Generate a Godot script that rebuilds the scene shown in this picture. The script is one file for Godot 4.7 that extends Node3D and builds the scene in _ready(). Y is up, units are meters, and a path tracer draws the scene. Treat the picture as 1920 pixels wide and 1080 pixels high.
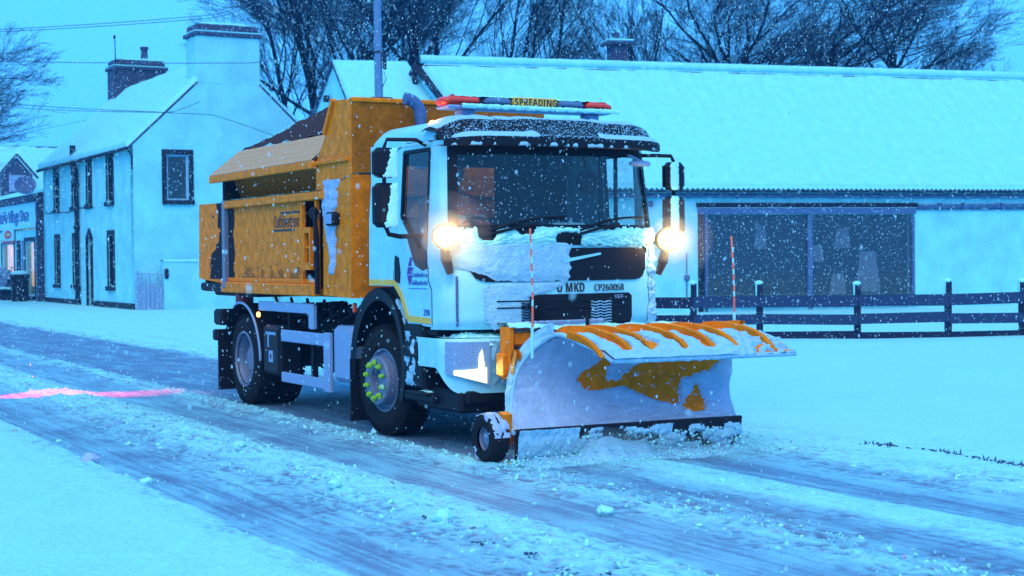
extends Node3D
# A snow-plough gritter lorry in a village street at blue hour, snow falling.

var rng := RandomNumberGenerator.new()
var M := {}
var used := {}
var nz := FastNoiseLite.new()
var nb := FastNoiseLite.new()
var group_id := 1

# ------------------------------------------------------------------ naming
func numbered(n: String) -> String:
	if not used.has(n):
		used[n] = 0
		return n
	used[n] += 1
	return "%s_%03d" % [n, used[n]]

func thing(called: String, label: String, category: String, at := Vector3.ZERO, turn := 0.0, group := "") -> Node3D:
	var o := Node3D.new()
	o.name = numbered(called)
	add_child(o)
	o.position = at
	o.rotation.y = turn
	tag(o, label, category, group)
	return o

func tag(o: Node3D, label: String, category: String, group := "") -> void:
	o.set_meta("label", label)
	o.set_meta("category", category)
	if group != "":
		o.set_meta("group", group)

func put(called: String, mesh: Mesh, m: Material, parent: Node = null) -> MeshInstance3D:
	var o := MeshInstance3D.new()
	o.mesh = mesh
	if m != null:
		o.material_override = m
	if parent == null:
		o.name = numbered(called)
		add_child(o)
	else:
		var k := 0
		var nm := called
		while parent.has_node(NodePath(nm)):
			k += 1
			nm = "%s_%03d" % [called, k]
		o.name = nm
		parent.add_child(o)
	return o

func part(called: String, parent: Node) -> Node3D:
	var o := Node3D.new()
	var k := 0
	var nm := called
	while parent.has_node(NodePath(nm)):
		k += 1
		nm = "%s_%03d" % [called, k]
	o.name = nm
	parent.add_child(o)
	return o

func obj(called: String, st: SurfaceTool, m: Material, parent: Node = null) -> MeshInstance3D:
	st.generate_normals()
	return put(called, st.commit(), m, parent)

func structure(o: Node3D) -> Node3D:
	o.set_meta("kind", "structure")
	return o

func stuff(o: Node3D) -> Node3D:
	o.set_meta("kind", "stuff")
	return o

# ------------------------------------------------------------------ shapes
func mb() -> SurfaceTool:
	var st := SurfaceTool.new()
	st.begin(Mesh.PRIMITIVE_TRIANGLES)
	st.set_smooth_group(-1)
	return st

func tri(st: SurfaceTool, a: Vector3, b: Vector3, c: Vector3) -> void:
	st.add_vertex(a)
	st.add_vertex(c)
	st.add_vertex(b)

func quad(st: SurfaceTool, a: Vector3, b: Vector3, c: Vector3, d: Vector3) -> void:
	tri(st, a, b, c)
	tri(st, a, c, d)

func otri(st: SurfaceTool, a: Vector3, b: Vector3, c: Vector3, ctr: Vector3) -> void:
	if (b - a).cross(c - a).dot((a + b + c) / 3.0 - ctr) >= 0.0:
		tri(st, a, b, c)
	else:
		tri(st, a, c, b)

func oquad(st: SurfaceTool, a: Vector3, b: Vector3, c: Vector3, d: Vector3, ctr: Vector3) -> void:
	otri(st, a, b, c, ctr)
	otri(st, a, c, d, ctr)

func box(st: SurfaceTool, c: Vector3, s: Vector3, bev := 0.0, bs := Basis()) -> void:
	st.set_smooth_group(-1)
	var h := s * 0.5
	var b := minf(bev, minf(h.x, minf(h.y, h.z)) * 0.9)
	var P := func(x: float, y: float, z: float) -> Vector3: return c + bs * Vector3(x, y, z)
	if b <= 0.0:
		for ax in 3:
			for sg in [-1.0, 1.0]:
				var q := []
				for k in [[-1, -1], [1, -1], [1, 1], [-1, 1]]:
					var v := Vector3()
					v[ax] = sg * h[ax]
					v[(ax + 1) % 3] = k[0] * h[(ax + 1) % 3]
					v[(ax + 2) % 3] = k[1] * h[(ax + 2) % 3]
					q.append(c + bs * v)
				oquad(st, q[0], q[1], q[2], q[3], c)
		return
	var pt := func(ax: int, sx: float, sy: float, sz: float) -> Vector3:
		var v := Vector3(sx * (h.x - b), sy * (h.y - b), sz * (h.z - b))
		v[ax] = (sx if ax == 0 else sy if ax == 1 else sz) * h[ax]
		return c + bs * v
	for ax in 3:
		for sg in [-1.0, 1.0]:
			var q := []
			for k in [[-1, -1], [1, -1], [1, 1], [-1, 1]]:
				var s3 := Vector3()
				s3[ax] = sg
				s3[(ax + 1) % 3] = k[0]
				s3[(ax + 2) % 3] = k[1]
				q.append(pt.call(ax, s3.x, s3.y, s3.z))
			oquad(st, q[0], q[1], q[2], q[3], c)
		var a1 := (ax + 1) % 3
		var a2 := (ax + 2) % 3
		for k in [[-1, -1], [1, -1], [1, 1], [-1, 1]]:
			var q := []
			for sg in [-1.0, 1.0]:
				var s3 := Vector3()
				s3[ax] = sg
				s3[a1] = k[0]
				s3[a2] = k[1]
				q.append(pt.call(a1, s3.x, s3.y, s3.z))
				q.append(pt.call(a2, s3.x, s3.y, s3.z))
			oquad(st, q[0], q[1], q[3], q[2], c)
	for sx in [-1.0, 1.0]:
		for sy in [-1.0, 1.0]:
			for sz in [-1.0, 1.0]:
				otri(st, pt.call(0, sx, sy, sz), pt.call(1, sx, sy, sz), pt.call(2, sx, sy, sz), c)

func bar(st: SurfaceTool, a: Vector3, b: Vector3, w: float, h: float, bev := 0.0, up := Vector3.UP) -> void:
	var z := (b - a).normalized()
	var x := up.cross(z)
	if x.length() < 0.01:
		x = Vector3.RIGHT
	x = x.normalized()
	box(st, (a + b) * 0.5, Vector3(w, h, (b - a).length()), bev, Basis(x, z.cross(x), z))

# polygon (in the xy plane of T) swept from d0 to d1 along T's z
func prism(st: SurfaceTool, pts: PackedVector2Array, T: Transform3D, d0: float, d1: float) -> void:
	st.set_smooth_group(-1)
	var p := pts.duplicate()
	if Geometry2D.is_polygon_clockwise(p):
		p.reverse()
	var idx := Geometry2D.triangulate_polygon(p)
	for i in range(0, idx.size(), 3):
		var q := [p[idx[i]], p[idx[i + 1]], p[idx[i + 2]]]
		if (q[1] - q[0]).cross(q[2] - q[0]) < 0:
			var t = q[1]
			q[1] = q[2]
			q[2] = t
		tri(st, T * Vector3(q[0].x, q[0].y, d1), T * Vector3(q[1].x, q[1].y, d1), T * Vector3(q[2].x, q[2].y, d1))
		tri(st, T * Vector3(q[0].x, q[0].y, d0), T * Vector3(q[2].x, q[2].y, d0), T * Vector3(q[1].x, q[1].y, d0))
	for i in p.size():
		var a := p[i]
		var b := p[(i + 1) % p.size()]
		quad(st, T * Vector3(a.x, a.y, d0), T * Vector3(b.x, b.y, d0), T * Vector3(b.x, b.y, d1), T * Vector3(a.x, a.y, d1))

func frame_of(z: Vector3) -> Basis:
	var x := Vector3.UP.cross(z)
	if x.length() < 0.001:
		x = Vector3.RIGHT
	x = x.normalized()
	return Basis(x, z.cross(x), z)

func tube(st: SurfaceTool, pts: Array, rads: Variant, sides := 8, capped := true) -> void:
	group_id += 1
	var rings := []
	for i in pts.size():
		var d: Vector3 = (pts[mini(i + 1, pts.size() - 1)] - pts[maxi(i - 1, 0)]).normalized()
		var f := frame_of(d)
		var r: float = rads[i] if rads is Array else rads
		var ring := []
		for k in sides:
			var a := TAU * k / sides
			ring.append(pts[i] + (f.x * cos(a) + f.y * sin(a)) * r)
		rings.append(ring)
	st.set_smooth_group(group_id)
	for i in pts.size() - 1:
		for k in sides:
			var k2 := (k + 1) % sides
			quad(st, rings[i][k], rings[i][k2], rings[i + 1][k2], rings[i + 1][k])
	st.set_smooth_group(-1)
	if capped:
		for e in [0, pts.size() - 1]:
			for k in sides:
				otri(st, pts[e], rings[e][k], rings[e][(k + 1) % sides], pts[1] if e == 0 else pts[pts.size() - 2])

# profile of [radius, distance along T's z]
func lathe(st: SurfaceTool, T: Transform3D, prof: Array, sides := 32) -> void:
	for i in prof.size() - 1:
		group_id += 1
		st.set_smooth_group(group_id)
		for k in sides:
			var a := TAU * k / sides
			var b := TAU * (k + 1) / sides
			var p := [T * Vector3(cos(a) * prof[i][0], sin(a) * prof[i][0], prof[i][1]), T * Vector3(cos(b) * prof[i][0], sin(b) * prof[i][0], prof[i][1]), T * Vector3(cos(b) * prof[i + 1][0], sin(b) * prof[i + 1][0], prof[i + 1][1]), T * Vector3(cos(a) * prof[i + 1][0], sin(a) * prof[i + 1][0], prof[i + 1][1])]
			if prof[i][0] > 0.0001:
				tri(st, p[0], p[1], p[2])
			if prof[i + 1][0] > 0.0001:
				tri(st, p[0], p[2], p[3])
	st.set_smooth_group(-1)

func ball(st: SurfaceTool, c: Vector3, r: Vector3, n := 10) -> void:
	var prof := []
	for i in n + 1:
		var a := PI * i / n
		prof.append([sin(a), -cos(a)])
	group_id += 1
	var g := group_id
	for i in n:
		st.set_smooth_group(g)
		for k in n * 2:
			var a := TAU * k / (n * 2)
			var b := TAU * (k + 1) / (n * 2)
			var p := []
			for e in [[i, a], [i, b], [i + 1, b], [i + 1, a]]:
				p.append(c + Vector3(cos(e[1]) * prof[e[0]][0], prof[e[0]][1], sin(e[1]) * prof[e[0]][0]) * r)
			if i > 0:
				otri(st, p[0], p[1], p[2], c)
			if i < n - 1:
				otri(st, p[0], p[2], p[3], c)
	st.set_smooth_group(-1)

# smooth grid of (nu+1) x (nv+1) points; hint is roughly its outward direction; show says which vertices exist (quads without one are cut)
func grid(nu: int, nv: int, pos: PackedVector3Array, hint: Vector3, cols := PackedColorArray(), show := PackedByteArray()) -> ArrayMesh:
	var w := nu + 1
	var nrm := PackedVector3Array()
	nrm.resize(pos.size())
	for j in nv + 1:
		for i in w:
			var du := pos[j * w + mini(i + 1, nu)] - pos[j * w + maxi(i - 1, 0)]
			var dv := pos[mini(j + 1, nv) * w + i] - pos[maxi(j - 1, 0) * w + i]
			nrm[j * w + i] = du.cross(dv).normalized()
	var acc := 0.0
	for k in range(0, pos.size(), maxi(1, pos.size() / 200)):
		acc += nrm[k].dot(hint)
	var flip := acc < 0.0
	if flip:
		for k in nrm.size():
			nrm[k] = -nrm[k]
	var idx := PackedInt32Array()
	for j in nv:
		for i in nu:
			var a := j * w + i
			var b := a + 1
			var c := a + w + 1
			var d := a + w
			if show.size() and not (show[a] or show[b] or show[c] or show[d]):
				continue
			if flip:
				idx.append_array([a, b, c, a, c, d])
			else:
				idx.append_array([a, c, b, a, d, c])
	var arr := []
	arr.resize(Mesh.ARRAY_MAX)
	arr[Mesh.ARRAY_VERTEX] = pos
	arr[Mesh.ARRAY_NORMAL] = nrm
	if cols.size():
		arr[Mesh.ARRAY_COLOR] = cols
	arr[Mesh.ARRAY_INDEX] = idx
	var me := ArrayMesh.new()
	if idx.size():
		me.add_surface_from_arrays(Mesh.PRIMITIVE_TRIANGLES, arr)
	return me

func surf(nu: int, nv: int, f: Callable, hint: Vector3) -> ArrayMesh:
	var pos := PackedVector3Array()
	for j in nv + 1:
		for i in nu + 1:
			pos.append(f.call(float(i) / nu, float(j) / nv))
	return grid(nu, nv, pos, hint)

# snow lying on a surface: f(u, v) gives a point, th(u, v) its depth of snow; nothing is drawn where th is below 0
func snow_on(nu: int, nv: int, f: Callable, th: Callable, hint: Vector3, along := Vector3.ZERO) -> ArrayMesh:
	var w := nu + 1
	var base := PackedVector3Array()
	for j in nv + 1:
		for i in w:
			base.append(f.call(float(i) / nu, float(j) / nv))
	var pos := PackedVector3Array()
	var show := PackedByteArray()
	for j in nv + 1:
		for i in w:
			var du := base[j * w + mini(i + 1, nu)] - base[j * w + maxi(i - 1, 0)]
			var dv := base[mini(j + 1, nv) * w + i] - base[maxi(j - 1, 0) * w + i]
			var n := du.cross(dv).normalized()
			if n.dot(hint) < 0:
				n = -n
			if along != Vector3.ZERO:
				n = along
			var t: float = th.call(float(i) / nu, float(j) / nv)
			show.append(1 if t > 0.0 else 0)
			pos.append(base[j * w + i] + n * maxf(t, -0.008))
	return grid(nu, nv, pos, hint, PackedColorArray(), show)

func text(called: String, s: String, height: float, T: Transform3D, m: Material, parent: Node, depth := 0.004, font := "Droid Sans", weight := 400, squeeze := 1.0) -> MeshInstance3D:
	var t := TextMesh.new()
	var f := SystemFont.new()
	f.font_names = PackedStringArray([font])
	f.font_weight = weight
	t.font = f
	t.text = s
	t.font_size = 32
	t.pixel_size = height / 23.0
	t.depth = depth
	t.curve_step = 2.0
	var o := put(called, t, m, parent)
	o.transform = T * Transform3D(Basis().scaled(Vector3(squeeze, 1, 1)), Vector3.ZERO)
	return o

func rects_with_holes(st: SurfaceTool, x0: float, x1: float, y0: float, y1: float, holes: Array, T: Transform3D, d0: float, d1: float) -> void:
	# a wall in T's xy plane from depth d0 to d1 with rectangular openings [x0, x1, y0, y1]
	st.set_smooth_group(-1)
	var xs := [x0, x1]
	var ys := [y0, y1]
	for h in holes:
		for k in [0, 1]:
			if h[k] > x0 and h[k] < x1 and not xs.has(h[k]):
				xs.append(h[k])
			if h[k + 2] > y0 and h[k + 2] < y1 and not ys.has(h[k + 2]):
				ys.append(h[k + 2])
	xs.sort()
	ys.sort()
	var full := func(i: int, j: int) -> bool:
		if i < 0 or j < 0 or i >= xs.size() - 1 or j >= ys.size() - 1:
			return false
		var cx: float = (xs[i] + xs[i + 1]) * 0.5
		var cy: float = (ys[j] + ys[j + 1]) * 0.5
		for h in holes:
			if cx > h[0] and cx < h[1] and cy > h[2] and cy < h[3]:
				return false
		return true
	for i in xs.size() - 1:
		for j in ys.size() - 1:
			if not full.call(i, j):
				continue
			var a: float = xs[i]
			var b: float = xs[i + 1]
			var c: float = ys[j]
			var d: float = ys[j + 1]
			quad(st, T * Vector3(a, c, d1), T * Vector3(b, c, d1), T * Vector3(b, d, d1), T * Vector3(a, d, d1))
			quad(st, T * Vector3(b, c, d0), T * Vector3(a, c, d0), T * Vector3(a, d, d0), T * Vector3(b, d, d0))
			if not full.call(i - 1, j):
				quad(st, T * Vector3(a, c, d0), T * Vector3(a, c, d1), T * Vector3(a, d, d1), T * Vector3(a, d, d0))
			if not full.call(i + 1, j):
				quad(st, T * Vector3(b, c, d1), T * Vector3(b, c, d0), T * Vector3(b, d, d0), T * Vector3(b, d, d1))
			if not full.call(i, j - 1):
				quad(st, T * Vector3(a, c, d0), T * Vector3(b, c, d0), T * Vector3(b, c, d1), T * Vector3(a, c, d1))
			if not full.call(i, j + 1):
				quad(st, T * Vector3(a, d, d1), T * Vector3(b, d, d1), T * Vector3(b, d, d0), T * Vector3(a, d, d0))

# ------------------------------------------------------------------ materials
func noise_tex(freq: float, lo: float, hi: float, sd: int, oct := 4, size := 512) -> NoiseTexture2D:
	var n := FastNoiseLite.new()
	n.noise_type = FastNoiseLite.TYPE_SIMPLEX_SMOOTH
	n.frequency = freq
	n.fractal_octaves = oct
	n.seed = sd
	var t := NoiseTexture2D.new()
	t.width = size
	t.height = size
	t.seamless = true
	t.noise = n
	var g := Gradient.new()
	g.set_color(0, Color(lo, lo, lo))
	g.set_color(1, Color(hi, hi, hi))
	t.color_ramp = g
	return t

func bump_tex(freq: float, strength: float, sd: int, oct := 4) -> NoiseTexture2D:
	var t := noise_tex(freq, 0, 1, sd, oct)
	t.color_ramp = null
	t.as_normal_map = true
	t.bump_strength = strength
	return t

func mat(called: String, c: Vector3, rough := 0.6, metal := 0.0) -> StandardMaterial3D:
	var m := StandardMaterial3D.new()
	m.resource_name = called
	m.albedo_color = Color(c.x, c.y, c.z).linear_to_srgb()
	m.roughness = rough
	m.metallic = metal
	M[called] = m
	return m

func worn(m: StandardMaterial3D, tex: Texture2D, nrm: Texture2D, scale: float, strength := 1.0, world := false) -> StandardMaterial3D:
	m.uv1_triplanar = true
	m.uv1_world_triplanar = world
	m.uv1_scale = Vector3.ONE * scale
	if tex:
		m.albedo_texture = tex
	if nrm:
		m.normal_enabled = true
		m.normal_texture = nrm
		m.normal_scale = strength
	return m

func glow(called: String, c: Vector3, energy: float) -> StandardMaterial3D:
	var m := mat(called, c * 0.8, 0.3)
	m.emission_enabled = true
	m.emission = Color(c.x, c.y, c.z).linear_to_srgb()
	m.emission_energy_multiplier = energy
	return m

func materials() -> void:
	var soft := noise_tex(0.012, 0.90, 1.0, 3)
	var blot := noise_tex(0.006, 0.84, 1.0, 11, 5)
	var stain := noise_tex(0.007, 0.89, 1.01, 44, 6)
	var grime := noise_tex(0.014, 0.80, 1.03, 17, 6)
	var grain := noise_tex(0.08, 0.72, 1.0, 5, 3)
	var b_fine := bump_tex(0.09, 6.0, 21, 3)
	var b_mid := bump_tex(0.03, 8.0, 22, 4)
	worn(mat("snow", Vector3(0.33, 0.88, 0.90), 0.75), soft, b_fine, 0.9, 0.5)
	worn(mat("roof_snow", Vector3(0.23, 0.76, 0.87), 0.8), soft, b_fine, 0.35, 0.05)
	worn(mat("plastered_snow", Vector3(0.29, 0.62, 0.84), 0.75), soft, b_fine, 1.6, 0.8)
	worn(mat("dirty_snow", Vector3(0.37, 0.52, 0.76), 0.7), blot, b_mid, 1.4, 0.7)
	worn(mat("harl", Vector3(0.24, 0.78, 0.90), 0.9), stain, b_fine, 0.28, 0.22)
	worn(mat("harl_gable", Vector3(0.24, 0.77, 0.90), 0.9), stain, b_fine, 0.22, 0.22)
	worn(mat("white_paint", Vector3(0.27, 0.74, 0.90), 0.32), soft, null, 0.8)
	M.white_paint.clearcoat_enabled = true
	M.white_paint.clearcoat = 0.5
	worn(mat("grey_paint", Vector3(0.26, 0.44, 0.74), 0.45), grain, null, 1.2)
	worn(mat("yellow_paint", Vector3(0.95, 0.245, 0.005), 0.5), grime, b_fine, 0.9, 0.15)
	worn(mat("pale_board", Vector3(0.72, 0.42, 0.24), 0.8), grain, b_mid, 1.2, 0.6)
	worn(mat("soot", Vector3(0.03, 0.03, 0.04), 0.8), grain, b_mid, 1.0, 0.6)
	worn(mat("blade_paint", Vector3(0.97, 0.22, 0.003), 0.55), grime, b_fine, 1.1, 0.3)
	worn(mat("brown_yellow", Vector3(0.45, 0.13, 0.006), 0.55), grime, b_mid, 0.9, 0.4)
	worn(mat("black_plastic", Vector3(0.012, 0.015, 0.026), 0.5), grain, null, 1.0)
	worn(mat("tyre", Vector3(0.016, 0.017, 0.022), 0.85), grain, b_mid, 1.5, 0.8)
	worn(mat("dark_metal", Vector3(0.018, 0.02, 0.032), 0.6), grain, b_mid, 1.2, 0.6)
	worn(mat("steel", Vector3(0.20, 0.27, 0.42), 0.55, 0.2), grain, b_mid, 1.2, 0.4)
	worn(mat("grit", Vector3(0.075, 0.045, 0.05), 0.95), grain, b_mid, 1.4, 1.0)
	worn(mat("stone", Vector3(0.045, 0.075, 0.17), 0.9), grain, b_mid, 0.7, 1.0)
	worn(mat("slate", Vector3(0.04, 0.075, 0.17), 0.8), grain, b_mid, 0.6, 0.8)
	worn(mat("dark_trim", Vector3(0.015, 0.022, 0.05), 0.6), grain, null, 0.7)
	worn(mat("lavender_board", Vector3(0.07, 0.16, 0.38), 0.65), grain, null, 0.5)
	worn(mat("fence_wood", Vector3(0.032, 0.07, 0.17), 0.9), grain, b_mid, 0.9, 0.8)
	worn(mat("post_wood", Vector3(0.02, 0.03, 0.08), 0.9), grain, b_mid, 0.9, 0.8)
	worn(mat("sash", Vector3(0.24, 0.5, 0.72), 0.5), soft, null, 0.7)
	worn(mat("pole", Vector3(0.11, 0.26, 0.5), 0.7), grain, null, 0.8)
	mat("letter_dark", Vector3(0.02, 0.02, 0.03), 0.6)
	mat("letter_blue", Vector3(0.04, 0.14, 0.42), 0.6)
	mat("purple", Vector3(0.11, 0.02, 0.27), 0.5)
	mat("red_paint", Vector3(0.5, 0.03, 0.05), 0.5)
	mat("red_lens", Vector3(0.75, 0.035, 0.012), 0.25)
	mat("orange_lens", Vector3(0.9, 0.09, 0.015), 0.25)
	mat("clear_lens", Vector3(0.07, 0.13, 0.25), 0.2)
	mat("sign_yellow", Vector3(0.75, 0.45, 0.05), 0.5)
	mat("nut_green", Vector3(0.26, 0.58, 0.03), 0.6)
	mat("rod_orange", Vector3(0.85, 0.16, 0.1), 0.5)
	mat("chrome", Vector3(0.6, 0.66, 0.72), 0.18, 0.9)
	mat("interior", Vector3(0.014, 0.018, 0.03), 0.8)
	mat("shop_room", Vector3(0.035, 0.04, 0.05), 0.9)
	mat("dust_sheet", Vector3(0.3, 0.42, 0.6), 0.9)
	worn(mat("jacket", Vector3(0.75, 0.05, 0.04), 0.8), grain, null, 2.0)
	mat("skin", Vector3(0.42, 0.24, 0.18), 0.6)
	mat("hair", Vector3(0.03, 0.02, 0.02), 0.8)
	mat("wire", Vector3(0.02, 0.07, 0.16), 0.6)
	var g := mat("cab_glass", Vector3(0.02, 0.03, 0.05), 0.03)
	g.transparency = BaseMaterial3D.TRANSPARENCY_ALPHA
	g.albedo_color.a = 0.26
	var dg := mat("door_glass", Vector3(0.02, 0.03, 0.05), 0.03)
	dg.transparency = BaseMaterial3D.TRANSPARENCY_ALPHA
	dg.albedo_color.a = 0.10
	var w := mat("window_glass", Vector3(0.04, 0.06, 0.10), 0.06)
	w.transparency = BaseMaterial3D.TRANSPARENCY_ALPHA
	w.albedo_color.a = 0.30
	glow("aux_lamp", Vector3(1.0, 0.70, 0.30), 9.0)
	glow("lamp_reflector", Vector3(1.0, 0.62, 0.20), 1.3)
	glow("day_light", Vector3(1.0, 0.90, 0.36), 1.7)
	glow("amber_glow", Vector3(1.0, 0.42, 0.08), 4.0)
	glow("shop_light", Vector3(1.0, 0.55, 0.16), 1.5)
	glow("tail_glow", Vector3(1.0, 0.05, 0.08), 3.0)
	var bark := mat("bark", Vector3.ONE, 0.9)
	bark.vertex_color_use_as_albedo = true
	var gm := mat("road_snow", Vector3.ONE, 0.62)
	gm.vertex_color_use_as_albedo = true
	worn(gm, noise_tex(0.05, 0.88, 1.0, 8, 5), bump_tex(0.11, 9.0, 27, 4), 0.75, 0.65, true)
	for k in ["yellow_paint", "blade_paint", "brown_yellow", "pale_board", "grit", "soot"]:
		M[k].metallic_specular = 0.18
	for k in ["tyre", "dark_metal", "black_plastic", "interior", "dark_trim", "post_wood", "fence_wood"]:
		M[k].metallic_specular = 0.25

# ------------------------------------------------------------------ the place
const STREET := 0.5066            # the street's turn about y: its z runs towards the photographer
const AT := Vector3(0.4455, 0, -14.1726)   # under the front of the lorry's cab

func _ready() -> void:
	var cam := Camera3D.new()
	cam.name = "camera"
	add_child(cam)
	cam.fov = 21.09
	cam.near = 0.1
	cam.far = 900.0
	cam.transform = Transform3D(Basis(Vector3.RIGHT, -0.02034) * Basis(Vector3.BACK, -0.010), Vector3(0, 1.7, 0))
	var lens := CameraAttributesPhysical.new()
	lens.frustum_focal_length = 64.46
	lens.frustum_focus_distance = 14.6
	lens.frustum_near = 0.1
	lens.frustum_far = 900.0
	lens.exposure_aperture = 4.5
	cam.attributes = lens
	cam.current = true
	var env := Environment.new()
	env.background_mode = Environment.BG_SKY
	env.sky = Sky.new()
	var pano := PanoramaSkyMaterial.new()
	pano.panorama = sky_picture()
	env.sky.sky_material = pano
	env.tonemap_mode = Environment.TONE_MAPPER_LINEAR
	env.tonemap_exposure = 1.47
	env.sdfgi_enabled = true
	env.ssao_enabled = true
	env.ssil_enabled = true
	env.volumetric_fog_enabled = true
	env.volumetric_fog_density = 0.0
	env.fog_enabled = true
	env.fog_density = 0.0013
	env.fog_light_color = Color(0.12, 0.50, 1.0).linear_to_srgb()
	var we := WorldEnvironment.new()
	we.name = "environment"
	we.environment = env
	add_child(we)
	var sun := DirectionalLight3D.new()
	sun.name = "overcast_daylight"
	sun.light_energy = 0.48
	sun.light_color = Color(1.0, 0.90, 0.64)
	sun.light_angular_distance = 60.0
	sun.shadow_enabled = true
	sun.sky_mode = DirectionalLight3D.SKY_MODE_LIGHT_ONLY
	sun.rotation = Vector3(deg_to_rad(-48), deg_to_rad(-6), 0)
	add_child(sun)

	rng.seed = 7
	nz.seed = 3
	nz.noise_type = FastNoiseLite.TYPE_SIMPLEX_SMOOTH
	nz.frequency = 1.0
	nb.seed = 9
	nb.noise_type = FastNoiseLite.TYPE_SIMPLEX_SMOOTH
	nb.frequency = 1.0
	nb.fractal_type = FastNoiseLite.FRACTAL_FBM
	nb.fractal_octaves = 4
	materials()
	ground()
	house()
	store()
	long_building()
	cottage()
	trees()
	fence()
	pole_and_wires()
	lorry()
	plough()
	driver()
	road_details()
	falling_snow()

func sky_picture() -> ImageTexture:
	var n := FastNoiseLite.new()
	n.seed = 4
	n.frequency = 1.0
	n.fractal_octaves = 4
	var im := Image.create(512, 256, false, Image.FORMAT_RGBAF)
	for y in 256:
		var el := PI * (0.5 - (y + 0.5) / 256.0)
		for x in 512:
			var az := TAU * x / 512.0
			var d := Vector3(cos(az) * cos(el), sin(el) * 2.0, sin(az) * cos(el))
			var c := 1.0 + 0.07 * n.get_noise_3dv(d * 1.3)
			var t := clampf(sin(maxf(el, 0.0)), 0, 1)
			var col := Vector3(0.088, 0.565, 1.33).lerp(Vector3(0.10, 0.56, 1.27), t) * c
			im.set_pixel(x, y, Color(col.x, col.y, col.z))
	return ImageTexture.create_from_image(im)

# --- ground: columns are [r (metres to the lorry's right), height, slush, roughness]
const ROAD := [
	[-3.4, 0.07, 0.0, 0.1], [-2.3, 0.06, 0.0, 0.15], [-2.05, 0.05, 0.05, 0.4], [-1.8, 0.035, 0.0, 0.3], [-1.3, 0.03, 0.1, 0.9], [-1.0, 0.005, 0.55, 0.8],
	[-0.75, -0.01, 0.5, 0.25], [-0.5, -0.02, 0.85, 0.2], [-0.15, -0.012, 0.75, 0.2], [0.02, 0.012, 0.1, 0.4], [0.35, 0.016, 0.05, 0.5], [0.55, -0.01, 0.6, 0.4],
	[0.75, -0.018, 0.85, 0.3], [1.0, -0.012, 0.7, 0.9], [1.2, 0.006, 0.55, 1.0], [1.38, 0.02, 0.35, 1.0], [1.55, 0.004, 0.55, 0.8], [1.8, -0.014, 0.75, 0.15],
	[2.2, -0.016, 0.75, 0.2], [2.42, 0.01, 0.25, 0.8], [2.65, 0.045, 0.05, 1.0], [2.9, 0.04, 0.2, 1.0], [3.1, 0.012, 0.5, 0.9], [3.4, -0.004, 0.62, 0.5],
	[3.7, -0.016, 0.78, 0.15], [3.98, -0.012, 0.7, 0.25], [4.12, 0.025, 0.1, 0.6], [4.4, 0.045, 0.0, 0.2], [5.2, 0.055, 0.0, 0.1], [8.0, 0.06, 0.0, 0.1]]

func road_at(r: float) -> Array:
	if r <= ROAD[0][0]:
		return ROAD[0]
	for i in ROAD.size() - 1:
		if r < ROAD[i + 1][0]:
			var k: float = smoothstep(0.0, 1.0, (r - ROAD[i][0]) / (ROAD[i + 1][0] - ROAD[i][0]))
			return [r, lerpf(ROAD[i][1], ROAD[i + 1][1], k), lerpf(ROAD[i][2], ROAD[i + 1][2], k), lerpf(ROAD[i][3], ROAD[i + 1][3], k)]
	return ROAD[ROAD.size() - 1]

# height, slush and dirt of the snow at street coordinates (r, t)
func snow_at(r: float, t: float) -> Vector3:
	var rw := r + 0.05 * nz.get_noise_2d(t * 0.25, 7.0) + 0.025 * nz.get_noise_2d(t * 0.9, r * 1.3)
	var b := road_at(rw)
	var h: float = b[1]
	var s: float = b[2]
	var q: float = b[3]
	# swept strip behind the blade
	var swept := smoothstep(1.0, 0.7, t) * smoothstep(-1.25, -1.1, r) * smoothstep(1.25, 1.12, r)
	if swept > 0.0:
		h = lerpf(h, -0.022, swept)
		s = lerpf(s, 0.92, swept)
		q = lerpf(q, 0.35, swept)
	var dark_line := exp(-pow((r - 1.2) / 0.03, 2.0)) * smoothstep(1.0, 0.5, t)
	h -= dark_line * 0.03
	s = minf(1.3, s + dark_line * 0.9)
	var lumps := nb.get_noise_2d(r * 5.0, t * 3.4)
	var fine := absf(nz.get_noise_2d(r * 13.0 + 40.0, t * 11.0)) + 0.6 * absf(nz.get_noise_2d(r * 27.0, t * 25.0 + 9.0))
	h += q * (0.024 * lumps + 0.046 * (fine - 0.45) * (0.35 + maxf(0.0, 0.6 + lumps)))
	h += 0.02 * nz.get_noise_2d(r * 0.6, t * 0.4) * smoothstep(4.0, 5.0, absf(r - 0.6))
	var streak := nz.get_noise_2d(r * 30.0, t * 0.35) * 0.5 + nz.get_noise_2d(r * 70.0 + 5.0, t * 0.6) * 0.5
	s += (0.55 * streak + 0.25 * nb.get_noise_2d(r * 2.0, t * 0.7)) * smoothstep(0.05, 0.4, s)
	s += q * (0.25 * nb.get_noise_2d(r * 9.0 + 3.0, t * 7.0) + 1.25 * smoothstep(0.36, 0.04, fine) * smoothstep(-0.35, 0.25, nb.get_noise_2d(r * 1.6 + 20.0, t * 1.1)))
	h += 0.004 * streak * smoothstep(0.3, 0.7, s)
	var dirt := q * smoothstep(0.52, 0.75, nb.get_noise_2d(r * 7.0 + 90.0, t * 6.0) + 0.25)
	return Vector3(h, clampf(s, 0.0, 1.3), dirt)

func street(r: float, t: float, y := 0.0) -> Vector3:
	return AT + Basis(Vector3.UP, STREET) * Vector3(-r, y, t)

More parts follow.
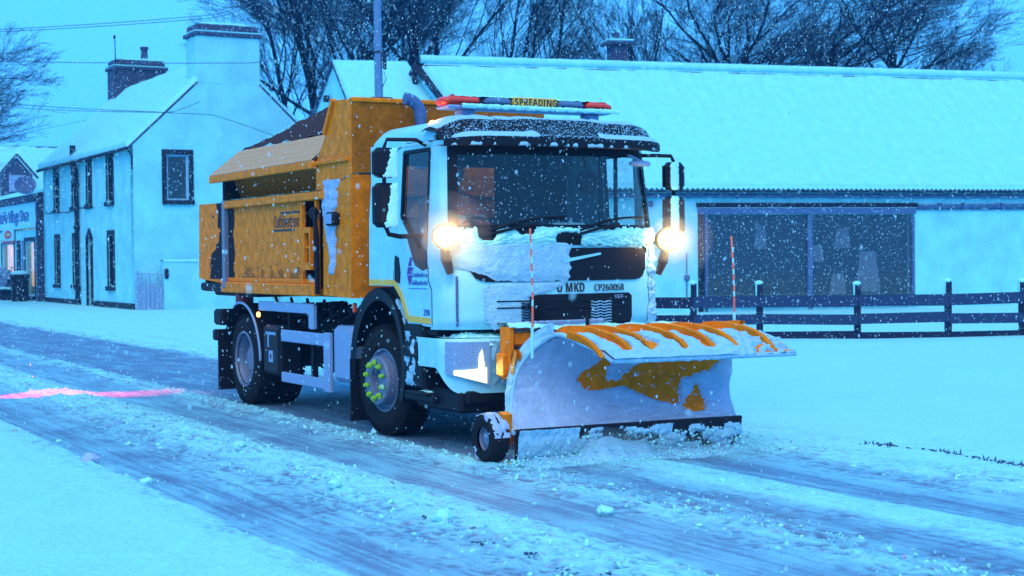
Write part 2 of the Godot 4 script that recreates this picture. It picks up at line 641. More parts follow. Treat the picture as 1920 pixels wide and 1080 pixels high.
func ground() -> void:
	var rs := [-95.0, -80.0, -68.0, -58.0, -50.0, -44.0, -39.0, -35.0, -31.0, -28.0, -25.0, -22.0, -19.5, -17.0, -15.0, -13.0, -11.0, -9.5, -8.0, -7.0, -6.0, -5.2, -4.6, -4.1, -3.7, -3.4]
	var x := -3.2
	while x < 4.9:
		rs.append(x)
		x += 0.03
	for k in [5.0, 5.12, 5.25, 5.4, 5.6, 5.85, 6.2, 6.7, 7.4, 8.5, 10.0, 12.0, 15.0, 20.0, 28.0, 40.0, 55.0, 70.0]:
		rs.append(k)
	var ts := []
	x = 45.0
	while x > 8.5:
		ts.append(x)
		x = maxf(x * 0.82, x - 12.0)
	x = 8.4
	while x > -9.0:
		ts.append(x)
		x -= 0.05
	while x > -48.0:
		ts.append(x)
		x -= 0.05 + 0.0075 * (-9.0 - x) + 0.1
	while x > -150.0:
		ts.append(x)
		x -= 3.0 + 0.06 * (-48.0 - x)
	var pos := PackedVector3Array()
	var cols := PackedColorArray()
	var rot := Basis(Vector3.UP, STREET)
	for t in ts:
		for r in rs:
			var s := snow_at(r, t)
			var p := AT + rot * Vector3(-r, 0, t)
			# the bank on which the far trees stand
			var bank := smoothstep(-57.0, -66.0, p.z) * smoothstep(-8.0, -3.0, p.x + 8.0 * smoothstep(-60.0, -80.0, p.z)) * 4.6
			p.y = s.x + bank
			pos.append(p)
			var c := Vector3(0.34, 0.88, 0.90).lerp(Vector3(0.12, 0.31, 0.50), clampf(s.y, 0, 1))
			c = c.lerp(Vector3(0.10, 0.14, 0.23), clampf((s.y - 0.65) * 1.3, 0, 0.9))
			c = c.lerp(Vector3(0.30, 0.30, 0.42), s.z * 0.55)
			cols.append(Color(c.x, c.y, c.z))
	structure(put("snowy_ground", grid(rs.size() - 1, ts.size() - 1, pos, Vector3.UP, cols), M.road_snow))

# ------------------------------------------------------------------ the white house
const HOUSE := Vector3(-12.39, 0, -50.84)

func window_in(parent: Node3D, called: String, T: Transform3D, w: float, h: float, bars: Array, surround: float, sill := true, depth := 0.12, m_surround: Material = null) -> void:
	# T sits at the middle of the opening's bottom edge, z outwards
	var win := part(called, parent)
	win.transform = T
	var f := mb()
	var t := 0.06
	box(f, Vector3(-w / 2 + t / 2, h / 2, -depth), Vector3(t, h, 0.07), 0.008)
	box(f, Vector3(w / 2 - t / 2, h / 2, -depth), Vector3(t, h, 0.07), 0.008)
	box(f, Vector3(0, t / 2, -depth), Vector3(w - 2 * t, t, 0.068), 0.008)
	box(f, Vector3(0, h - t / 2, -depth), Vector3(w - 2 * t, t, 0.068), 0.008)
	for b in bars:
		box(f, Vector3(0, h * b, -depth + 0.005), Vector3(w - 2 * t, 0.05, 0.06), 0.006)
	obj("frame", f, M.sash, win)
	var g := mb()
	box(g, Vector3(0, h / 2, -depth - 0.01), Vector3(w - 2 * t - 0.004, h - 2 * t - 0.004, 0.012))
	obj("pane", g, M.window_glass, win)
	if depth > 0.2:
		var v := mb()
		for e in [-1, 1]:
			box(v, Vector3(e * (w / 2 - 0.008), h / 2, -depth / 2), Vector3(0.014, h - 0.002, depth - 0.04))
		box(v, Vector3(0, h - 0.008, -depth / 2), Vector3(w - 0.03, 0.014, depth - 0.04))
		stuff(obj("reveal", v, M.dark_trim, win))
	if surround > 0.0:
		var s := mb()
		box(s, Vector3(-w / 2 - surround / 2, h / 2, 0.012), Vector3(surround, h, 0.03), 0.004)
		box(s, Vector3(w / 2 + surround / 2, h / 2, 0.012), Vector3(surround, h, 0.03), 0.004)
		box(s, Vector3(0, h + surround / 2, 0.012), Vector3(w + 2 * surround, surround, 0.032), 0.004)
		obj("surround", s, m_surround if m_surround else M.dark_trim, win)
	if sill:
		var s := mb()
		box(s, Vector3(0, -0.07, 0.04), Vector3(w + 2 * surround, 0.14, 0.14), 0.01)
		obj("sill", s, M.dark_trim, win)
		put("sill_snow", snow_on(14, 3, func(u: float, v: float): return Vector3((u - 0.5) * (w + 1.6 * surround), 0.0, 0.10 - v * 0.14), func(u: float, v: float): return 0.025 * (1.0 - pow(absf(u - 0.5) * 2, 4)) + 0.012 * nz.get_noise_2d(u * 6, v + w * 9), Vector3.UP), M.snow, win)

func roof_slab(nu: int, nv: int, a: Vector3, b: Vector3, c: Vector3, d: Vector3, thick: float, ragged := 0.02, sd := 0.0) -> ArrayMesh:
	# snow on a slope: a-b is the eave, d-c the ridge; rounded edges, wavy depth
	var n := (b - a).cross(d - a).normalized()
	if n.y < 0:
		n = -n
	var L := (b - a).length()
	var W := (d - a).length()
	return surf(nu, nv, func(u: float, v: float):
		var p: Vector3 = a.lerp(b, u).lerp(d.lerp(c, u), v)
		var e := minf(minf(u * L, (1 - u) * L), minf(v * W, (1 - v) * W))
		var t := thick * sqrt(clampf(e / 0.12, 0.0, 1.0)) + ragged * nb.get_noise_2d(u * L * 0.7 + sd, v * W * 0.7)* clampf(e / 0.12, 0.0, 1.0) + 0.4 * ragged * nz.get_noise_2d(u * L * 3.0 + sd, v * W * 3.0) * clampf(e / 0.12, 0.0, 1.0)
		return p + n * (t - 0.01), n)

func chimney(parent: Node3D, c: Vector3, w: float, d: float, y0: float, y1: float, m: Material, pots: Array) -> void:
	var ch := mb()
	box(ch, Vector3(c.x, (y0 + y1) / 2, c.z), Vector3(w, y1 - y0, d), 0.02)
	var stack := obj("chimney", ch, m, parent)
	var k := mb()
	box(k, Vector3(c.x, y1 + 0.06, c.z), Vector3(w + 0.16, 0.12, d + 0.16), 0.02)
	obj("cope", k, M.stone, stack)
	k = mb()
	box(k, Vector3(c.x, y1 + 0.27, c.z), Vector3(w - 0.04, 0.26, d - 0.04), 0.05)
	obj("cope_stone", k, M.stone, stack)
	put("cope_snow", snow_on(30, 10, func(u: float, v: float): return Vector3(c.x + (u - 0.5) * (w - 0.1), y1 + 0.40, c.z + (0.5 - v) * (d - 0.1)), func(u: float, v: float): return 0.11 * (1 - pow(absf(u - 0.5) * 2, 5)) * (1 - pow(absf(v - 0.5) * 2, 5)) + 0.02 * nz.get_noise_2d(u * 5, v * 5), Vector3.UP), M.roof_snow, stack)
	var l := mb()
	for e in [[0, d / 2 + 0.05, w + 0.12, 0.07], [0, -d / 2 - 0.05, w + 0.12, 0.07]]:
		box(l, Vector3(c.x, y1 + 0.145, c.z + e[1]), Vector3(e[2], 0.05, e[3]), 0.02)
	for e in [-1, 1]:
		box(l, Vector3(c.x + e * (w / 2 + 0.05), y1 + 0.143, c.z), Vector3(0.07, 0.05, d), 0.02)
	obj("ledge_snow", l, M.roof_snow, stack)
	for p in pots:
		var s := mb()
		lathe(s, Transform3D(Basis(Vector3.RIGHT, -PI / 2), Vector3(c.x + p, y1 + 0.4, c.z)), [[0.0, 0.0], [0.15, 0.0], [0.135, 0.5], [0.17, 0.52], [0.17, 0.62], [0.12, 0.62], [0.11, 0.3], [0, 0.3]], 16)
		obj("chimney_pot", s, M.stone, stack)

func house() -> void:
	var h := thing("white_house", "two-storey white rendered house with dark window surrounds and snowy roof", "house", HOUSE, STREET)
	var L := 13.4
	var W := 6.6
	var E := 5.5
	var RY := 8.62
	# facade in the plane x = 0, looking to -x; its own x runs along +z (towards the camera), from -13.4 to 0
	var FT := Transform3D(Basis(Vector3(0, 0, 1), Vector3.UP, Vector3(-1, 0, 0)), Vector3.ZERO)
	var cols := [[-11.04, 0.62], [-8.12, 0.5], [-5.88, 0.52], [-2.95, 0.66]]
	var holes := []
	for i in 4:
		var c: float = cols[i][0]
		var w: float = cols[i][1] * 0.5
		holes.append([c - w, c + w, 3.72, 5.28])
		holes.append([c - w, c + w, 0.02 if i == 2 else 0.8, 2.5 if i == 2 else 2.58])
	var st := mb()
	rects_with_holes(st, -L, -0.003, 0.0, E, holes, FT, -0.35, 0.0)
	rects_with_holes(st, -L, -0.003, 0.0, E, [], FT, -W, -W + 0.3)
	obj("facade_wall", st, M.harl, h)
	# gable ends
	var GT := Transform3D(Basis(), Vector3(0, 0, 0))
	st = mb()
	rects_with_holes(st, 0.0, W, 0.0, 3.56, [], GT, -0.35, 0.0)
	rects_with_holes(st, 0.0, W, 3.56, 5.0, [[1.12, 1.86, 3.68, 5.2]], GT, -0.35, 0.0)
	prism(st, PackedVector2Array([Vector2(0, 5.0), Vector2(1.12, 5.0), Vector2(1.12, 5.2), Vector2(1.86, 5.2), Vector2(1.86, 5.0), Vector2(W, 5.0), Vector2(W, E), Vector2(W / 2, RY), Vector2(0, E)]), GT, -0.35, 0.0)
	obj("gable_wall", st, M.harl_gable, h)
	st = mb()
	prism(st, PackedVector2Array([Vector2(0, 0), Vector2(W, 0), Vector2(W, E), Vector2(W / 2, RY), Vector2(0, E)]), Transform3D(Basis(), Vector3(0, 0, -L)), 0.002, 0.35)
	obj("far_gable_wall", st, M.harl, h)
	# roof: boards, then the snow on it
	var T := Vector3(0, 0.0, 0)
	for s in [0, 1]:
		var sx := 1.0 if s == 0 else -1.0
		var ex := -0.16 if s == 0 else W + 0.16
		var ey := E - 0.15
		st = mb()
		var a := Vector3(ex, ey, -0.004)
		var b := Vector3(ex, ey, -L - 0.06)
		var c := Vector3(W / 2, RY + 0.02, -L - 0.06)
		var d := Vector3(W / 2, RY + 0.02, -0.004)
		var n := Vector3(-sx, (W / 2) / (RY - E), 0).normalized() * 0.06
		n = Vector3(-sx * (RY - E), W / 2, 0).normalized() * 0.07
		for q in [[a, b, c, d, n, 1], [a, b, c, d, Vector3.ZERO, 0]]:
			oquad(st, q[0] + q[4], q[1] + q[4], q[2] + q[4], q[3] + q[4], Vector3(W / 2, 5.0 if q[5] else 20.0, -L / 2))
		oquad(st, a, d, d + n, a + n, Vector3(W / 2, 6, -L / 2))
		oquad(st, a, b, b + n, a + n, Vector3(W / 2, 6, -L / 2))
		oquad(st, b, c, c + n, b + n, Vector3(W / 2, 6, -L / 2))
		var rf := obj("roof", st, M.slate, h)
		put("roof_snow", roof_slab(110, 44, a + n * 1.0, b + n, c + n, d + n, 0.14, 0.035, s * 40.0), M.roof_snow, rf)
	st = mb()
	tube(st, [Vector3(-0.22, E - 0.13, 0.02), Vector3(-0.22, E - 0.17, -L - 0.02)], 0.06, 8)
	tube(st, [Vector3(-0.12, E - 0.2, -0.1), Vector3(-0.03, E - 0.35, -0.05), Vector3(-0.03, E - 0.8, -0.05)], 0.035, 8)
	obj("gutter", st, M.dark_trim, h)
	st = mb()
	tube(st, [Vector3(-0.09, E + 0.5, -7.95), Vector3(-0.09, E - 0.3, -7.95)], 0.11, 10)
	obj("soil_vent_pipe", st, M.dark_trim, h)
	st = mb()
	tube(st, [Vector3(-0.2, E - 0.2, -7.35), Vector3(-0.12, E - 0.5, -7.35), Vector3(-0.11, 2.9, -7.4), Vector3(-0.11, 0.05, -7.45)], 0.085, 10)
	for y in [0.6, 2.85, 4.4]:
		tube(st, [Vector3(-0.11, y, -7.4), Vector3(-0.11, y + 0.14, -7.4)], 0.12, 10)
	obj("downpipe", st, M.dark_trim, h)
	st = mb()
	tube(st, [Vector3(-0.02, 3.62, -12.9), Vector3(-0.02, 3.55, -9.0), Vector3(-0.02, 3.66, -7.5), Vector3(-0.02, 3.6, -5.2)], 0.018, 6)
	obj("facade_cable", st, M.dark_trim, h)
	# plinth
	st = mb()
	box(st, Vector3(-0.015, 0.12, -10.6 + 0.27), Vector3(0.05, 0.26, 5.95), 0.008)
	box(st, Vector3(-0.015, 0.13, -2.75), Vector3(0.05, 0.28, 5.5), 0.008)
	obj("plinth", st, M.dark_trim, h)
	# facade windows and the door
	for i in 4:
		var c: float = cols[i][0]
		var w: float = cols[i][1]
		window_in(h, "window", FT * Transform3D(Basis(), Vector3(c, 3.72, 0)), w, 1.56, [0.5], 0.17, true, 0.24)
		if i != 2:
			window_in(h, "window", FT * Transform3D(Basis(), Vector3(c, 0.8, 0)), w, 1.78, [0.5], 0.17, true, 0.24)
	var DT := FT * Transform3D(Basis(), Vector3(cols[2][0], 0.02, 0))
	st = mb()
	box(st, Vector3(0, 1.24, -0.2), Vector3(0.52, 2.46, 0.06), 0.005)
	for y in [0.55, 1.6]:
		box(st, Vector3(0, y, -0.168), Vector3(0.34, 0.7, 0.012), 0.005)
	var door := obj("door", st, M.dark_trim, h)
	door.transform = DT
	st = mb()
	prism(st, PackedVector2Array([Vector2(-0.40, 0), Vector2(-0.27, 0), Vector2(-0.27, 2.49), Vector2(0.27, 2.49), Vector2(0.27, 0), Vector2(0.40, 0), Vector2(0.40, 2.52), Vector2(0.0, 2.85), Vector2(-0.40, 2.52)]), DT, 0.002, 0.07)
	obj("door_surround", st, M.dark_trim, h)
	# gable window
	window_in(h, "gable_window", Transform3D(Basis(), Vector3(1.49, 3.68, 0)), 0.74, 1.52, [], 0.17, true, 0.1)
	# chimneys
	chimney(h, Vector3(W / 2, 0, -0.594), 2.22, 1.2, 7.62, 9.22, M.harl_gable, [])
	chimney(h, Vector3(3.68, 0, -12.7), 2.1, 1.2, 7.6, 9.45, M.stone, [0.33])
	st = mb()
	tube(st, [Vector3(2.66, 8.9, -12.05), Vector3(2.63, 10.8, -12.05)], 0.022, 6)
	box(st, Vector3(2.62, 10.72, -12.05), Vector3(0.09, 0.14, 0.09), 0.02)
	obj("aerial_mast", st, M.dark_trim, h)
	# garden wall and gate beside the gable
	var w := thing("garden_wall", "low white rendered wall with snow cap beside the house gable", "wall", HOUSE, STREET)
	st = mb()
	rects_with_holes(st, 0.86, 9.0, 0.0, 1.64, [], Transform3D(Basis(), Vector3(0, 0, 0.42)), -0.3, 0.0)
	obj("wall", st, M.harl_gable, w)
	put("snow_cap", snow_on(120, 6, func(u: float, v: float): return Vector3(0.83 + u * 8.2, 1.64, 0.45 - v * 0.36), func(u: float, v: float): return 0.085 * (1 - pow(absf(v - 0.5) * 2, 6)) + 0.015 * nz.get_noise_2d(u * 16, v), Vector3.UP), M.roof_snow, w)
	st = mb()
	box(st, Vector3(0.93, 1.25, 0.46), Vector3(0.14, 0.34, 0.08), 0.04)
	obj("wall_lamp", st, M.dark_trim, w)
	var gate := thing("garden_gate", "grey timber gate with scrolled iron top between house corner and white wall", "gate", HOUSE, STREET)
	for i in 6:
		st = mb()
		var hh := 0.86 + 0.06 * sin(i * 1.1)
		box(st, Vector3(0.06 + 0.145 * i, hh / 2 + 0.04, 0.30), Vector3(0.132, hh, 0.04), 0.008)
		obj("board", st, M.grey_paint, gate)
	st = mb()
	for i in 3:
		var x := 0.12 + 0.27 * i
		tube(st, [Vector3(x, 0.9, 0.3), Vector3(x, 1.28, 0.3)], 0.018, 6)
		var sc := []
		for k in 9:
			var a := k * 0.75
			sc.append(Vector3(x + 0.11 + cos(a) * 0.10 * (1 - k * 0.05), 1.08 + sin(a) * 0.14 * (1 - k * 0.05), 0.3))
		tube(st, sc, 0.014, 6)
	bar(st, Vector3(0.0, 1.27, 0.3), Vector3(0.84, 1.22, 0.3), 0.03, 0.03)
	bar(st, Vector3(0.0, 0.92, 0.3), Vector3(0.84, 0.92, 0.3), 0.03, 0.04)
	obj("scrolled_top", st, M.grey_paint, gate)
	st = mb()
	box(st, Vector3(0.0, 0.68, 0.31), Vector3(0.08, 1.36, 0.08), 0.01)
	obj("gate_post", st, M.grey_paint, gate)
	# satellite dish on the far corner
	var dish := thing("satellite_dish", "round dark satellite dish fixed above the shop roof at the house's far corner", "dish", HOUSE + Basis(Vector3.UP, STREET) * Vector3(-0.45, 4.78, -14.6), STREET)
	st = mb()
	var prof := []
	for i in 8:
		prof.append([0.43 * i / 7.0, 0.10 * pow(i / 7.0, 2.0)])
	for i in 8:
		prof.append([0.43 * (7 - i) / 7.0, 0.10 * pow((7 - i) / 7.0, 2.0) - 0.015])
	lathe(st, Transform3D(Basis(Vector3.UP, -0.3) * Basis(Vector3.RIGHT, -0.5), Vector3.ZERO), prof, 28)
	obj("reflector", st, M.lavender_board, dish)
	st = mb()
	tube(st, [Vector3(0.0, -0.02, -0.03), Vector3(0.25, -0.15, -0.1), Vector3(0.45, -0.45, -0.1)], 0.03, 8)
	tube(st, [Vector3(0, -0.38, 0.08), Vector3(-0.05, -0.2, 0.5)], 0.012, 6)
	obj("bracket", st, M.dark_trim, dish)

# ------------------------------------------------------------------ the village store
func store() -> void:
	var FT := Transform3D(Basis(Vector3(0, 0, 1), Vector3.UP, Vector3(-1, 0, 0)), Vector3.ZERO)
	var s := thing("village_store", "single-storey village shop with lit windows and a long pale name board", "shop", HOUSE, STREET)
	# its z runs from -13.55 away from the camera; windows as [z0, z1, y0, y1]
	var holes := [[-22.0, -19.35, 0.75, 2.5], [-17.0, -15.2, 0.25, 2.55]]
	var st := mb()
	rects_with_holes(st, -26.0, -13.62, 0.0, 3.02, holes, FT, -0.3, 0.0)
	obj("front_wall", st, M.harl, s)
	st = mb()
	rects_with_holes(st, -26.0, -13.62, 0.0, 4.4, [], FT, -6.0, -5.7)
	for z in [-26.0, -13.62]:
		box(st, Vector3(3.0, 2.2, z), Vector3(5.4, 4.4, 0.04))
	box(st, Vector3(2.99, 3.15, -19.8), Vector3(5.4, 0.05, 12.3))
	obj("side_and_rear_walls", st, M.harl, s)
	st = mb()
	box(st, Vector3(0.02, 2.2, -13.72), Vector3(0.5, 4.4, 0.32), 0.02)
	obj("corner_pilaster", st, M.stone, s)
	st = mb()
	box(st, Vector3(0.04, 3.62, -20.2), Vector3(0.3, 1.08, 12.6), 0.02)
	var fascia := obj("name_board", st, M.white_paint, s)
	text("lettering", "Roadside Village Store", 0.50, FT * Transform3D(Basis(), Vector3(-19.4, 3.62, 0.125)), M.letter_blue, fascia, 0.01, "Droid Sans", 700, 1.0)
	st = mb()
	box(st, Vector3(-0.02, 4.3, -20.0), Vector3(0.5, 0.28, 12.9), 0.02)
	obj("cornice", st, M.stone, s)
	st = mb()
	prism(st, PackedVector2Array([Vector2(-0.3, 4.45), Vector2(6.1, 4.45), Vector2(3.0, 5.2)]), Transform3D(Basis(), Vector3(0, 0, 0)), -26.2, -13.6)
	var rf := obj("roof", st, M.slate, s)
	put("roof_snow", roof_slab(60, 14, Vector3(-0.32, 4.45, -13.55), Vector3(-0.32, 4.45, -26.2), Vector3(3.0, 5.22, -26.2), Vector3(3.0, 5.22, -13.55), 0.12, 0.03), M.roof_snow, rf)
	# windows: frames, panes and the lit room behind
	for h in holes:
		var w: float = h[1] - h[0]
		var hh: float = h[3] - h[2]
		window_in(s, "shop_window", FT * Transform3D(Basis(), Vector3((h[0] + h[1]) / 2, h[2], 0)), w, hh, [], 0.16, true, 0.1)
	st = mb()
	box(st, Vector3(-0.04, 1.3, -18.2), Vector3(0.10, 2.6, 0.5), 0.02)
	obj("pier", st, M.dark_trim, s)
	st = mb()
	box(st, Vector3(-0.04, 1.3, -17.45), Vector3(0.10, 2.6, 0.22), 0.02)
	obj("pier", st, M.grey_paint, s)
	st = mb()
	for k in 5:
		box(st, Vector3(0.22, 1.65, -21.7 + k * 0.53), Vector3(0.05, 1.7, 0.36), 0.01)
	obj("lit_window_blind", st, M.shop_light, s)
	st = mb()
	box(st, Vector3(0.22, 1.6, -16.4), Vector3(0.05, 1.9, 0.75), 0.01)
	obj("lit_window_shelf", st, M.shop_light, s)
	st = mb()
	box(st, Vector3(1.2, 1.5, -20.0), Vector3(0.05, 3.0, 12.0))
	obj("shop_partition", st, M.dust_sheet, s)
	for z in [-20.7, -16.3]:
		var l := OmniLight3D.new()
		l.name = "shop_lamp"
		l.light_color = Color(1.0, 0.78, 0.5)
		l.light_energy = 0.5
		l.omni_range = 12
		l.shadow_enabled = true
		l.position = Vector3(0.42, 2.2, z)
		s.add_child(l, true)
	# the post office oval
	var sg := thing("oval_sign", "red oval sign on a pale board above the shop window", "sign", HOUSE, STREET)
	st = mb()
	box(st, Vector3(-0.08, 2.86, -20.1), Vector3(0.06, 0.5, 2.3), 0.01)
	obj("backing_board", st, M.white_paint, sg)
	st = mb()
	var oval := PackedVector2Array()
	for k in 28:
		oval.append(Vector2(-20.1 + cos(TAU * k / 28) * 0.78, 2.88 + sin(TAU * k / 28) * 0.19))
	prism(st, oval, FT, 0.112, 0.13)
	obj("oval_plate", st, M.red_paint, sg)
	text("lettering", "POST OFFICE", 0.13, FT * Transform3D(Basis(), Vector3(-20.1, 2.88, 0.135)), M.sign_yellow, sg, 0.006, "Droid Sans", 700)
	st = mb()
	box(st, Vector3(-0.07, 2.57, -20.1), Vector3(0.05, 0.1, 2.4), 0.01)
	obj("red_strip", st, M.red_paint, sg)
	# things in front of the shop
	var bin := thing("litter_bin", "dark litter bin with a snowy lid outside the shop door", "bin", HOUSE + Basis(Vector3.UP, STREET) * Vector3(-0.7, 0, -14.8), STREET)
	st = mb()
	lathe(st, Transform3D(Basis(Vector3.RIGHT, -PI / 2), Vector3.ZERO), [[0.0, 0.0], [0.30, 0.0], [0.34, 0.1], [0.36, 1.0], [0.40, 1.02], [0.40, 1.14], [0.30, 1.2], [0, 1.2]], 20)
	obj("drum", st, M.black_plastic, bin)
	st = mb()
	ball(st, Vector3(0, 1.2, 0), Vector3(0.37, 0.13, 0.37), 8)
	obj("snow_cap", st, M.snow, bin)
	for k in 2:
		var tb := thing("picnic_bench", ["snow-topped timber bench between the bin and the lit shop window", "snow-topped timber bench at the frame's left edge below the lit shop window"][k], "bench", HOUSE + Basis(Vector3.UP, STREET) * Vector3(-0.8, 0, -17.6 - k * 3.2), STREET)
		for e in [-0.7, 0.7]:
			st = mb()
			box(st, Vector3(0, 0.24, e), Vector3(0.5, 0.48, 0.08), 0.01)
			obj("leg", st, M.post_wood, tb)
		for e in [-0.17, 0.0, 0.17]:
			st = mb()
			box(st, Vector3(e, 0.5, 0), Vector3(0.15, 0.05, 1.9), 0.01)
			obj("slat", st, M.post_wood, tb)
		st = mb()
		box(st, Vector3(0.28, 0.85, 0), Vector3(0.05, 0.2, 1.9), 0.01)
		obj("backrest", st, M.post_wood, tb)
		st = mb()
		box(st, Vector3(0.0, 0.56, 0), Vector3(0.5, 0.09, 1.85), 0.04)
		box(st, Vector3(0.28, 0.98, 0), Vector3(0.08, 0.07, 1.86), 0.03)
		obj("snow_cap", st, M.snow, tb)
	for k in 2:
		var sh := thing("snowy_shrub", ["rounded snow-dusted shrub in a tub by the shop pier", "snow-dusted shrub at the frame's left edge in front of the shop"][k], "shrub", HOUSE + Basis(Vector3.UP, STREET) * Vector3(-0.5, 0, -18.4 - k * 4.4), STREET)
		st = mb()
		lathe(st, Transform3D(Basis(Vector3.RIGHT, -PI / 2), Vector3.ZERO), [[0.0, 0.0], [0.25, 0.0], [0.32, 0.45], [0.28, 0.45], [0, 0.4]], 14)
		obj("tub", st, M.stone, sh)
		st = mb()
		for i in 260:
			var d := Vector3(rng.randfn(), rng.randfn() * 0.8, rng.randfn()).normalized() * (0.28 + 0.3 * rng.randf())
			box(st, Vector3(0, 0.95, 0) + d, Vector3(0.1, 0.02, 0.07), 0.0, Basis.from_euler(Vector3(rng.randf() * 6, rng.randf() * 6, rng.randf() * 6)))
		obj("leaves", st, M.grey_paint, sh)
	# the far house behind the store
	var fh := thing("far_house", "distant house with a patchy snowy slate roof and one dormer behind the shop", "house", Vector3(-30.0, 0, -92.0), 0.42)
	st = mb()
	box(st, Vector3(0, 2.6, 0), Vector3(12.0, 5.2, 7.0))
	obj("wall", st, M.harl, fh)
	st = mb()
	prism(st, PackedVector2Array([Vector2(-3.8, 5.1), Vector2(3.8, 5.1), Vector2(0, 8.5)]), Transform3D(Basis(Vector3(0, 0, -1), Vector3.UP, Vector3(1, 0, 0)), Vector3.ZERO), -6.2, 6.2)
	rf = obj("roof", st, M.slate, fh)
	put("roof_snow", snow_on(120, 46, func(u: float, v: float): return Vector3(-6.15 + u * 12.3, 5.14 + v * 3.38, 3.82 - v * 3.78), func(u: float, v: float):
		var course := fposmod(v * 26.0, 1.0)
		return 0.05 + 0.05 * nb.get_noise_2d(u * 8, v * 4) - 0.075 * smoothstep(0.58, 0.68, u) * smoothstep(0.85, 0.74, u) * smoothstep(0.25, 0.55, v) * (1.0 if course < 0.5 else 0.1) * (0.7 + nz.get_noise_2d(u * 40, v * 14)), Vector3(0, 1, 1)), M.roof_snow, rf)
	st = mb()
	tube(st, [Vector3(-6.2, 8.5, 0), Vector3(6.2, 8.5, 0)], 0.09, 6)
	obj("ridge", st, M.slate, rf)
	var dm := part("dormer", fh)
	dm.position = Vector3(0.2, 5.4, 2.4)
	st = mb()
	prism(st, PackedVector2Array([Vector2(-0.85, 0.0), Vector2(0.85, 0.0), Vector2(0.85, 1.25), Vector2(0, 2.25), Vector2(-0.85, 1.25)]), Transform3D(), -1.8, 1.6)
	obj("dormer_gable", st, M.slate, dm)
	st = mb()
	for k in [-1, 1]:
		bar(st, Vector3(k * 1.15, 1.05, 1.66), Vector3(0.0, 2.42, 1.66), 0.12, 0.2, 0.01, Vector3(0, 0, 1))
	obj("bargeboard", st, M.stone, dm)
	st = mb()
	box(st, Vector3(0, 0.75, 1.62), Vector3(0.9, 0.95, 0.06), 0.01)
	obj("dormer_window", st, M.grey_paint, dm)

# ------------------------------------------------------------------ the long white building on the right
const BARN := Vector3(6.71, 0, -44.24)
const BARN_TURN := 0.2915

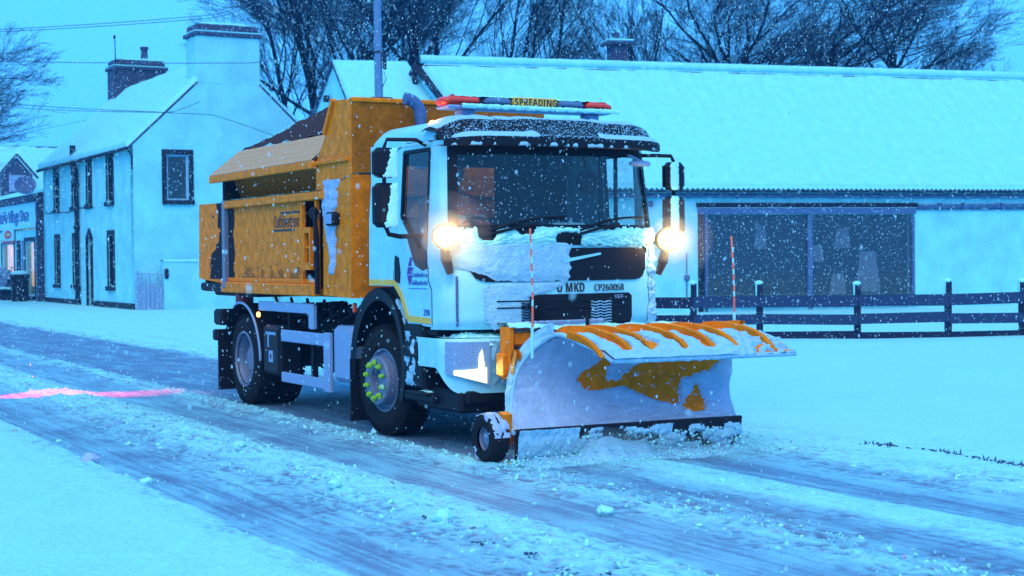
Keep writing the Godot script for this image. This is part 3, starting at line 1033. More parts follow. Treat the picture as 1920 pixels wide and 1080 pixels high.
func long_building() -> void:
	var h := thing("long_building", "long low white building with one huge snowy roof and a wide dark shop window", "building", BARN, BARN_TURN)
	var X0 := -6.9
	var X1 := 24.0
	var E := 3.48
	var FT := Transform3D()
	var st := mb()
	rects_with_holes(st, X0, X1, 0.0, E, [[-1.5, 5.44, 0.28, 2.84]], FT, -0.4, 0.0)
	rects_with_holes(st, X0, X1, 0.0, E, [], FT, -10.4, -10.0)
	box(st, Vector3(X1 - 0.2, 1.7, -5.2), Vector3(0.38, 3.4, 9.6))
	obj("wall", st, M.harl, h)
	# left end gable, a little askew as the plot is
	var ap := Vector3(-8.35, 7.45, -5.0)
	var rear := Vector3(-9.6, 3.5, -10.2)
	var front := Vector3(X0, 3.5, 0.0)
	st = mb()
	quad(st, Vector3(rear.x, 0, rear.z), Vector3(front.x, 0, front.z), front, rear)
	tri(st, rear, front, ap)
	obj("end_gable", st, M.harl, h)
	var gn := Vector3(-0.93, 0, 0.37)
	st = mb()
	bar(st, front + gn * 0.08 + Vector3(0.15, -0.2, 0.3), ap + gn * 0.08, 0.10, 0.34, 0.01, gn)
	obj("bargeboard", st, M.dark_trim, h)
	st = mb()
	bar(st, rear + gn * 0.08 + Vector3(-0.1, -0.1, -0.2), ap + gn * 0.08 + Vector3(0, 0.01, 0), 0.09, 0.24, 0.01, gn)
	obj("bargeboard", st, M.stone, h)
	st = mb()
	box(st, ap + gn * 0.17 + Vector3(0, -0.45, 0), Vector3(0.14, 0.7, 0.16), 0.02)
	obj("finial", st, M.dark_trim, h)
	# roof deck and its snow
	var a := Vector3(X0 - 0.05, E - 0.02, 0.3)
	var b := Vector3(X1 + 0.2, E - 0.02, 0.3)
	var c := Vector3(X1 + 0.2, 7.42, -5.0)
	var d := Vector3(ap.x, 7.42, -5.0)
	st = mb()
	oquad(st, a, b, c, d, Vector3(0, 0, -5))
	oquad(st, Vector3(rear.x, 3.5, -10.7), Vector3(X1 + 0.2, 3.5, -10.7), c, d, Vector3(0, 0, -5))
	var rf := obj("roof", st, M.slate, h)
	var n := Vector3(0, 5.3, 3.94).normalized()
	put("roof_snow", roof_slab(300, 60, a + n * 0.05, b + n * 0.05, c + n * 0.05, d + n * 0.05, 0.16, 0.022, 11.0), M.roof_snow, rf)
	st = mb()
	tube(st, [d + Vector3(0, 0.2, 0.05), c + Vector3(0, 0.2, 0.05)], 0.10, 8)
	for k in 66:
		tube(st, [d + Vector3(0.35 + k * 0.45, 0.2, 0.05), d + Vector3(0.42 + k * 0.45, 0.2, 0.05)], 0.125, 8)
	obj("ridge_tiles", st, M.slate, rf)
	put("ridge_snow", surf(420, 10, func(u: float, v: float):
		var x: float = d.x + u * (c.x - d.x)
		var an: float = lerpf(-0.75, 2.9, v) + 0.06 * nz.get_noise_2d(x * 2.0, 3.0)
		var rr: float = 0.13 + 0.05 * sin(PI * v) + 0.016 * nz.get_noise_2d(x * 1.7, v * 3.0)
		return Vector3(x, 7.60 + sin(an) * rr, -4.95 + cos(an) * rr), Vector3(0, 1, 1)), M.roof_snow, rf)
	for k in 70:
		if nz.get_noise_1d(k * 0.37) < -0.25:
			continue
		st = mb()
		var xx := d.x + 0.1 + k * 0.45
		bar(st, Vector3(xx, 7.445 + 0.008 * sin(k * 2.1), -4.72), Vector3(xx + 0.43, 7.445 + 0.008 * sin(k * 2.9), -4.72), 0.05, 0.035, 0.008)
		obj("ridge_tile", st, M.slate, rf)
	# corrugated sheet ends along the eave
	put("corrugated_eave", surf(1240, 3, func(u: float, v: float):
		var x: float = X0 + u * (X1 - X0)
		return Vector3(x, E + 0.015 + 0.035 * sin(x * TAU / 0.155) + v * 0.02, 0.44 - v * 0.28), Vector3.UP), M.slate, rf)
	put("eave_snow", surf(900, 6, func(u: float, v: float):
		var x: float = X0 + u * (X1 - X0)
		var k: float = 0.42 + 0.03 * nz.get_noise_2d(x * 1.3, 0.0) + 0.018 * nz.get_noise_2d(x * 5.0, 3.0)
		var cu: float = 0.035 * sin(x * TAU / 0.155)
		return Vector3(x, E + 0.065 + lerpf(cu * 0.9, 0.0, minf(1.0, v * 2.0)) + 0.09 * sin(v * PI * 0.5), k - 0.2 * v * v), Vector3(0, 1, 1)), M.roof_snow, rf)
	# gutter under it
	st = mb()
	tube(st, [Vector3(X0, E - 0.12, 0.12), Vector3(X1, E - 0.12, 0.12)], 0.055, 8)
	for k in 20:
		box(st, Vector3(X0 + 0.6 + k * 1.5, E - 0.12, 0.06), Vector3(0.04, 0.14, 0.12))
	obj("gutter", st, M.lavender_board, h)
	# shop window: lintel boards, jambs, mullion, panes, the dim room
	st = mb()
	box(st, Vector3(1.98, 3.10, 0.05), Vector3(7.06, 0.13, 0.10), 0.01)
	obj("lintel_board", st, M.dark_trim, h)
	st = mb()
	box(st, Vector3(1.98, 3.023, 0.075), Vector3(7.0, 0.02, 0.05), 0.004)
	obj("lintel_strip", st, M.sash, h)
	st = mb()
	box(st, Vector3(1.98, 2.93, 0.04), Vector3(6.98, 0.165, 0.07), 0.01)
	obj("lintel_board", st, M.lavender_board, h)
	st = mb()
	box(st, Vector3(-1.43, 1.45, 0.0), Vector3(0.12, 2.8, 0.14), 0.008)
	obj("jamb", st, M.dark_trim, h)
	st = mb()
	box(st, Vector3(-1.24, 1.42, -0.03), Vector3(0.09, 2.82, 0.1), 0.008)
	obj("jamb", st, M.lavender_board, h)
	st = mb()
	box(st, Vector3(5.40, 1.5, -0.03), Vector3(0.08, 2.5, 0.14), 0.008)
	obj("jamb", st, M.lavender_board, h)
	st = mb()
	box(st, Vector3(2.02, 1.43, -0.04), Vector3(0.15, 2.8, 0.12), 0.008)
	obj("mullion", st, M.lavender_board, h)
	for p in [[-1.19, 1.945], [2.095, 5.36]]:
		st = mb()
		box(st, Vector3((p[0] + p[1]) / 2, 1.56, -0.06), Vector3(p[1] - p[0], 2.54, 0.012))
		obj("pane", st, M.window_glass, h)
	st = mb()
	box(st, Vector3(1.98, 0.24, 0.05), Vector3(7.0, 0.08, 0.16), 0.01)
	obj("sill", st, M.lavender_board, h)
	st = mb()
	box(st, Vector3(2.0, 1.6, -3.0), Vector3(7.6, 3.2, 0.05))
	box(st, Vector3(-1.8, 1.6, -1.7), Vector3(0.05, 3.2, 2.55))
	box(st, Vector3(5.8, 1.6, -1.7), Vector3(0.05, 3.2, 2.55))
	box(st, Vector3(2.0, 3.22, -1.7), Vector3(7.6, 0.05, 2.55))
	box(st, Vector3(2.0, 0.03, -1.7), Vector3(7.5, 0.05, 2.5))
	obj("shop_room", st, M.shop_room, h)
	for k in [[3.35, 2.15, 0.5, 0.6], [4.2, 1.15, 0.7, 1.2], [2.5, 1.7, 0.45, 0.5], [0.7, 2.2, 0.35, 0.7], [3.2, 0.8, 0.5, 0.6]]:
		var kk: Array = k
		put("hanging_sheet", surf(14, 10, func(u: float, v: float): return Vector3(kk[0] + (u - 0.5) * kk[2] * (1.2 - 0.4 * v), kk[1] + (v - 0.5) * kk[3], -0.5 + 0.05 * sin(u * 17) + 0.05 * nz.get_noise_2d(u * 4, v * 3)), Vector3(0, 0, 1)), M.dust_sheet, h)
	# pipe along the wall, wire and box on the left
	st = mb()
	tube(st, [Vector3(5.5, 3.06, 0.09), Vector3(9.6, 3.08, 0.09), Vector3(16.0, 3.08, 0.09)], 0.055, 8)
	for x in [6.2, 7.0, 8.15, 8.3, 9.5]:
		tube(st, [Vector3(x, 3.07, 0.09), Vector3(x + 0.1, 3.07, 0.09)], 0.09, 8)
	tube(st, [Vector3(5.5, 2.98, 0.05), Vector3(16.0, 2.98, 0.05)], 0.025, 6)
	obj("wall_pipe", st, M.lavender_board, h)
	st = mb()
	tube(st, [Vector3(-1.86, 1.75, 0.03), Vector3(-1.86, 0.35, 0.03)], 0.02, 6)
	box(st, Vector3(-1.86, 1.05, 0.05), Vector3(0.15, 0.16, 0.08), 0.02)
	obj("wall_cable", st, M.lavender_board, h)
	st = mb()
	ball(st, Vector3(-2.95, 3.13, 0.06), Vector3(0.09, 0.09, 0.06), 6)
	obj("wall_vent", st, M.lavender_board, h)
	# chimney beyond the ridge
	st = mb()
	box(st, Vector3(-1.62, 7.5, -6.0), Vector3(0.52, 1.9, 0.52), 0.02)
	var ch := obj("chimney", st, M.stone, h)
	st = mb()
	box(st, Vector3(-1.62, 8.44, -6.0), Vector3(0.86, 0.1, 0.86), 0.02)
	lathe(st, Transform3D(Basis(Vector3.RIGHT, -PI / 2), Vector3(-1.66, 8.5, -6.0)), [[0.0, 0.0], [0.13, 0.0], [0.12, 0.3], [0, 0.3]], 12)
	obj("cope", st, M.stone, ch)
	st = mb()
	box(st, Vector3(-1.62, 8.53, -6.0), Vector3(0.84, 0.07, 0.84), 0.03)
	obj("cope_snow", st, M.roof_snow, ch)

func cottage() -> void:
	var h := thing("cottage", "small white cottage with a steep snowy roof behind the pole and the yellow lorry body", "cottage", BARN, BARN_TURN)
	var ap := Vector3(-10.74, 7.64, -6.0)
	var fr := Vector3(-10.26, 3.3, -0.84)
	var re := Vector3(-11.6, 3.3, -12.1)
	var st := mb()
	quad(st, Vector3(re.x, 0, re.z), Vector3(fr.x, 0, fr.z), fr, re)
	tri(st, re, fr, ap)
	obj("gable_wall", st, M.harl, h)
	st = mb()
	quad(st, Vector3(fr.x, 0, fr.z), Vector3(-7.15, 0, fr.z), Vector3(-7.15, 3.3, fr.z), fr)
	obj("front_wall", st, M.harl, h)
	var c := Vector3(-8.5, 7.64, -6.0)
	var b := Vector3(-7.15, 3.3, -0.84)
	st = mb()
	oquad(st, fr, b, c, ap, Vector3(-10, 0, -6))
	oquad(st, re, Vector3(-9.9, 3.3, -12.1), c, ap, Vector3(-10, 0, -6))
	var rf := obj("roof", st, M.slate, h)
	put("roof_snow", roof_slab(60, 50, fr + Vector3(-0.08, 0.05, 0.1), b + Vector3(0, 0.05, 0.1), c + Vector3(0, 0.05, 0), ap + Vector3(-0.08, 0.05, 0), 0.12, 0.03, 60.0), M.roof_snow, rf)
	st = mb()
	var gn := Vector3(-0.95, 0, 0.25)
	bar(st, fr + gn * 0.05, ap + gn * 0.05, 0.05, 0.13, 0.0, gn)
	bar(st, re + gn * 0.05, ap + gn * 0.05, 0.05, 0.13, 0.0, gn)
	obj("bargeboard", st, M.stone, h)
	st = mb()
	box(st, Vector3(-10.95, 6.55, -6.3), Vector3(0.16, 0.2, 0.22), 0.02)
	obj("gable_vent", st, M.dark_trim, h)

# ------------------------------------------------------------------ trees
class TreeShape:
	var v := PackedVector3Array()
	var n := PackedVector3Array()
	var c := PackedColorArray()
	var i := PackedInt32Array()
	func ring(p: Vector3, d: Vector3, r: float, sides: int, bare: Color, white: float) -> void:
		var x := Vector3.UP.cross(d)
		if x.length() < 0.05:
			x = Vector3.RIGHT
		x = x.normalized()
		var y := d.cross(x)
		for k in sides:
			var a := TAU * k / sides + 0.4
			var q := x * cos(a) + y * sin(a)
			v.append(p + q * r)
			n.append(q)
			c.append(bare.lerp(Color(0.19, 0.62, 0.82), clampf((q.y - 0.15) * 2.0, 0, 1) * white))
	func join(first: int, rings: int, sides: int) -> void:
		for r in rings - 1:
			for k in sides:
				var a := first + r * sides + k
				var b := first + r * sides + (k + 1) % sides
				i.append_array([a, b, b + sides, a, b + sides, a + sides])
	func mesh() -> ArrayMesh:
		var arr := []
		arr.resize(Mesh.ARRAY_MAX)
		arr[Mesh.ARRAY_VERTEX] = v
		arr[Mesh.ARRAY_NORMAL] = n
		arr[Mesh.ARRAY_COLOR] = c
		arr[Mesh.ARRAY_INDEX] = i
		var m := ArrayMesh.new()
		m.add_surface_from_arrays(Mesh.PRIMITIVE_TRIANGLES, arr)
		return m

func grow(t: TreeShape, rg: RandomNumberGenerator, p: Vector3, d: Vector3, length: float, r: float, level: int, o: Dictionary) -> void:
	var last: int = o.levels
	var segs: int = [6, 6, 5, 3, 2, 2][level]
	var sides: int = [9, 6, 4, 3, 3, 3][level]
	var wind: Vector3 = o.wind
	var tw: float = o.twist
	var pts := [p]
	var dirs := [d]
	var dd := d
	for s in segs:
		var bend := Vector3(rg.randfn(), rg.randfn(), rg.randfn()) * tw * (0.5 if level == 0 else 1.0)
		dd = (dd + bend + wind * (0.02 + 0.05 * level) + Vector3.UP * o.lift * (0.0 if level == 0 else 0.06)).normalized()
		pts.append(pts[-1] + dd * length / segs)
		dirs.append(dd)
	var first := t.v.size()
	for s in segs + 1:
		var k := float(s) / segs
		t.ring(pts[s], dirs[s], maxf(r * (1.0 - k * (0.45 if level < 2 else 0.65)), o.twig), sides, Color(0.055, 0.145, 0.48), o.white if level > 0 else 0.35)  # strong blue paints distance haze into the bark colour
	t.join(first, segs + 1, sides)
	if level >= last:
		return
	var kids: int = o.kids[level]
	for q in kids:
		var k := lerpf(o.start[level], 1.0, (q + rg.randf()) / kids)
		var f := k * segs
		var i0 := mini(int(f), segs - 1)
		var at: Vector3 = pts[i0].lerp(pts[i0 + 1], f - i0)
		var base: Vector3 = dirs[i0 + 1]
		var side := base.cross(Vector3(rg.randfn(), rg.randfn(), rg.randfn())).normalized()
		var spread: float = o.spread[level] * rg.randf_range(0.65, 1.25)
		var nd := (base * cos(spread) + side * sin(spread)).normalized()
		if nd.y < -0.25:
			nd.y *= -0.4
			nd = nd.normalized()
		grow(t, rg, at, nd, length * o.ratio[level] * rg.randf_range(0.7, 1.2) * (1.15 - 0.45 * k), r * (1.0 - k * 0.4) * o.thin[level], level + 1, o)

func make_tree(sd: int, height: float, r: float, o: Dictionary) -> Array:
	var rg := RandomNumberGenerator.new()
	rg.seed = sd
	var crown := TreeShape.new()
	var trunk := TreeShape.new()
	var keep: int = o.levels
	o.levels = 0
	var lean: Vector3 = o.lean
	grow(trunk, rg, Vector3(0, -0.3, 0), (Vector3.UP + lean).normalized(), height, r, 0, o)
	o.levels = keep
	rg.seed = sd
	grow(crown, rg, Vector3(0, -0.3, 0), (Vector3.UP + lean).normalized(), height, r * 0.98, 0, o)
	return [trunk.mesh(), crown.mesh()]

func trees() -> void:
	var bank := "bare trees on the bank behind the roofs"
	var full := {"levels": 5, "wind": Vector3(-0.6, 0.25, 0), "lean": Vector3(-0.12, 0, 0), "twist": 0.10, "lift": 0.35, "twig": 0.0036, "white": 1.0, "kids": [8, 7, 7, 6, 5], "start": [0.4, 0.15, 0.12, 0.1, 0.15], "spread": [0.75, 0.62, 0.62, 0.6, 0.6], "ratio": [0.95, 0.68, 0.6, 0.56, 0.6], "thin": [0.40, 0.40, 0.45, 0.5, 0.7]}
	var swept := make_tree(5, 7.2, 0.24, full)
	var up := full.duplicate()
	up.wind = Vector3(0.1, 0.4, 0)
	up.lean = Vector3(0.02, 0, 0)
	var forked := make_tree(12, 6.4, 0.30, up)
	var right := full.duplicate()
	right.wind = Vector3(0.55, 0.1, 0.1)
	right.lean = Vector3(0.05, 0, 0)
	right.twist = 0.16
	right.spread = [0.85, 0.75, 0.7, 0.7, 0.65]
	var gnarled := make_tree(23, 5.8, 0.30, right)
	var gnarled_too := make_tree(31, 5.4, 0.27, right)
	var thin := {"levels": 4, "wind": Vector3(0.5, 0.6, 0), "lean": Vector3(0.22, 0, 0), "twist": 0.07, "lift": 0.7, "twig": 0.0036, "white": 0.9, "kids": [11, 7, 6, 5], "start": [0.3, 0.2, 0.15, 0.2], "spread": [0.62, 0.6, 0.6, 0.6], "ratio": [0.45, 0.55, 0.55, 0.6], "thin": [0.42, 0.55, 0.6, 0.7]}
	var slim := make_tree(41, 8.6, 0.10, thin)
	var slim_too := make_tree(47, 8.0, 0.09, thin)
	var bush := thin.duplicate()
	bush.kids = [12, 8, 7, 5]
	bush.spread = [0.7, 0.6, 0.6, 0.5]
	bush.start = [0.1, 0.1, 0.1, 0.2]
	bush.ratio = [0.6, 0.5, 0.5, 0.6]
	var scrub := make_tree(53, 5.6, 0.10, bush)
	# [shape, x, z, base height, turn, scale, name, label]
	for e in [
		[swept, -7.4, -62.0, 4.2, 0.0, 1.0, "bare_tree", "wind-swept bare tree leaning left between the big chimney and the pole"],
		[scrub, -8.3, -64.0, 4.6, 3.6, 1.3, "twiggy_tree", "fine twiggy tree just right of the big chimney, partly behind the gable"],
		[forked, -5.9, -65.0, 4.3, 2.4, 1.0, "bare_tree", "forked bare tree directly left of the pole, behind the cottage roof"],
		[forked, -3.9, -62.0, 4.0, 0.0, 1.05, "bare_tree", "thick forked bare tree rising behind the ridge just right of the pole"],
		[swept, -5.8, -68.0, 4.6, 0.9, 0.95, "bare_tree", "paler bare tree standing behind the forked tree and the pole"],
		[slim, -1.2, -63.0, 4.2, 0.0, 1.0, "slim_tree", "leftmost slender upright tree of the clump above the light bar"],
		[slim_too, -0.6, -64.0, 4.2, 0.5, 1.05, "slim_tree", "slender dark-stemmed tree in the middle of the clump above the light bar"],
		[slim_too, 0.15, -63.5, 4.2, -0.4, 1.0, "slim_tree", "slender tree with a curving stem left of the rightmost leaning one"],
		[slim, 0.85, -63.0, 4.1, 0.3, 1.02, "slim_tree", "rightmost slender tree of the clump, leaning right towards the chimney"],
		[scrub, 2.9, -66.0, 4.4, 0.2, 1.0, "twiggy_tree", "low twiggy tree behind the small square chimney"],
		[scrub, 5.6, -62.0, 4.2, 2.0, 1.25, "twiggy_tree", "dense twiggy tree right of the small square chimney"],
		[gnarled_too, 8.0, -63.0, 4.3, 0.0, 1.1, "spreading_tree", "leftmost broad spreading bare tree above the long snowy roof"],
		[gnarled, 10.2, -65.0, 4.4, 1.1, 1.05, "spreading_tree", "broad spreading tree standing between the leftmost one and the many-forked one"],
		[gnarled, 12.7, -62.0, 4.2, 0.0, 1.05, "spreading_tree", "many-forked spreading tree low over the middle of the long ridge"],
		[gnarled_too, 15.0, -62.5, 4.2, 0.35, 1.12, "spreading_tree", "rightmost spreading tree, its limbs sweeping far to the right"],
		[scrub, 18.6, -68.0, 4.2, 0.4, 1.0, "twiggy_tree", "hazy rounded twiggy tree near the right end of the ridge"],
		[scrub, 22.0, -72.0, 4.0, 1.4, 0.9, "twiggy_tree", "faint twiggy tree at the far right edge above the ridge"],
		[gnarled, -22.6, -56.0, 0.0, 0.3, 1.15, "bare_tree", "dark bare tree reaching in from the left edge beside the wires"],
		[scrub, -14.4, -74.0, 3.4, 0.0, 0.9, "twiggy_tree", "small twiggy treetop peeping over the white house roof left of its chimney"]]:
		var t := thing(e[6], e[7], "tree", Vector3(e[1], e[3], e[2]), e[4], bank)
		t.scale = Vector3.ONE * e[5]
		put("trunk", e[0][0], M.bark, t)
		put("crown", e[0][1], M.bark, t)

# ------------------------------------------------------------------ the post and rail fence
func fence() -> void:
	var f := thing("rail_fence", "dark three-rail timber fence with snow-capped posts before the long building", "fence")
	var ps := [Vector3(-2.6, 0, -31.4), Vector3(-0.6, 0, -31.1), Vector3(1.4, 0, -30.8), Vector3(3.55, 0, -30.3), Vector3(4.80, 0, -30.0), Vector3(6.63, 0, -29.7), Vector3(8.40, 0, -29.8), Vector3(9.96, 0, -30.2), Vector3(11.9, 0, -30.6), Vector3(14.0, 0, -31.0)]
	for i in ps.size():
		var p: Vector3 = ps[i]
		var hh := 1.13 + 0.02 * sin(i * 2.3)
		var st := mb()
		box(st, p + Vector3(0, hh / 2 - 0.1, 0), Vector3(0.125, hh + 0.2, 0.11), 0.012, Basis(Vector3.UP, 0.1 * sin(i)) * Basis(Vector3.BACK, 0.012 * sin(i * 3.1)))
		var post := obj("post", st, M.post_wood, f)
		st = mb()
		ball(st, p + Vector3(-0.01, hh + 0.005, 0), Vector3(0.085, 0.05, 0.075), 6)
		box(st, p + Vector3(-0.066, hh - 0.2, 0.02), Vector3(0.02, 0.42, 0.07), 0.008)
		obj("snow_cap", st, M.snow, post)
	for i in ps.size() - 1:
		var a: Vector3 = ps[i] + Vector3(0, 0, 0.075)
		var b: Vector3 = ps[i + 1] + Vector3(0, 0, 0.075)
		for k in 3:
			var y: float = [0.10, 0.43, 0.78][k] + 0.012 * sin(i * 5.0 + k)
			var y2: float = y + 0.02 * sin(i * 3.7 + k * 2.0)
			var st := mb()
			bar(st, a + Vector3(0.0, y, 0), b + Vector3(-0.006, y2, 0), 0.035, [0.17, 0.2, 0.22][k], 0.006)
			var rail := obj("rail", st, M.post_wood if k == 0 or i == 2 else M.fence_wood, f)
			var top: float = [0.085, 0.10, 0.11][k]
			put("rail_snow", snow_on(40, 3, func(u: float, v: float): return a.lerp(b, u) + Vector3(0, lerpf(y, y2, u) + top, 0.022 - 0.044 * v), func(u: float, v: float): return 0.028 + 0.014 * nz.get_noise_2d(u * 9 + i * 5, k * 3.0), Vector3.UP), M.snow, rail)

func pole_and_wires() -> void:
	var p := thing("utility_pole", "tall grey pole with a small box rising behind the yellow lorry body", "pole", Vector3(-3.38, 0, -40.0))
	var st := mb()
	tube(st, [Vector3(0.03, -0.3, 0), Vector3(0.0, 5.5, 0), Vector3(-0.03, 9.6, 0)], [0.125, 0.11, 0.09], 12)
	obj("shaft", st, M.pole, p)
	st = mb()
	box(st, Vector3(0.16, 6.75, 0.05), Vector3(0.09, 0.4, 0.12), 0.02)
	box(st, Vector3(0.0, 7.0, 0.0), Vector3(0.25, 0.04, 0.25))
	tube(st, [Vector3(0.14, 6.5, 0.05), Vector3(0.19, 6.3, 0.05), Vector3(0.1, 6.1, 0.05)], 0.012, 6)
	obj("junction_box", st, M.dark_trim, p)
	var ws := [
		["upper of two parallel wires crossing the sky at top left", Vector3(-17.1, 8.52, -46), Vector3(-8.61, 8.96, -46), Vector3(-3.4, 9.45, -40.0), 0.0],
		["lower of two parallel wires crossing the sky at top left", Vector3(-17.1, 8.46, -46), Vector3(-8.61, 8.87, -46), Vector3(-3.4, 9.3, -40.0), 0.0],
		["thin wire passing in front of the house's large chimney", Vector3(-18.0, 7.52, -44), Vector3(-7.05, 7.26, -44), Vector3(-3.4, 7.6, -40.0), 0.0],
		["thin wire running to the gable level with the foot of the house's far chimney", Vector3(-17.0, 6.58, -46), Vector3(-11.0, 6.5, -50.5), Vector3(-10.35, 6.96, -51.7), 0.0],
		["wire that meets the white gable and droops across it", Vector3(-17.0, 6.47, -46.5), Vector3(-10.46, 6.17, -47), Vector3(-9.72, 6.42, -50.6), 0.0]]
	for w in ws:
		var o := mb()
		var pts := []
		for k in 25:
			var u := k / 24.0
			if u < 0.6:
				pts.append(w[1].lerp(w[2], u / 0.6) - Vector3(0, 0.06 * sin(PI * u / 0.6), 0))
			else:
				pts.append(w[2].lerp(w[3], (u - 0.6) / 0.4))
		if w[0].begins_with("wire that"):
			for q in [Vector3(-9.3, 6.3, -50.85), Vector3(-8.7, 6.1, -51.2), Vector3(-7.98, 5.84, -51.6), Vector3(-7.4, 5.6, -51.9)]:
				pts.append(q)
		tube(o, pts, 0.011, 5)
		var m := obj("overhead_wire", o, M.wire)
		tag(m, w[0], "wire", "overhead wires")
	var o := mb()
	tube(o, [Vector3(-24.5, 7.7, -75), Vector3(-20.56, 8.51, -75), Vector3(-17, 9.4, -75)], 0.009, 5)
	tag(obj("overhead_wire", o, M.wire), "faint distant wire sloping up towards the far chimney", "wire", "overhead wires")
	o = mb()
	tube(o, [Vector3(15.5, 10.5, -60), Vector3(18.15, 10.8, -60), Vector3(22.0, 11.2, -60)], 0.012, 5)
	tag(obj("overhead_wire", o, M.wire), "faint wire in the sky at the top right corner", "wire", "overhead wires")

# ------------------------------------------------------------------ the gritter lorry; x to its left (the picture's right), z forwards
const PLAN := [[0.0, 0.10], [0.3, 0.095], [0.6, 0.07], [0.85, 0.02], [1.0, -0.045], [1.08, -0.12], [1.13, -0.20], [1.15, -0.32]]

func plan_z(x: float) -> float:
	var a := absf(x)
	for i in PLAN.size() - 1:
		if a <= PLAN[i + 1][0]:
			var k: float = (a - PLAN[i][0]) / (PLAN[i + 1][0] - PLAN[i][0])
			var p0: float = PLAN[maxi(i - 1, 0)][1] if i > 0 else PLAN[1][1]
			return cubic_interpolate(PLAN[i][1], PLAN[i + 1][1], p0, PLAN[mini(i + 2, PLAN.size() - 1)][1], k) if i > 0 and i < 5 else lerpf(PLAN[i][1], PLAN[i + 1][1], k)
	return -0.32

func tumble(y: float) -> float:
	return 0.06 * maxf(0.0, y - 1.95)

# a point of the cab's front, off metres proud
func front(x: float, y: float, off := 0.0) -> Vector3:
	var k := clampf(x / 1.0, -1, 1)
	return Vector3(x * (1.0 - tumble(y) / 1.15) + off * 0.5 * k * absf(k), y, plan_z(x) - 0.11 * maxf(0.0, y - 1.92) + off)

func flank(p: Vector2, sx: float, off := 0.0) -> Vector3:
	return Vector3(sx * (1.15 - tumble(p.y) + off), p.y, p.x)

func side_panel(st: SurfaceTool, pts: Array, sx: float, thick := 0.03) -> void:
	var p := PackedVector2Array(pts)
	if Geometry2D.is_polygon_clockwise(p):
		p.reverse()
	var idx := Geometry2D.triangulate_polygon(p)
	var mid := Vector3(0, 1.9, -1.0)
	st.set_smooth_group(-1)
	for i in range(0, idx.size(), 3):
		otri(st, flank(p[idx[i]], sx), flank(p[idx[i + 1]], sx), flank(p[idx[i + 2]], sx), mid)
		var far := Vector3(sx * 9.0, 1.9, -1.0)
		otri(st, flank(p[idx[i]], sx, -thick), flank(p[idx[i + 1]], sx, -thick), flank(p[idx[i + 2]], sx, -thick), far)
	for i in p.size():
		var a := p[i]
		var b := p[(i + 1) % p.size()]
		quad(st, flank(a, sx), flank(b, sx), flank(b, sx, -thick), flank(a, sx, -thick))

func wheel(t: Node3D, called: String, at: Vector3, sx: float, steer: float, r: float, w: float, convex: bool) -> Node3D:
	var o := part(called, t)
	o.position = at
	o.rotation.y = steer
	# outward axis
	var T := Transform3D(Basis(Vector3.UP, sx * PI / 2), Vector3.ZERO)
	var st := mb()
	lathe(st, T, [[0.29, -w], [r - 0.10, -w - 0.01], [r - 0.03, -w + 0.02], [r, -w + 0.06], [r, -0.06], [r - 0.03, -0.02], [r - 0.09, 0.005], [0.34, 0.0], [0.29, -0.03]], 56)
	for k in 60:
		var a := TAU * k / 60
		for e in [[-0.25, 0.33], [-0.75, 0.33], [-0.5, 0.2]]:
			var c := T * Vector3(cos(a + e[0] * 0.08) * r, sin(a + e[0] * 0.08) * r, w * e[0])
			box(st, c, Vector3(0.03, 0.026, w * e[1]), 0.0, T.basis * Basis(Vector3.BACK, a))
	obj("tyre", st, M.tyre, o)
	st = mb()
	if convex:
		lathe(st, T, [[0.315, -0.05], [0.315, -0.02], [0.295, -0.02], [0.275, -0.06], [0.245, -0.05], [0.238, 0.04], [0.228, 0.06], [0.125, 0.06], [0.12, 0.0], [0.115, -0.02], [0.06, 0.0], [0.0, 0.0]], 44)
	else:
		lathe(st, T, [[0.33, -0.03], [0.33, 0.0], [0.31, 0.005], [0.285, -0.07], [0.27, -0.15], [0.20, -0.17], [0.13, -0.16], [0.13, -0.08], [0.0, -0.07]], 44)
	obj("rim", st, M.steel, o)
	for k in 10:
		var a := TAU * (k + 0.5) / 10
		st = mb()
		var c := T * Vector3(cos(a) * 0.168, sin(a) * 0.168, 0.075 if convex else -0.14)
		var f := Transform3D(T.basis * Basis(Vector3.BACK, a), c)
		if convex:
			prism(st, PackedVector2Array([Vector2(-0.022, -0.015), Vector2(-0.007, -0.022), Vector2(0.012, -0.02), Vector2(0.04, 0.0), Vector2(0.012, 0.02), Vector2(-0.007, 0.022), Vector2(-0.022, 0.015)]), f, -0.005, 0.018)
		lathe(st, f, [[0.020, 0.0], [0.018, 0.035], [0.0, 0.04]], 8)
		obj("wheel_nut", st, M.nut_green if convex else M.steel, o)
	return o

func lorry() -> void:
	var t := thing("gritter_lorry", "white-cabbed yellow-bodied gritter lorry with lit lamps driving through the snow", "lorry", AT, STREET)
	lorry_cab(t)
	lorry_front(t)
	lorry_chassis(t)
	lorry_body(t)
	grit_load()

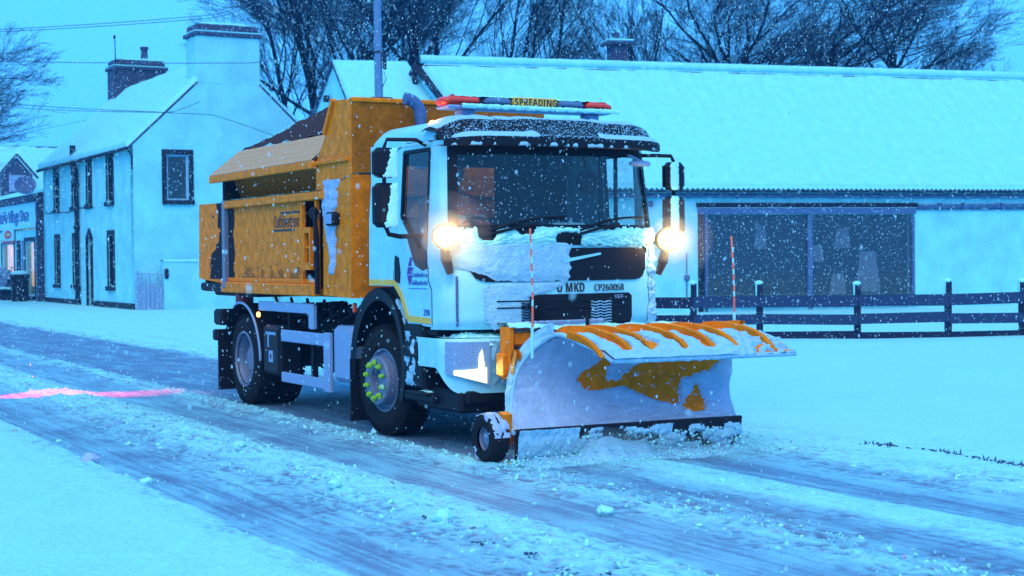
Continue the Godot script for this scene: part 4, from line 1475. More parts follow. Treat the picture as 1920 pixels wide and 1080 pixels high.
func lorry_cab(t: Node3D) -> void:
	var cab := part("cab", t)
	var st := mb()
	var T2 := func(a: float, b: float) -> Vector2: return Vector2(a, b)
	for sx in [-1.0, 1.0]:
		st = mb()
		side_panel(st, [Vector2(-1.72, 1.43), Vector2(-1.12, 1.43), Vector2(-0.98, 1.33), Vector2(-0.84, 1.09), Vector2(-0.32, 1.07), Vector2(-0.32, 1.76), Vector2(-0.58, 1.76), Vector2(-0.72, 1.87), Vector2(-0.97, 2.08), Vector2(-1.72, 2.08)], sx)
		side_panel(st, [Vector2(-1.72, 2.08), Vector2(-0.97, 2.08), Vector2(-0.97, 2.68), Vector2(-1.70, 2.68)], sx)
		side_panel(st, [Vector2(-0.43, 1.76), Vector2(-0.32, 1.76), Vector2(-0.36, 2.68), Vector2(-0.42, 2.68)], sx)
		side_panel(st, [Vector2(-1.70, 2.68), Vector2(-0.36, 2.68), Vector2(-0.37, 2.80), Vector2(-1.68, 2.80)], sx)
		obj("side_panel", st, M.white_paint, cab)
	# roof with rounded shoulders
	put("roof", surf(40, 26, func(u: float, v: float):
		var z: float = lerpf(-1.68, -0.25, v)
		var a: float = u * 2.0 - 1.0
		var s: float = signf(a)
		var k: float = absf(a)
		var ez: float = 0.10 * pow(1.0 - clampf(v / 0.12, 0, 1), 2)
		if k > 0.6:
			var an := (k - 0.6) / 0.4 * PI / 2
			return Vector3(s * (0.945 + 0.155 * sin(an)), 2.80 + 0.145 * cos(an) - ez * cos(an), z)
		return Vector3(a / 0.6 * 0.945, 2.945 + 0.03 * (1 - pow(k / 0.6, 2)) - ez, z), Vector3.UP), M.white_paint, cab)
	# rear wall with its window, floor
	st = mb()
	rects_with_holes(st, -1.12, 1.12, 1.43, 2.78, [[-0.85, 0.25, 2.08, 2.62]], Transform3D(Basis(), Vector3(0, 0, -1.69)), -0.02, 0.02)
	prism(st, PackedVector2Array([Vector2(-1.09, 2.782), Vector2(1.09, 2.782), Vector2(0.94, 2.92), Vector2(-0.94, 2.92)]), Transform3D(Basis(), Vector3(0, 0, -1.67)), -0.02, 0.02)
	obj("rear_wall", st, M.white_paint, cab)
	st = mb()
	rects_with_holes(st, -1.07, 1.07, 1.45, 2.76, [[-0.82, 0.22, 2.10, 2.60]], Transform3D(Basis(), Vector3(0, 0, -1.655)), -0.006, 0.006)
	obj("rear_lining", st, M.interior, cab)
	st = mb()
	box(st, Vector3(0, 2.775, -0.98), Vector3(2.0, 0.02, 1.3), 0.0)
	obj("head_lining", st, M.interior, cab)
	st = mb()
	box(st, Vector3(0, 1.36, -0.95), Vector3(2.2, 0.1, 1.5))
	box(st, Vector3(0, 1.25, -0.95), Vector3(1.0, 0.5, 1.5))
	obj("floor", st, M.interior, cab)
	# corner and front shell below the windscreen
	put("front_panel", surf(72, 22, func(u: float, v: float):
		var k: float = u * 2.0 - 1.0
		var x: float = signf(k) * 1.15 * sin(minf(1.0, absf(k)) * PI / 2)
		var y: float = lerpf(1.05, 1.93, v)
		var p := front(x, y)
		p.z -= 0.05 * pow(1.0 - clampf(v / 0.10, 0, 1), 2)
		return p, Vector3(0, 0, 1)), M.white_paint, cab)
	# pillars
	for sx in [-1.0, 1.0]:
		var s1: float = sx
		put("pillar", surf(10, 16, func(u: float, v: float):
			var x: float = lerpf(1.085, 1.15, u)
			var p := front(x * s1, lerpf(1.92, 2.75, v))
			return p, Vector3(sx, 0, 1)), M.white_paint if sx < 0 else M.black_plastic, cab)
	# windscreen and its black edge
	put("windscreen", surf(40, 16, func(u: float, v: float): return front(lerpf(-1.085, 1.085, u), lerpf(1.93, 2.74, v), -0.012), Vector3(0, 0, 1)), M.cab_glass, cab)
	for e in [[-1.085, -1.02, 1.93, 2.74], [1.02, 1.085, 1.93, 2.74], [-1.02, 1.02, 1.93, 1.985], [-1.02, 1.02, 2.62, 2.74]]:
		var k: Array = e
		put("windscreen_seal", surf(30, 8, func(u: float, v: float): return front(lerpf(k[0], k[1], u), lerpf(k[2], k[3], v), -0.004), Vector3(0, 0, 1)), M.black_plastic, cab)
	# flakes stuck to the glass
	stuck(cab, "stuck_flakes", 420, func() -> Vector3: return front(rng.randf_range(-1.02, 1.02), lerpf(2.0, 2.64, pow(rng.randf(), 1.3)), 0.0), 0.0045)
	# side windows
	for sx in [-1.0, 1.0]:
		st = mb()
		var p := PackedVector2Array([Vector2(-0.43, 1.76), Vector2(-0.58, 1.76), Vector2(-0.72, 1.87), Vector2(-0.97, 2.08), Vector2(-0.97, 2.68), Vector2(-0.42, 2.68)])
		var idx := Geometry2D.triangulate_polygon(p)
		for i in range(0, idx.size(), 3):
			otri(st, flank(p[idx[i]], sx, -0.015), flank(p[idx[i + 1]], sx, -0.015), flank(p[idx[i + 2]], sx, -0.015), Vector3(0, 2.2, -0.7))
		obj("door_window", st, M.door_glass, cab)
		st = mb()
		for i in p.size():
			bar(st, flank(p[i], sx, -0.006), flank(p[(i + 1) % p.size()], sx, -0.006), 0.03, 0.03, 0.0, Vector3(1, 0, 0))
		obj("door_window_seal", st, M.black_plastic, cab)
		st = mb()
		prism(st, PackedVector2Array([Vector2(-0.415, 1.60), Vector2(-0.50, 1.58), Vector2(-0.66, 1.63), Vector2(-0.82, 1.88), Vector2(-0.72, 1.90), Vector2(-0.58, 1.78), Vector2(-0.42, 1.775)]), Transform3D(Basis(Vector3(0, 0, 1), Vector3(0, 1, 0), Vector3(-1, 0, 0)), Vector3.ZERO), 1.142 if sx < 0 else -1.162, 1.162 if sx < 0 else -1.142)
		obj("window_foot_panel", st, M.black_plastic, cab)
	# door seams, handle, sills
	for sx in [-1.0, 1.0]:
		for chain in [[[Vector2(-1.15, 1.44), Vector2(-1.12, 2.72)], [Vector2(-1.12, 2.72), Vector2(-0.9, 2.76)], [Vector2(-0.9, 2.76), Vector2(-0.37, 2.75)]], [[Vector2(-0.33, 1.40), Vector2(-0.33, 1.08)], [Vector2(-0.33, 1.40), Vector2(-0.40, 1.49)], [Vector2(-0.40, 1.49), Vector2(-0.40, 1.62)]]]:
			st = mb()
			for e in chain:
				bar(st, flank(e[0], sx, 0.0), flank(e[1], sx, 0.0), 0.012, 0.006, 0.0, Vector3(1, 0, 0))
			obj("door_seam", st, M.letter_dark, cab)
		st = mb()
		prism(st, PackedVector2Array([Vector2(-1.11, 1.48), Vector2(-1.01, 1.46), Vector2(-0.995, 1.56), Vector2(-1.03, 1.70), Vector2(-1.10, 1.72), Vector2(-1.115, 1.66)]), Transform3D(Basis(Vector3(0, 0, 1), Vector3(0, 1, 0), Vector3(-1, 0, 0)), Vector3.ZERO), 1.14 if sx < 0 else -1.158, 1.158 if sx < 0 else -1.14)
		obj("door_handle", st, M.black_plastic, cab)
		# yellow line along the lower edge
		st = mb()
		for e in [[Vector2(-1.70, 1.465), Vector2(-1.12, 1.465)], [Vector2(-1.12, 1.465), Vector2(-0.97, 1.345)], [Vector2(-0.97, 1.345), Vector2(-0.83, 1.135)], [Vector2(-0.83, 1.135), Vector2(-0.36, 1.125)]]:
			bar(st, flank(e[0], sx, 0.003), flank(e[1], sx, 0.003), 0.012, 0.055, 0.0, Vector3.UP if e[0].y - e[1].y < 0.05 else Vector3(0, 1, 1))
		obj("yellow_line", st, M.sign_yellow, cab)
		st = mb()
		box(st, Vector3(sx * 1.148, 2.735, -0.66), Vector3(0.02, 0.025, 0.56), 0.006)
		obj("rain_gutter", st, M.white_paint, cab)
	# the council's mark and words on the right-hand door
	var ST := Transform3D(Basis(Vector3(0, 0, 1), Vector3.UP, Vector3(-1, 0, 0)), Vector3(-1.15, 0, 0))
	st = mb()
	for e in [[Vector2(-0.775, 1.705), Vector2(-0.735, 1.70), Vector2(-0.755, 1.62), Vector2(-0.82, 1.62)], [Vector2(-0.825, 1.612), Vector2(-0.715, 1.608), Vector2(-0.725, 1.545), Vector2(-0.845, 1.545)], [Vector2(-0.845, 1.537), Vector2(-0.725, 1.537), Vector2(-0.80, 1.44)]]:
		prism(st, PackedVector2Array(e), ST, 0.0, 0.004)
	obj("council_emblem", st, M.purple, cab)
	var lines := ["The Highland", "Council", "Comhairle na", "Gàidhealtachd"]
	for i in 4:
		var tx := text("lettering", lines[i], 0.040, ST * Transform3D(Basis(), Vector3(-0.575 + [0.0, 0.09, 0.0, -0.015][i], 1.683 - i * 0.072, 0.003)), M.letter_blue, cab, 0.003, "Droid Sans", 500, 0.95)
	st = mb()
	box(st, Vector3(-1.151, 1.415, -0.62), Vector3(0.004, 0.007, 0.40))
	obj("underline", st, M.letter_blue, cab)
	text("model_number", "290", 0.058, ST * Transform3D(Basis(), Vector3(-0.44, 1.20, 0.003)), M.letter_blue, cab, 0.004, "Droid Sans", 700)
	# sun visor with its two lobes
	var vis := func(x: float, v: float, off: float) -> Vector3:
		var a := absf(x)
		var lobe := smoothstep(0.32, 0.5, a)
		var prof := [[-0.02, 2.71], [0.20, 2.675], [0.235, 2.69], [0.235, 2.77], [lerpf(0.20, 0.13, lobe), lerpf(2.785, 2.785, lobe)], [lerpf(0.08, 0.085, lobe), lerpf(2.86, 2.83, lobe)], [lerpf(-0.03, 0.0, lobe), lerpf(2.945, 2.925, lobe)], [-0.25, 2.975], [-0.42, 2.965]]
		var f := v * (prof.size() - 1)
		var i := mini(int(f), prof.size() - 2)
		var z: float = lerpf(prof[i][0], prof[i + 1][0], f - i)
		var y: float = lerpf(prof[i][1], prof[i + 1][1], f - i)
		var e := pow(clampf((a - 0.86) / 0.30, 0, 1), 2.2)
		y -= (y - 2.69) * 0.5 * e
		return Vector3(x * 1.0, y + off * 0.8, plan_z(x * 0.96) * 0.9 - 0.09 + z * (1.0 - 0.3 * e) + off * 0.6)
	put("sun_visor", surf(80, 56, func(u: float, v: float): return vis.call(lerpf(-1.15, 1.15, u), v, 0.0), Vector3(0, 0.5, 1)), M.black_plastic, cab)
	stuck(cab, "visor_frost", 3000, func() -> Vector3:
		var x := rng.randf_range(-1.12, 1.12)
		return vis.call(x, lerpf(0.30, 0.93, pow(rng.randf(), 0.6)), 0.001), 0.0045)
	put("visor_snow", snow_on(180, 60, func(u: float, v: float): return vis.call(lerpf(-1.12, 1.12, u), lerpf(0.1, 0.97, v), 0.0), func(u: float, v: float):
		var x: float = lerpf(-1.12, 1.12, u)
		var f: float = lerpf(0.1, 0.97, v) * 8.0
		var lobe := smoothstep(0.30, 0.36, absf(x)) * smoothstep(1.10, 1.0, absf(x))
		var ledge: float = 0.034 * exp(-pow((f - 3.75) / 0.55, 2.0)) * lobe
		var frost: float = (0.012 * nb.get_noise_2d(u * 60.0, f * 5.0) + 0.006 * nz.get_noise_2d(u * 190.0, f * 16.0)) * smoothstep(4.0, 5.0, f) - 0.001
		var crown: float = 0.020 * smoothstep(6.0, 6.8, f) * (0.6 + nz.get_noise_2d(u * 9.0, 1.0))
		var lip: float = 0.010 * exp(-pow((f - 2.0) / 0.35, 2.0)) * smoothstep(-0.1, 0.5, nz.get_noise_2d(u * 16.0, 40.0))
		return ledge + maxf(frost, 0.0) * 0.8 + crown + lip - 0.0035, Vector3(0, 0.6, 1)), M.plastered_snow, cab)
	# slush thrown up on the lower door
	put("door_slush", snow_on(60, 40, func(u: float, v: float): return flank(Vector2(lerpf(-0.80, -0.32, u), lerpf(1.08, 1.40, v)), -1.0), func(u: float, v: float): return 0.004 * nb.get_noise_2d(u * 7.0, v * 6.0) + 0.004 * nz.get_noise_2d(u * 26.0, v * 22.0) + 0.003 * smoothstep(0.5, 0.0, v) * smoothstep(0.3, 1.0, u) - 0.0035, Vector3(-1, 0, 0)), M.dirty_snow, cab)
	# marker lamps on the roof corners
	for sx in [-1.0, 1.0]:
		st = mb()
		ball(st, Vector3(sx * 1.03, 2.915, -0.52), Vector3(0.035, 0.035, 0.05), 6)
		obj("marker_lamp", st, M.amber_glow if sx < 0 else M.orange_lens, cab)
	var ml := OmniLight3D.new()
	ml.name = "marker_lamp_light"
	ml.light_color = Color(1.0, 0.55, 0.2)
	ml.light_energy = 0.035
	ml.light_size = 0.03
	ml.omni_range = 4
	ml.shadow_enabled = true
	ml.position = Vector3(-1.06, 2.96, -0.44)
	cab.add_child(ml)
	# interior: dash, wheel, seats, blinds and mirror, papers
	st = mb()
	box(st, Vector3(0, 1.80, -0.18), Vector3(2.0, 0.26, 0.36), 0.06)
	obj("dashboard", st, M.interior, cab)
	st = mb()
	var ring := []
	for k in 25:
		var a := TAU * k / 24
		ring.append(Vector3(-0.52, 1.93, -0.50) + Basis(Vector3.RIGHT, -0.9) * Vector3(cos(a) * 0.22, sin(a) * 0.22, 0))
	tube(st, ring, 0.016, 8)
	bar(st, Vector3(-0.52, 1.93, -0.5), Vector3(-0.52, 1.7, -0.3), 0.06, 0.06, 0.01)
	bar(st, Vector3(-0.73, 1.93, -0.5), Vector3(-0.31, 1.93, -0.5), 0.05, 0.02, 0.005)
	obj("steering_wheel", st, M.black_plastic, cab)
	for x in [-0.52, 0.52]:
		st = mb()
		box(st, Vector3(x, 1.62, -1.05), Vector3(0.5, 0.16, 0.5), 0.05)
		box(st, Vector3(x, 1.95, -1.35), Vector3(0.48, 0.62, 0.14), 0.05, Basis(Vector3.RIGHT, -0.12))
		box(st, Vector3(x, 2.35, -1.40), Vector3(0.27, 0.2, 0.1), 0.04)
		obj("seat", st, M.interior, cab)
	st = mb()
	ball(st, Vector3(0.50, 2.40, -0.33), Vector3(0.13, 0.115, 0.03), 8)
	tube(st, [Vector3(0.5, 2.5, -0.33), Vector3(0.42, 2.68, -0.28)], 0.015, 6)
	obj("inside_mirror", st, M.interior, cab)
	st = mb()
	box(st, Vector3(0.12, 2.55, -0.20), Vector3(0.26, 0.22, 0.06), 0.02)
	obj("camera_screen", st, M.interior, cab)
	st = mb()
	box(st, Vector3(0.20, 1.965, -0.12), Vector3(0.34, 0.012, 0.16), 0.0, Basis(Vector3.RIGHT, 0.55))
	obj("papers", st, M.white_paint, cab)
	st = mb()
	for e in [[0.55, 0.38], [0.74, 0.1]]:
		box(st, Vector3(1.06, 2.25, -0.40 - e[1] - 0.2), Vector3(0.04, 0.9, 0.035), 0.01)
	obj("window_divider", st, M.black_plastic, cab)
	# light bar
	var lb := part("light_bar", t)
	lb.position = Vector3(0, 0, -0.45)
	st = mb()
	box(st, Vector3(-0.09, 3.065, 0), Vector3(1.76, 0.03, 0.26), 0.012)
	for x in [-0.72, 0.62]:
		box(st, Vector3(x, 3.00, -0.02), Vector3(0.16, 0.12, 0.12), 0.02)
	obj("base", st, M.grey_paint, lb)
	for e in [[-0.79, 0.35, "red"], [-0.44, 0.30, "clear"], [0.34, 0.31, "clear"], [0.64, 0.27, "red"]]:
		st = mb()
		var w: float = e[1]
		var c := Vector3(e[0], 3.125, 0)
		box(st, c, Vector3(w - 0.012, 0.085, 0.25), 0.035)
		if absf(e[0]) > 0.6:
			ball(st, c + Vector3(signf(e[0]) * (w * 0.5 - 0.02), -0.008, 0), Vector3(0.075, 0.045, 0.122), 8)
		obj("lens", st, M.red_lens if e[2] == "red" else M.clear_lens, lb)
	st = mb()
	box(st, Vector3(-0.055, 3.125, 0.0), Vector3(0.46, 0.095, 0.262), 0.008)
	obj("sign_plate", st, M.sign_yellow, lb)
	text("lettering", "SPREADING", 0.066, Transform3D(Basis(), Vector3(-0.055, 3.127, 0.132)), M.letter_dark, lb, 0.004, "Droid Sans", 700, 0.90)
	put("bar_snow", snow_on(160, 5, func(u: float, v: float): return Vector3(lerpf(-0.86, 0.84, u), 3.075 + 0.0 * v, 0.135 + 0.01 * v), func(u: float, v: float): return 0.0, Vector3.UP), M.snow, lb)
	lb.get_node("bar_snow").free()
	put("bar_snow", surf(200, 8, func(u: float, v: float):
		var x: float = lerpf(-0.84, 0.85, u)
		var an: float = lerpf(-1.2, 2.2, v)
		var rr: float = 0.022 + 0.010 * nz.get_noise_2d(x * 14.0, v * 2.0) + 0.006 * nz.get_noise_2d(x * 40.0, v)
		return Vector3(x, 3.072 + sin(an) * rr, 0.135 + cos(an) * rr), Vector3(0, 0, 1)), M.snow, lb)
	put("top_snow", snow_on(120, 8, func(u: float, v: float): return Vector3(lerpf(-0.88, 0.8, u), 3.168, 0.10 - 0.2 * v), func(u: float, v: float): return 0.014 + 0.012 * nz.get_noise_2d(u * 14, v * 2) - 0.02 * pow(absf(v - 0.5) * 2, 4), Vector3.UP), M.snow, lb)
	# mirrors
	for sx in [-1.0, 1.0]:
		var mr := part("mirror", t)
		var tall := [2.55, 0.27, 2.17, 0.40] if sx < 0 else [2.46, 0.27, 2.08, 0.38]
		var zc := -0.50 if sx < 0 else -0.16
		var xc: float = -1.53 if sx < 0 else 1.38
		for k in 2:
			st = mb()
			box(st, Vector3(xc, tall[k * 2], zc), Vector3(0.22, tall[k * 2 + 1], 0.14), 0.045)
			obj("mirror_housing", st, M.black_plastic, mr)
			st = mb()
			box(st, Vector3(xc, tall[k * 2], zc - 0.071), Vector3(0.17, tall[k * 2 + 1] - 0.06, 0.004))
			obj("mirror_glass", st, M.chrome, mr)
			var hh: float = tall[k * 2 + 1]
			var y0: float = tall[k * 2]
			put("mirror_snow", snow_on(40, 60, func(u: float, v: float): return Vector3(xc + (u - 0.5) * 0.22, y0 + (v - 0.5) * hh, zc + 0.068), func(u: float, v: float):
				var e := minf(minf(u, 1 - u) * 0.22, minf(v, 1 - v) * hh)
				var lim: float = (0.30 + 0.35 * v) if sx < 0 else 0.25
				var cut: float = smoothstep(lim - 0.05, lim + 0.2, u + 0.08 * nz.get_noise_2d(v * 9, k * 4.0)) if sx < 0 else smoothstep(0.0, 0.25, 0.5 - absf(u - 0.36) - 0.18 + 0.06 * nz.get_noise_2d(v * 8, u * 3))
				return 0.018 * cut * sqrt(clampf(e / 0.03, 0, 1)) + 0.006 * nz.get_noise_2d(u * 9, v * 14) - 0.007, Vector3(0, 0, 1)), M.snow, mr)
		var arms := []
		if sx < 0:
			arms.append([[Vector3(-1.12, 2.72, -0.50), Vector3(-1.24, 2.76, -0.44), Vector3(-1.50, 2.76, -0.50), Vector3(-1.53, 2.68, -0.50)], 0.018])
			arms.append([[Vector3(xc, 2.44, zc), Vector3(xc, 2.34, zc)], 0.02])
			arms.append([[Vector3(-1.14, 1.90, -0.54), Vector3(-1.38, 1.89, -0.50), Vector3(-1.49, 1.91, -0.50), Vector3(-1.52, 1.98, -0.50)], 0.022])
		else:
			arms.append([[Vector3(1.06, 2.66, -0.30), Vector3(1.2, 2.66, -0.22), Vector3(1.35, 2.655, -0.16), Vector3(1.38, 2.60, -0.16)], 0.018])
			arms.append([[Vector3(xc, 2.35, zc), Vector3(xc, 2.26, zc)], 0.018])
			arms.append([[Vector3(xc, 1.95, zc), Vector3(xc - 0.06, 1.84, zc - 0.05), Vector3(1.14, 1.82, -0.30)], 0.018])
		for am in arms:
			st = mb()
			tube(st, am[0], am[1], 8)
			obj("mirror_arm", st, M.dark_metal, mr)
	st = mb()
	ball(st, Vector3(0.84, 2.56, 0.06), Vector3(0.12, 0.03, 0.06), 8)
	bar(st, Vector3(0.72, 2.64, 0.04), Vector3(0.95, 2.54, 0.06), 0.05, 0.02, 0.008)
	obj("kerb_mirror", st, M.grey_paint, cab)

func stuck(parent: Node3D, called: String, count: int, where: Callable, size: float) -> void:
	var specks := MultiMesh.new()
	specks.transform_format = MultiMesh.TRANSFORM_3D
	specks.mesh = lump_mesh(15, 0.5)
	specks.instance_count = count
	for k in count:
		var s := size * rng.randf_range(0.4, 1.2)
		specks.set_instance_transform(k, Transform3D(Basis(Vector3.BACK, rng.randf() * 3).scaled(Vector3(s, s * rng.randf_range(0.6, 1.5), s * 0.5)), where.call()))
	var sp := MultiMeshInstance3D.new()
	sp.name = called
	sp.multimesh = specks
	sp.material_override = M.plastered_snow
	stuff(sp)
	parent.add_child(sp)

func lorry_front(t: Node3D) -> void:
	var f := part("front", t)
	var st := mb()
	# black grilles
	var patch := func(x0: float, x1: float, y0: float, y1: float, off: float, round_: float) -> ArrayMesh:
		return surf(40, 14, func(u: float, v: float):
			var x: float = lerpf(x0, x1, u)
			var e: float = minf(1.0, minf(x - x0, x1 - x) / round_)
			var in_: float = 1.0 - sqrt(clampf(1.0 - pow(1.0 - e, 2.0), 0, 1))
			return front(x, lerpf(y0 + in_ * 0.10, y1 - in_ * 0.03, v), off), Vector3(0, 0, 1))
	put("upper_grille", patch.call(-0.93, 0.93, 1.475, 1.775, 0.012, 0.16), M.black_plastic, f)
	st = mb()
	for k in 16:
		var x0 := lerpf(-0.04, 0.36, k / 16.0)
		var x1 := lerpf(-0.04, 0.36, (k + 1) / 16.0)
		bar(st, front(x0, lerpf(1.655, 1.72, k / 16.0), 0.025), front(x1, lerpf(1.655, 1.72, (k + 1) / 16.0), 0.025), 0.012, 0.032 - 0.0008 * k, 0.0)
	obj("silver_slash", st, M.white_paint, f)
	put("lower_grille", patch.call(-0.74, 0.74, 1.035, 1.355, 0.010, 0.05), M.black_plastic, f)
	for g in [0, 1]:
		for row in 9:
			st = mb()
			var y := 1.07 + row * 0.026
			for k in 10:
				var x0 := (0.36 if g == 0 else -0.36) + k * 0.022 - 0.11
				var dy := 0.006 * cos(k * PI / 2.2)
				var dy2 := 0.006 * cos((k + 1) * PI / 2.2)
				bar(st, front(x0, y + dy, 0.03), front(x0 + 0.022, y + dy2, 0.03), 0.02, 0.010)
			obj("grille_slat", st, M.sash if g == 0 else M.dark_metal, f)
	for y in [1.10, 1.24, 1.30]:
		st = mb()
		for k in 20:
			bar(st, front(-0.7 + k * 0.07, y, 0.012), front(-0.63 + k * 0.07, y, 0.012), 0.02, 0.012)
		obj("grille_bar", st, M.dark_metal, f)
	st = mb()
	for k in 14:
		bar(st, front(-0.60 + k * 0.07, 1.085, 0.03), front(-0.53 + k * 0.07, 1.085, 0.03), 0.05, 0.07, 0.01)
	obj("cross_tube", st, M.grey_paint, f)
	# plate letters above the lower grille
	var PT := func(x: float, y: float) -> Transform3D: return Transform3D(Basis(Vector3.UP, 0.17 * x), front(x, y, 0.006))
	text("plate_lettering", "U MKD", 0.085, PT.call(0.045, 1.412), M.letter_dark, f, 0.004, "Droid Sans", 800, 0.8)
	text("number_lettering", "CP260058", 0.058, PT.call(0.47, 1.405), M.letter_dark, f, 0.008, "Droid Sans", 500, 0.95)
	text("badge_lettering", "VFE", 0.045, PT.call(0.58, 1.315), M.grey_paint, f, 0.012, "Droid Sans", 700, 1.0)
	# cowl below the windscreen, wipers, snow on it
	put("cowl", surf(50, 6, func(u: float, v: float):
		var x: float = lerpf(-1.06, 1.06, u)
		return front(x, lerpf(1.80, 1.95, v), lerpf(0.014, 0.03, sin(v * PI))), Vector3(0, 0.3, 1)), M.black_plastic, f)
	put("cowl_snow", snow_on(220, 40, func(u: float, v: float):
		var x: float = lerpf(-1.08, 1.08, u)
		return front(x, lerpf(1.76, 1.99, v), lerpf(0.014, 0.03, sin(v * PI))), func(u: float, v: float):
		var x: float = lerpf(-1.08, 1.08, u)
		var gap: float = smoothstep(0.12, 0.0, absf(x + 0.42)) * smoothstep(0.5, 0.9, v) + smoothstep(0.16, 0.06, absf(x - 0.02)) * smoothstep(0.75, 0.5, v) + smoothstep(0.10, 0.03, absf(x + 0.78)) * smoothstep(0.3, 0.6, v)
		return 0.036 * sin(clampf(v, 0, 1) * PI) * (0.75 + 0.5 * nz.get_noise_2d(u * 9, v * 2)) + 0.012 * nz.get_noise_2d(u * 30, v * 8) - 0.012 - 0.08 * gap, Vector3(0, 0.4, 1)), M.snow, f)
	for x in [-0.86, 0.02]:
		st = mb()
		var pts := []
		for k in 9:
			pts.append(front(x + 0.10 + k * 0.095, 1.93 + 0.055 * sin(k * 0.33) + 0.012 * k, 0.035))
		tube(st, pts, 0.012, 6)
		tube(st, [front(x + 0.02, 1.88, 0.05), front(x + 0.3, 1.95, 0.055), front(x + 0.55, 1.99, 0.04)], 0.015, 6)
		obj("wiper", st, M.black_plastic, f)
	# snow plastered over the picture's left half of the bonnet
	put("bonnet_snow", snow_on(150, 110, func(u: float, v: float): return front(lerpf(-1.06, 0.10, u), lerpf(1.40, 1.85, v), 0.012), func(u: float, v: float):
		var x: float = lerpf(-1.06, 0.10, u)
		var y: float = lerpf(1.40, 1.85, v)
		var edge: float = smoothstep(0.0, 0.07, (0.05 + 0.03 * nz.get_noise_2d(y * 14, 2.0) - 0.5 * maxf(0, 1.47 - y)) - x)
		var low: float = smoothstep(0.0, 0.09, y - (1.46 + 0.12 * smoothstep(-0.6, -1.05, x) - 0.02 * smoothstep(-0.1, 0.1, x) + 0.015 * nz.get_noise_2d(x * 9, 5)))
		return (0.020 + 0.009 * nb.get_noise_2d(x * 6, y * 6) + 0.004 * nz.get_noise_2d(x * 50, y * 50)) * edge * low * smoothstep(0.0, 0.05, 1.85 - y) - 0.002, Vector3(0, 0, 1)), M.plastered_snow, f)
	put("panel_snow", snow_on(130, 100, func(u: float, v: float): return front(lerpf(-0.95, 0.16, u), lerpf(1.04, 1.47, v), 0.010), func(u: float, v: float):
		var x: float = lerpf(-0.95, 0.16, u)
		var y: float = lerpf(1.04, 1.47, v)
		var right_edge: float = lerpf(-0.34, -0.10, smoothstep(1.33, 1.40, y)) + 0.04 * nz.get_noise_2d(y * 12, 8.0) + 0.14 * smoothstep(1.40, 1.47, y)
		var m: float = smoothstep(0.02, -0.12, x - right_edge) * smoothstep(0.0, 0.22, x + 0.88 + 0.02 * nz.get_noise_2d(y * 8, 1.0)) * smoothstep(1.03, 1.12, y + 0.03 * nz.get_noise_2d(x * 7, 3.0)) * smoothstep(0, 0.03, 1.47 - y)
		return 0.015 * m * (0.8 + 0.5 * nb.get_noise_2d(x * 5, y * 5)) + 0.004 * nz.get_noise_2d(x * 40, y * 40) - 0.004, Vector3(0, 0, 1)), M.plastered_snow, f)
	put("right_edge_snow", snow_on(40, 120, func(u: float, v: float): return front(lerpf(0.90, 1.15, u), lerpf(1.06, 1.90, v), 0.008), func(u: float, v: float):
		var y: float = lerpf(1.06, 1.90, v)
		var c: float = 0.62 + 0.15 * nz.get_noise_2d(y * 4, 2.0)
		return 0.06 * exp(-pow((u - c) / 0.24, 2.0)) * (0.85 + 0.6 * nz.get_noise_2d(y * 9, u * 2)) + 0.01 * nb.get_noise_2d(u * 5, y * 12) - 0.016, Vector3(0.4, 0, 1)), M.plastered_snow, f)
	# side deflectors at the cab's front corners
	for sx in [-1.0, 1.0]:
		st = mb()
		for k in 10:
			var y := 1.08 + k * 0.045
			bar(st, front(sx * 1.03, y, 0.012), front(sx * 1.03, y + 0.046, 0.012), 0.02, 0.02, 0.004, Vector3(0, 0, 1))
		obj("corner_seam", st, M.lavender_board, f)
	# auxiliary headlamps on stalks
	for sx in [-1.0, 1.0]:
		var a := part("plough_headlamp", t)
		a.position = Vector3(sx * 1.18, 1.885, 0.0) if sx < 0 else Vector3(1.20, 1.845, -0.02)
		a.rotation.y = -0.30 if sx < 0 else -0.25
		st = mb()
		lathe(st, Transform3D(Basis(), Vector3(0, 0, -0.12)), [[0.0, -0.02], [0.06, 0.0], [0.10, 0.05], [0.118, 0.12], [0.118, 0.15], [0.108, 0.152], [0.105, 0.13]], 24)
		obj("housing", st, M.dark_metal, a)
		st = mb()
		ball(st, Vector3(0, 0, 0.015), Vector3(0.105, 0.10, 0.03), 10)
		obj("lamp_reflector", st, M.lamp_reflector, a)
		st = mb()
		ball(st, Vector3(0.0, 0, 0.03), Vector3(0.075, 0.072, 0.03), 10)
		obj("lamp_bulb", st, M.aux_lamp, a)
		st = mb()
		tube(st, [Vector3(0, -0.08, -0.05), Vector3(-sx * 0.02, -0.2, -0.06), Vector3(-sx * 0.06, -0.33, -0.09)], [0.035, 0.05, 0.03], 8)
		obj("stalk", st, M.black_plastic, a)
		for q in [0.26, 0.46, 0.8]:  # nested fog balls added round the lamp to give it a halo
			var fm := FogMaterial.new()
			fm.density = 0.11 / (q * q)
			fm.albedo = Color(1, 1, 1)
			var fv := FogVolume.new()
			fv.name = "lamp_halo_fog"
			fv.shape = RenderingServer.FOG_VOLUME_SHAPE_ELLIPSOID
			fv.size = Vector3.ONE * q
			fv.material = fm
			fv.position = Vector3(0, 0, 0.12)
			stuff(fv)
			a.add_child(fv, true)
		var l := SpotLight3D.new()
		l.name = "headlamp_light"
		l.light_color = Color(1.0, 0.80, 0.48)
		l.light_energy = 0.45
		l.light_size = 0.08
		l.spot_range = 60
		l.spot_angle = 42
		l.spot_attenuation = 2
		l.shadow_enabled = true
		l.position = Vector3(0, 0, 0.08)
		l.rotation = Vector3(-0.05, PI, 0)
		a.add_child(l)
		var gl := OmniLight3D.new()
		gl.name = "headlamp_spill"
		gl.light_color = Color(1.0, 0.80, 0.48)
		gl.light_energy = 0.36
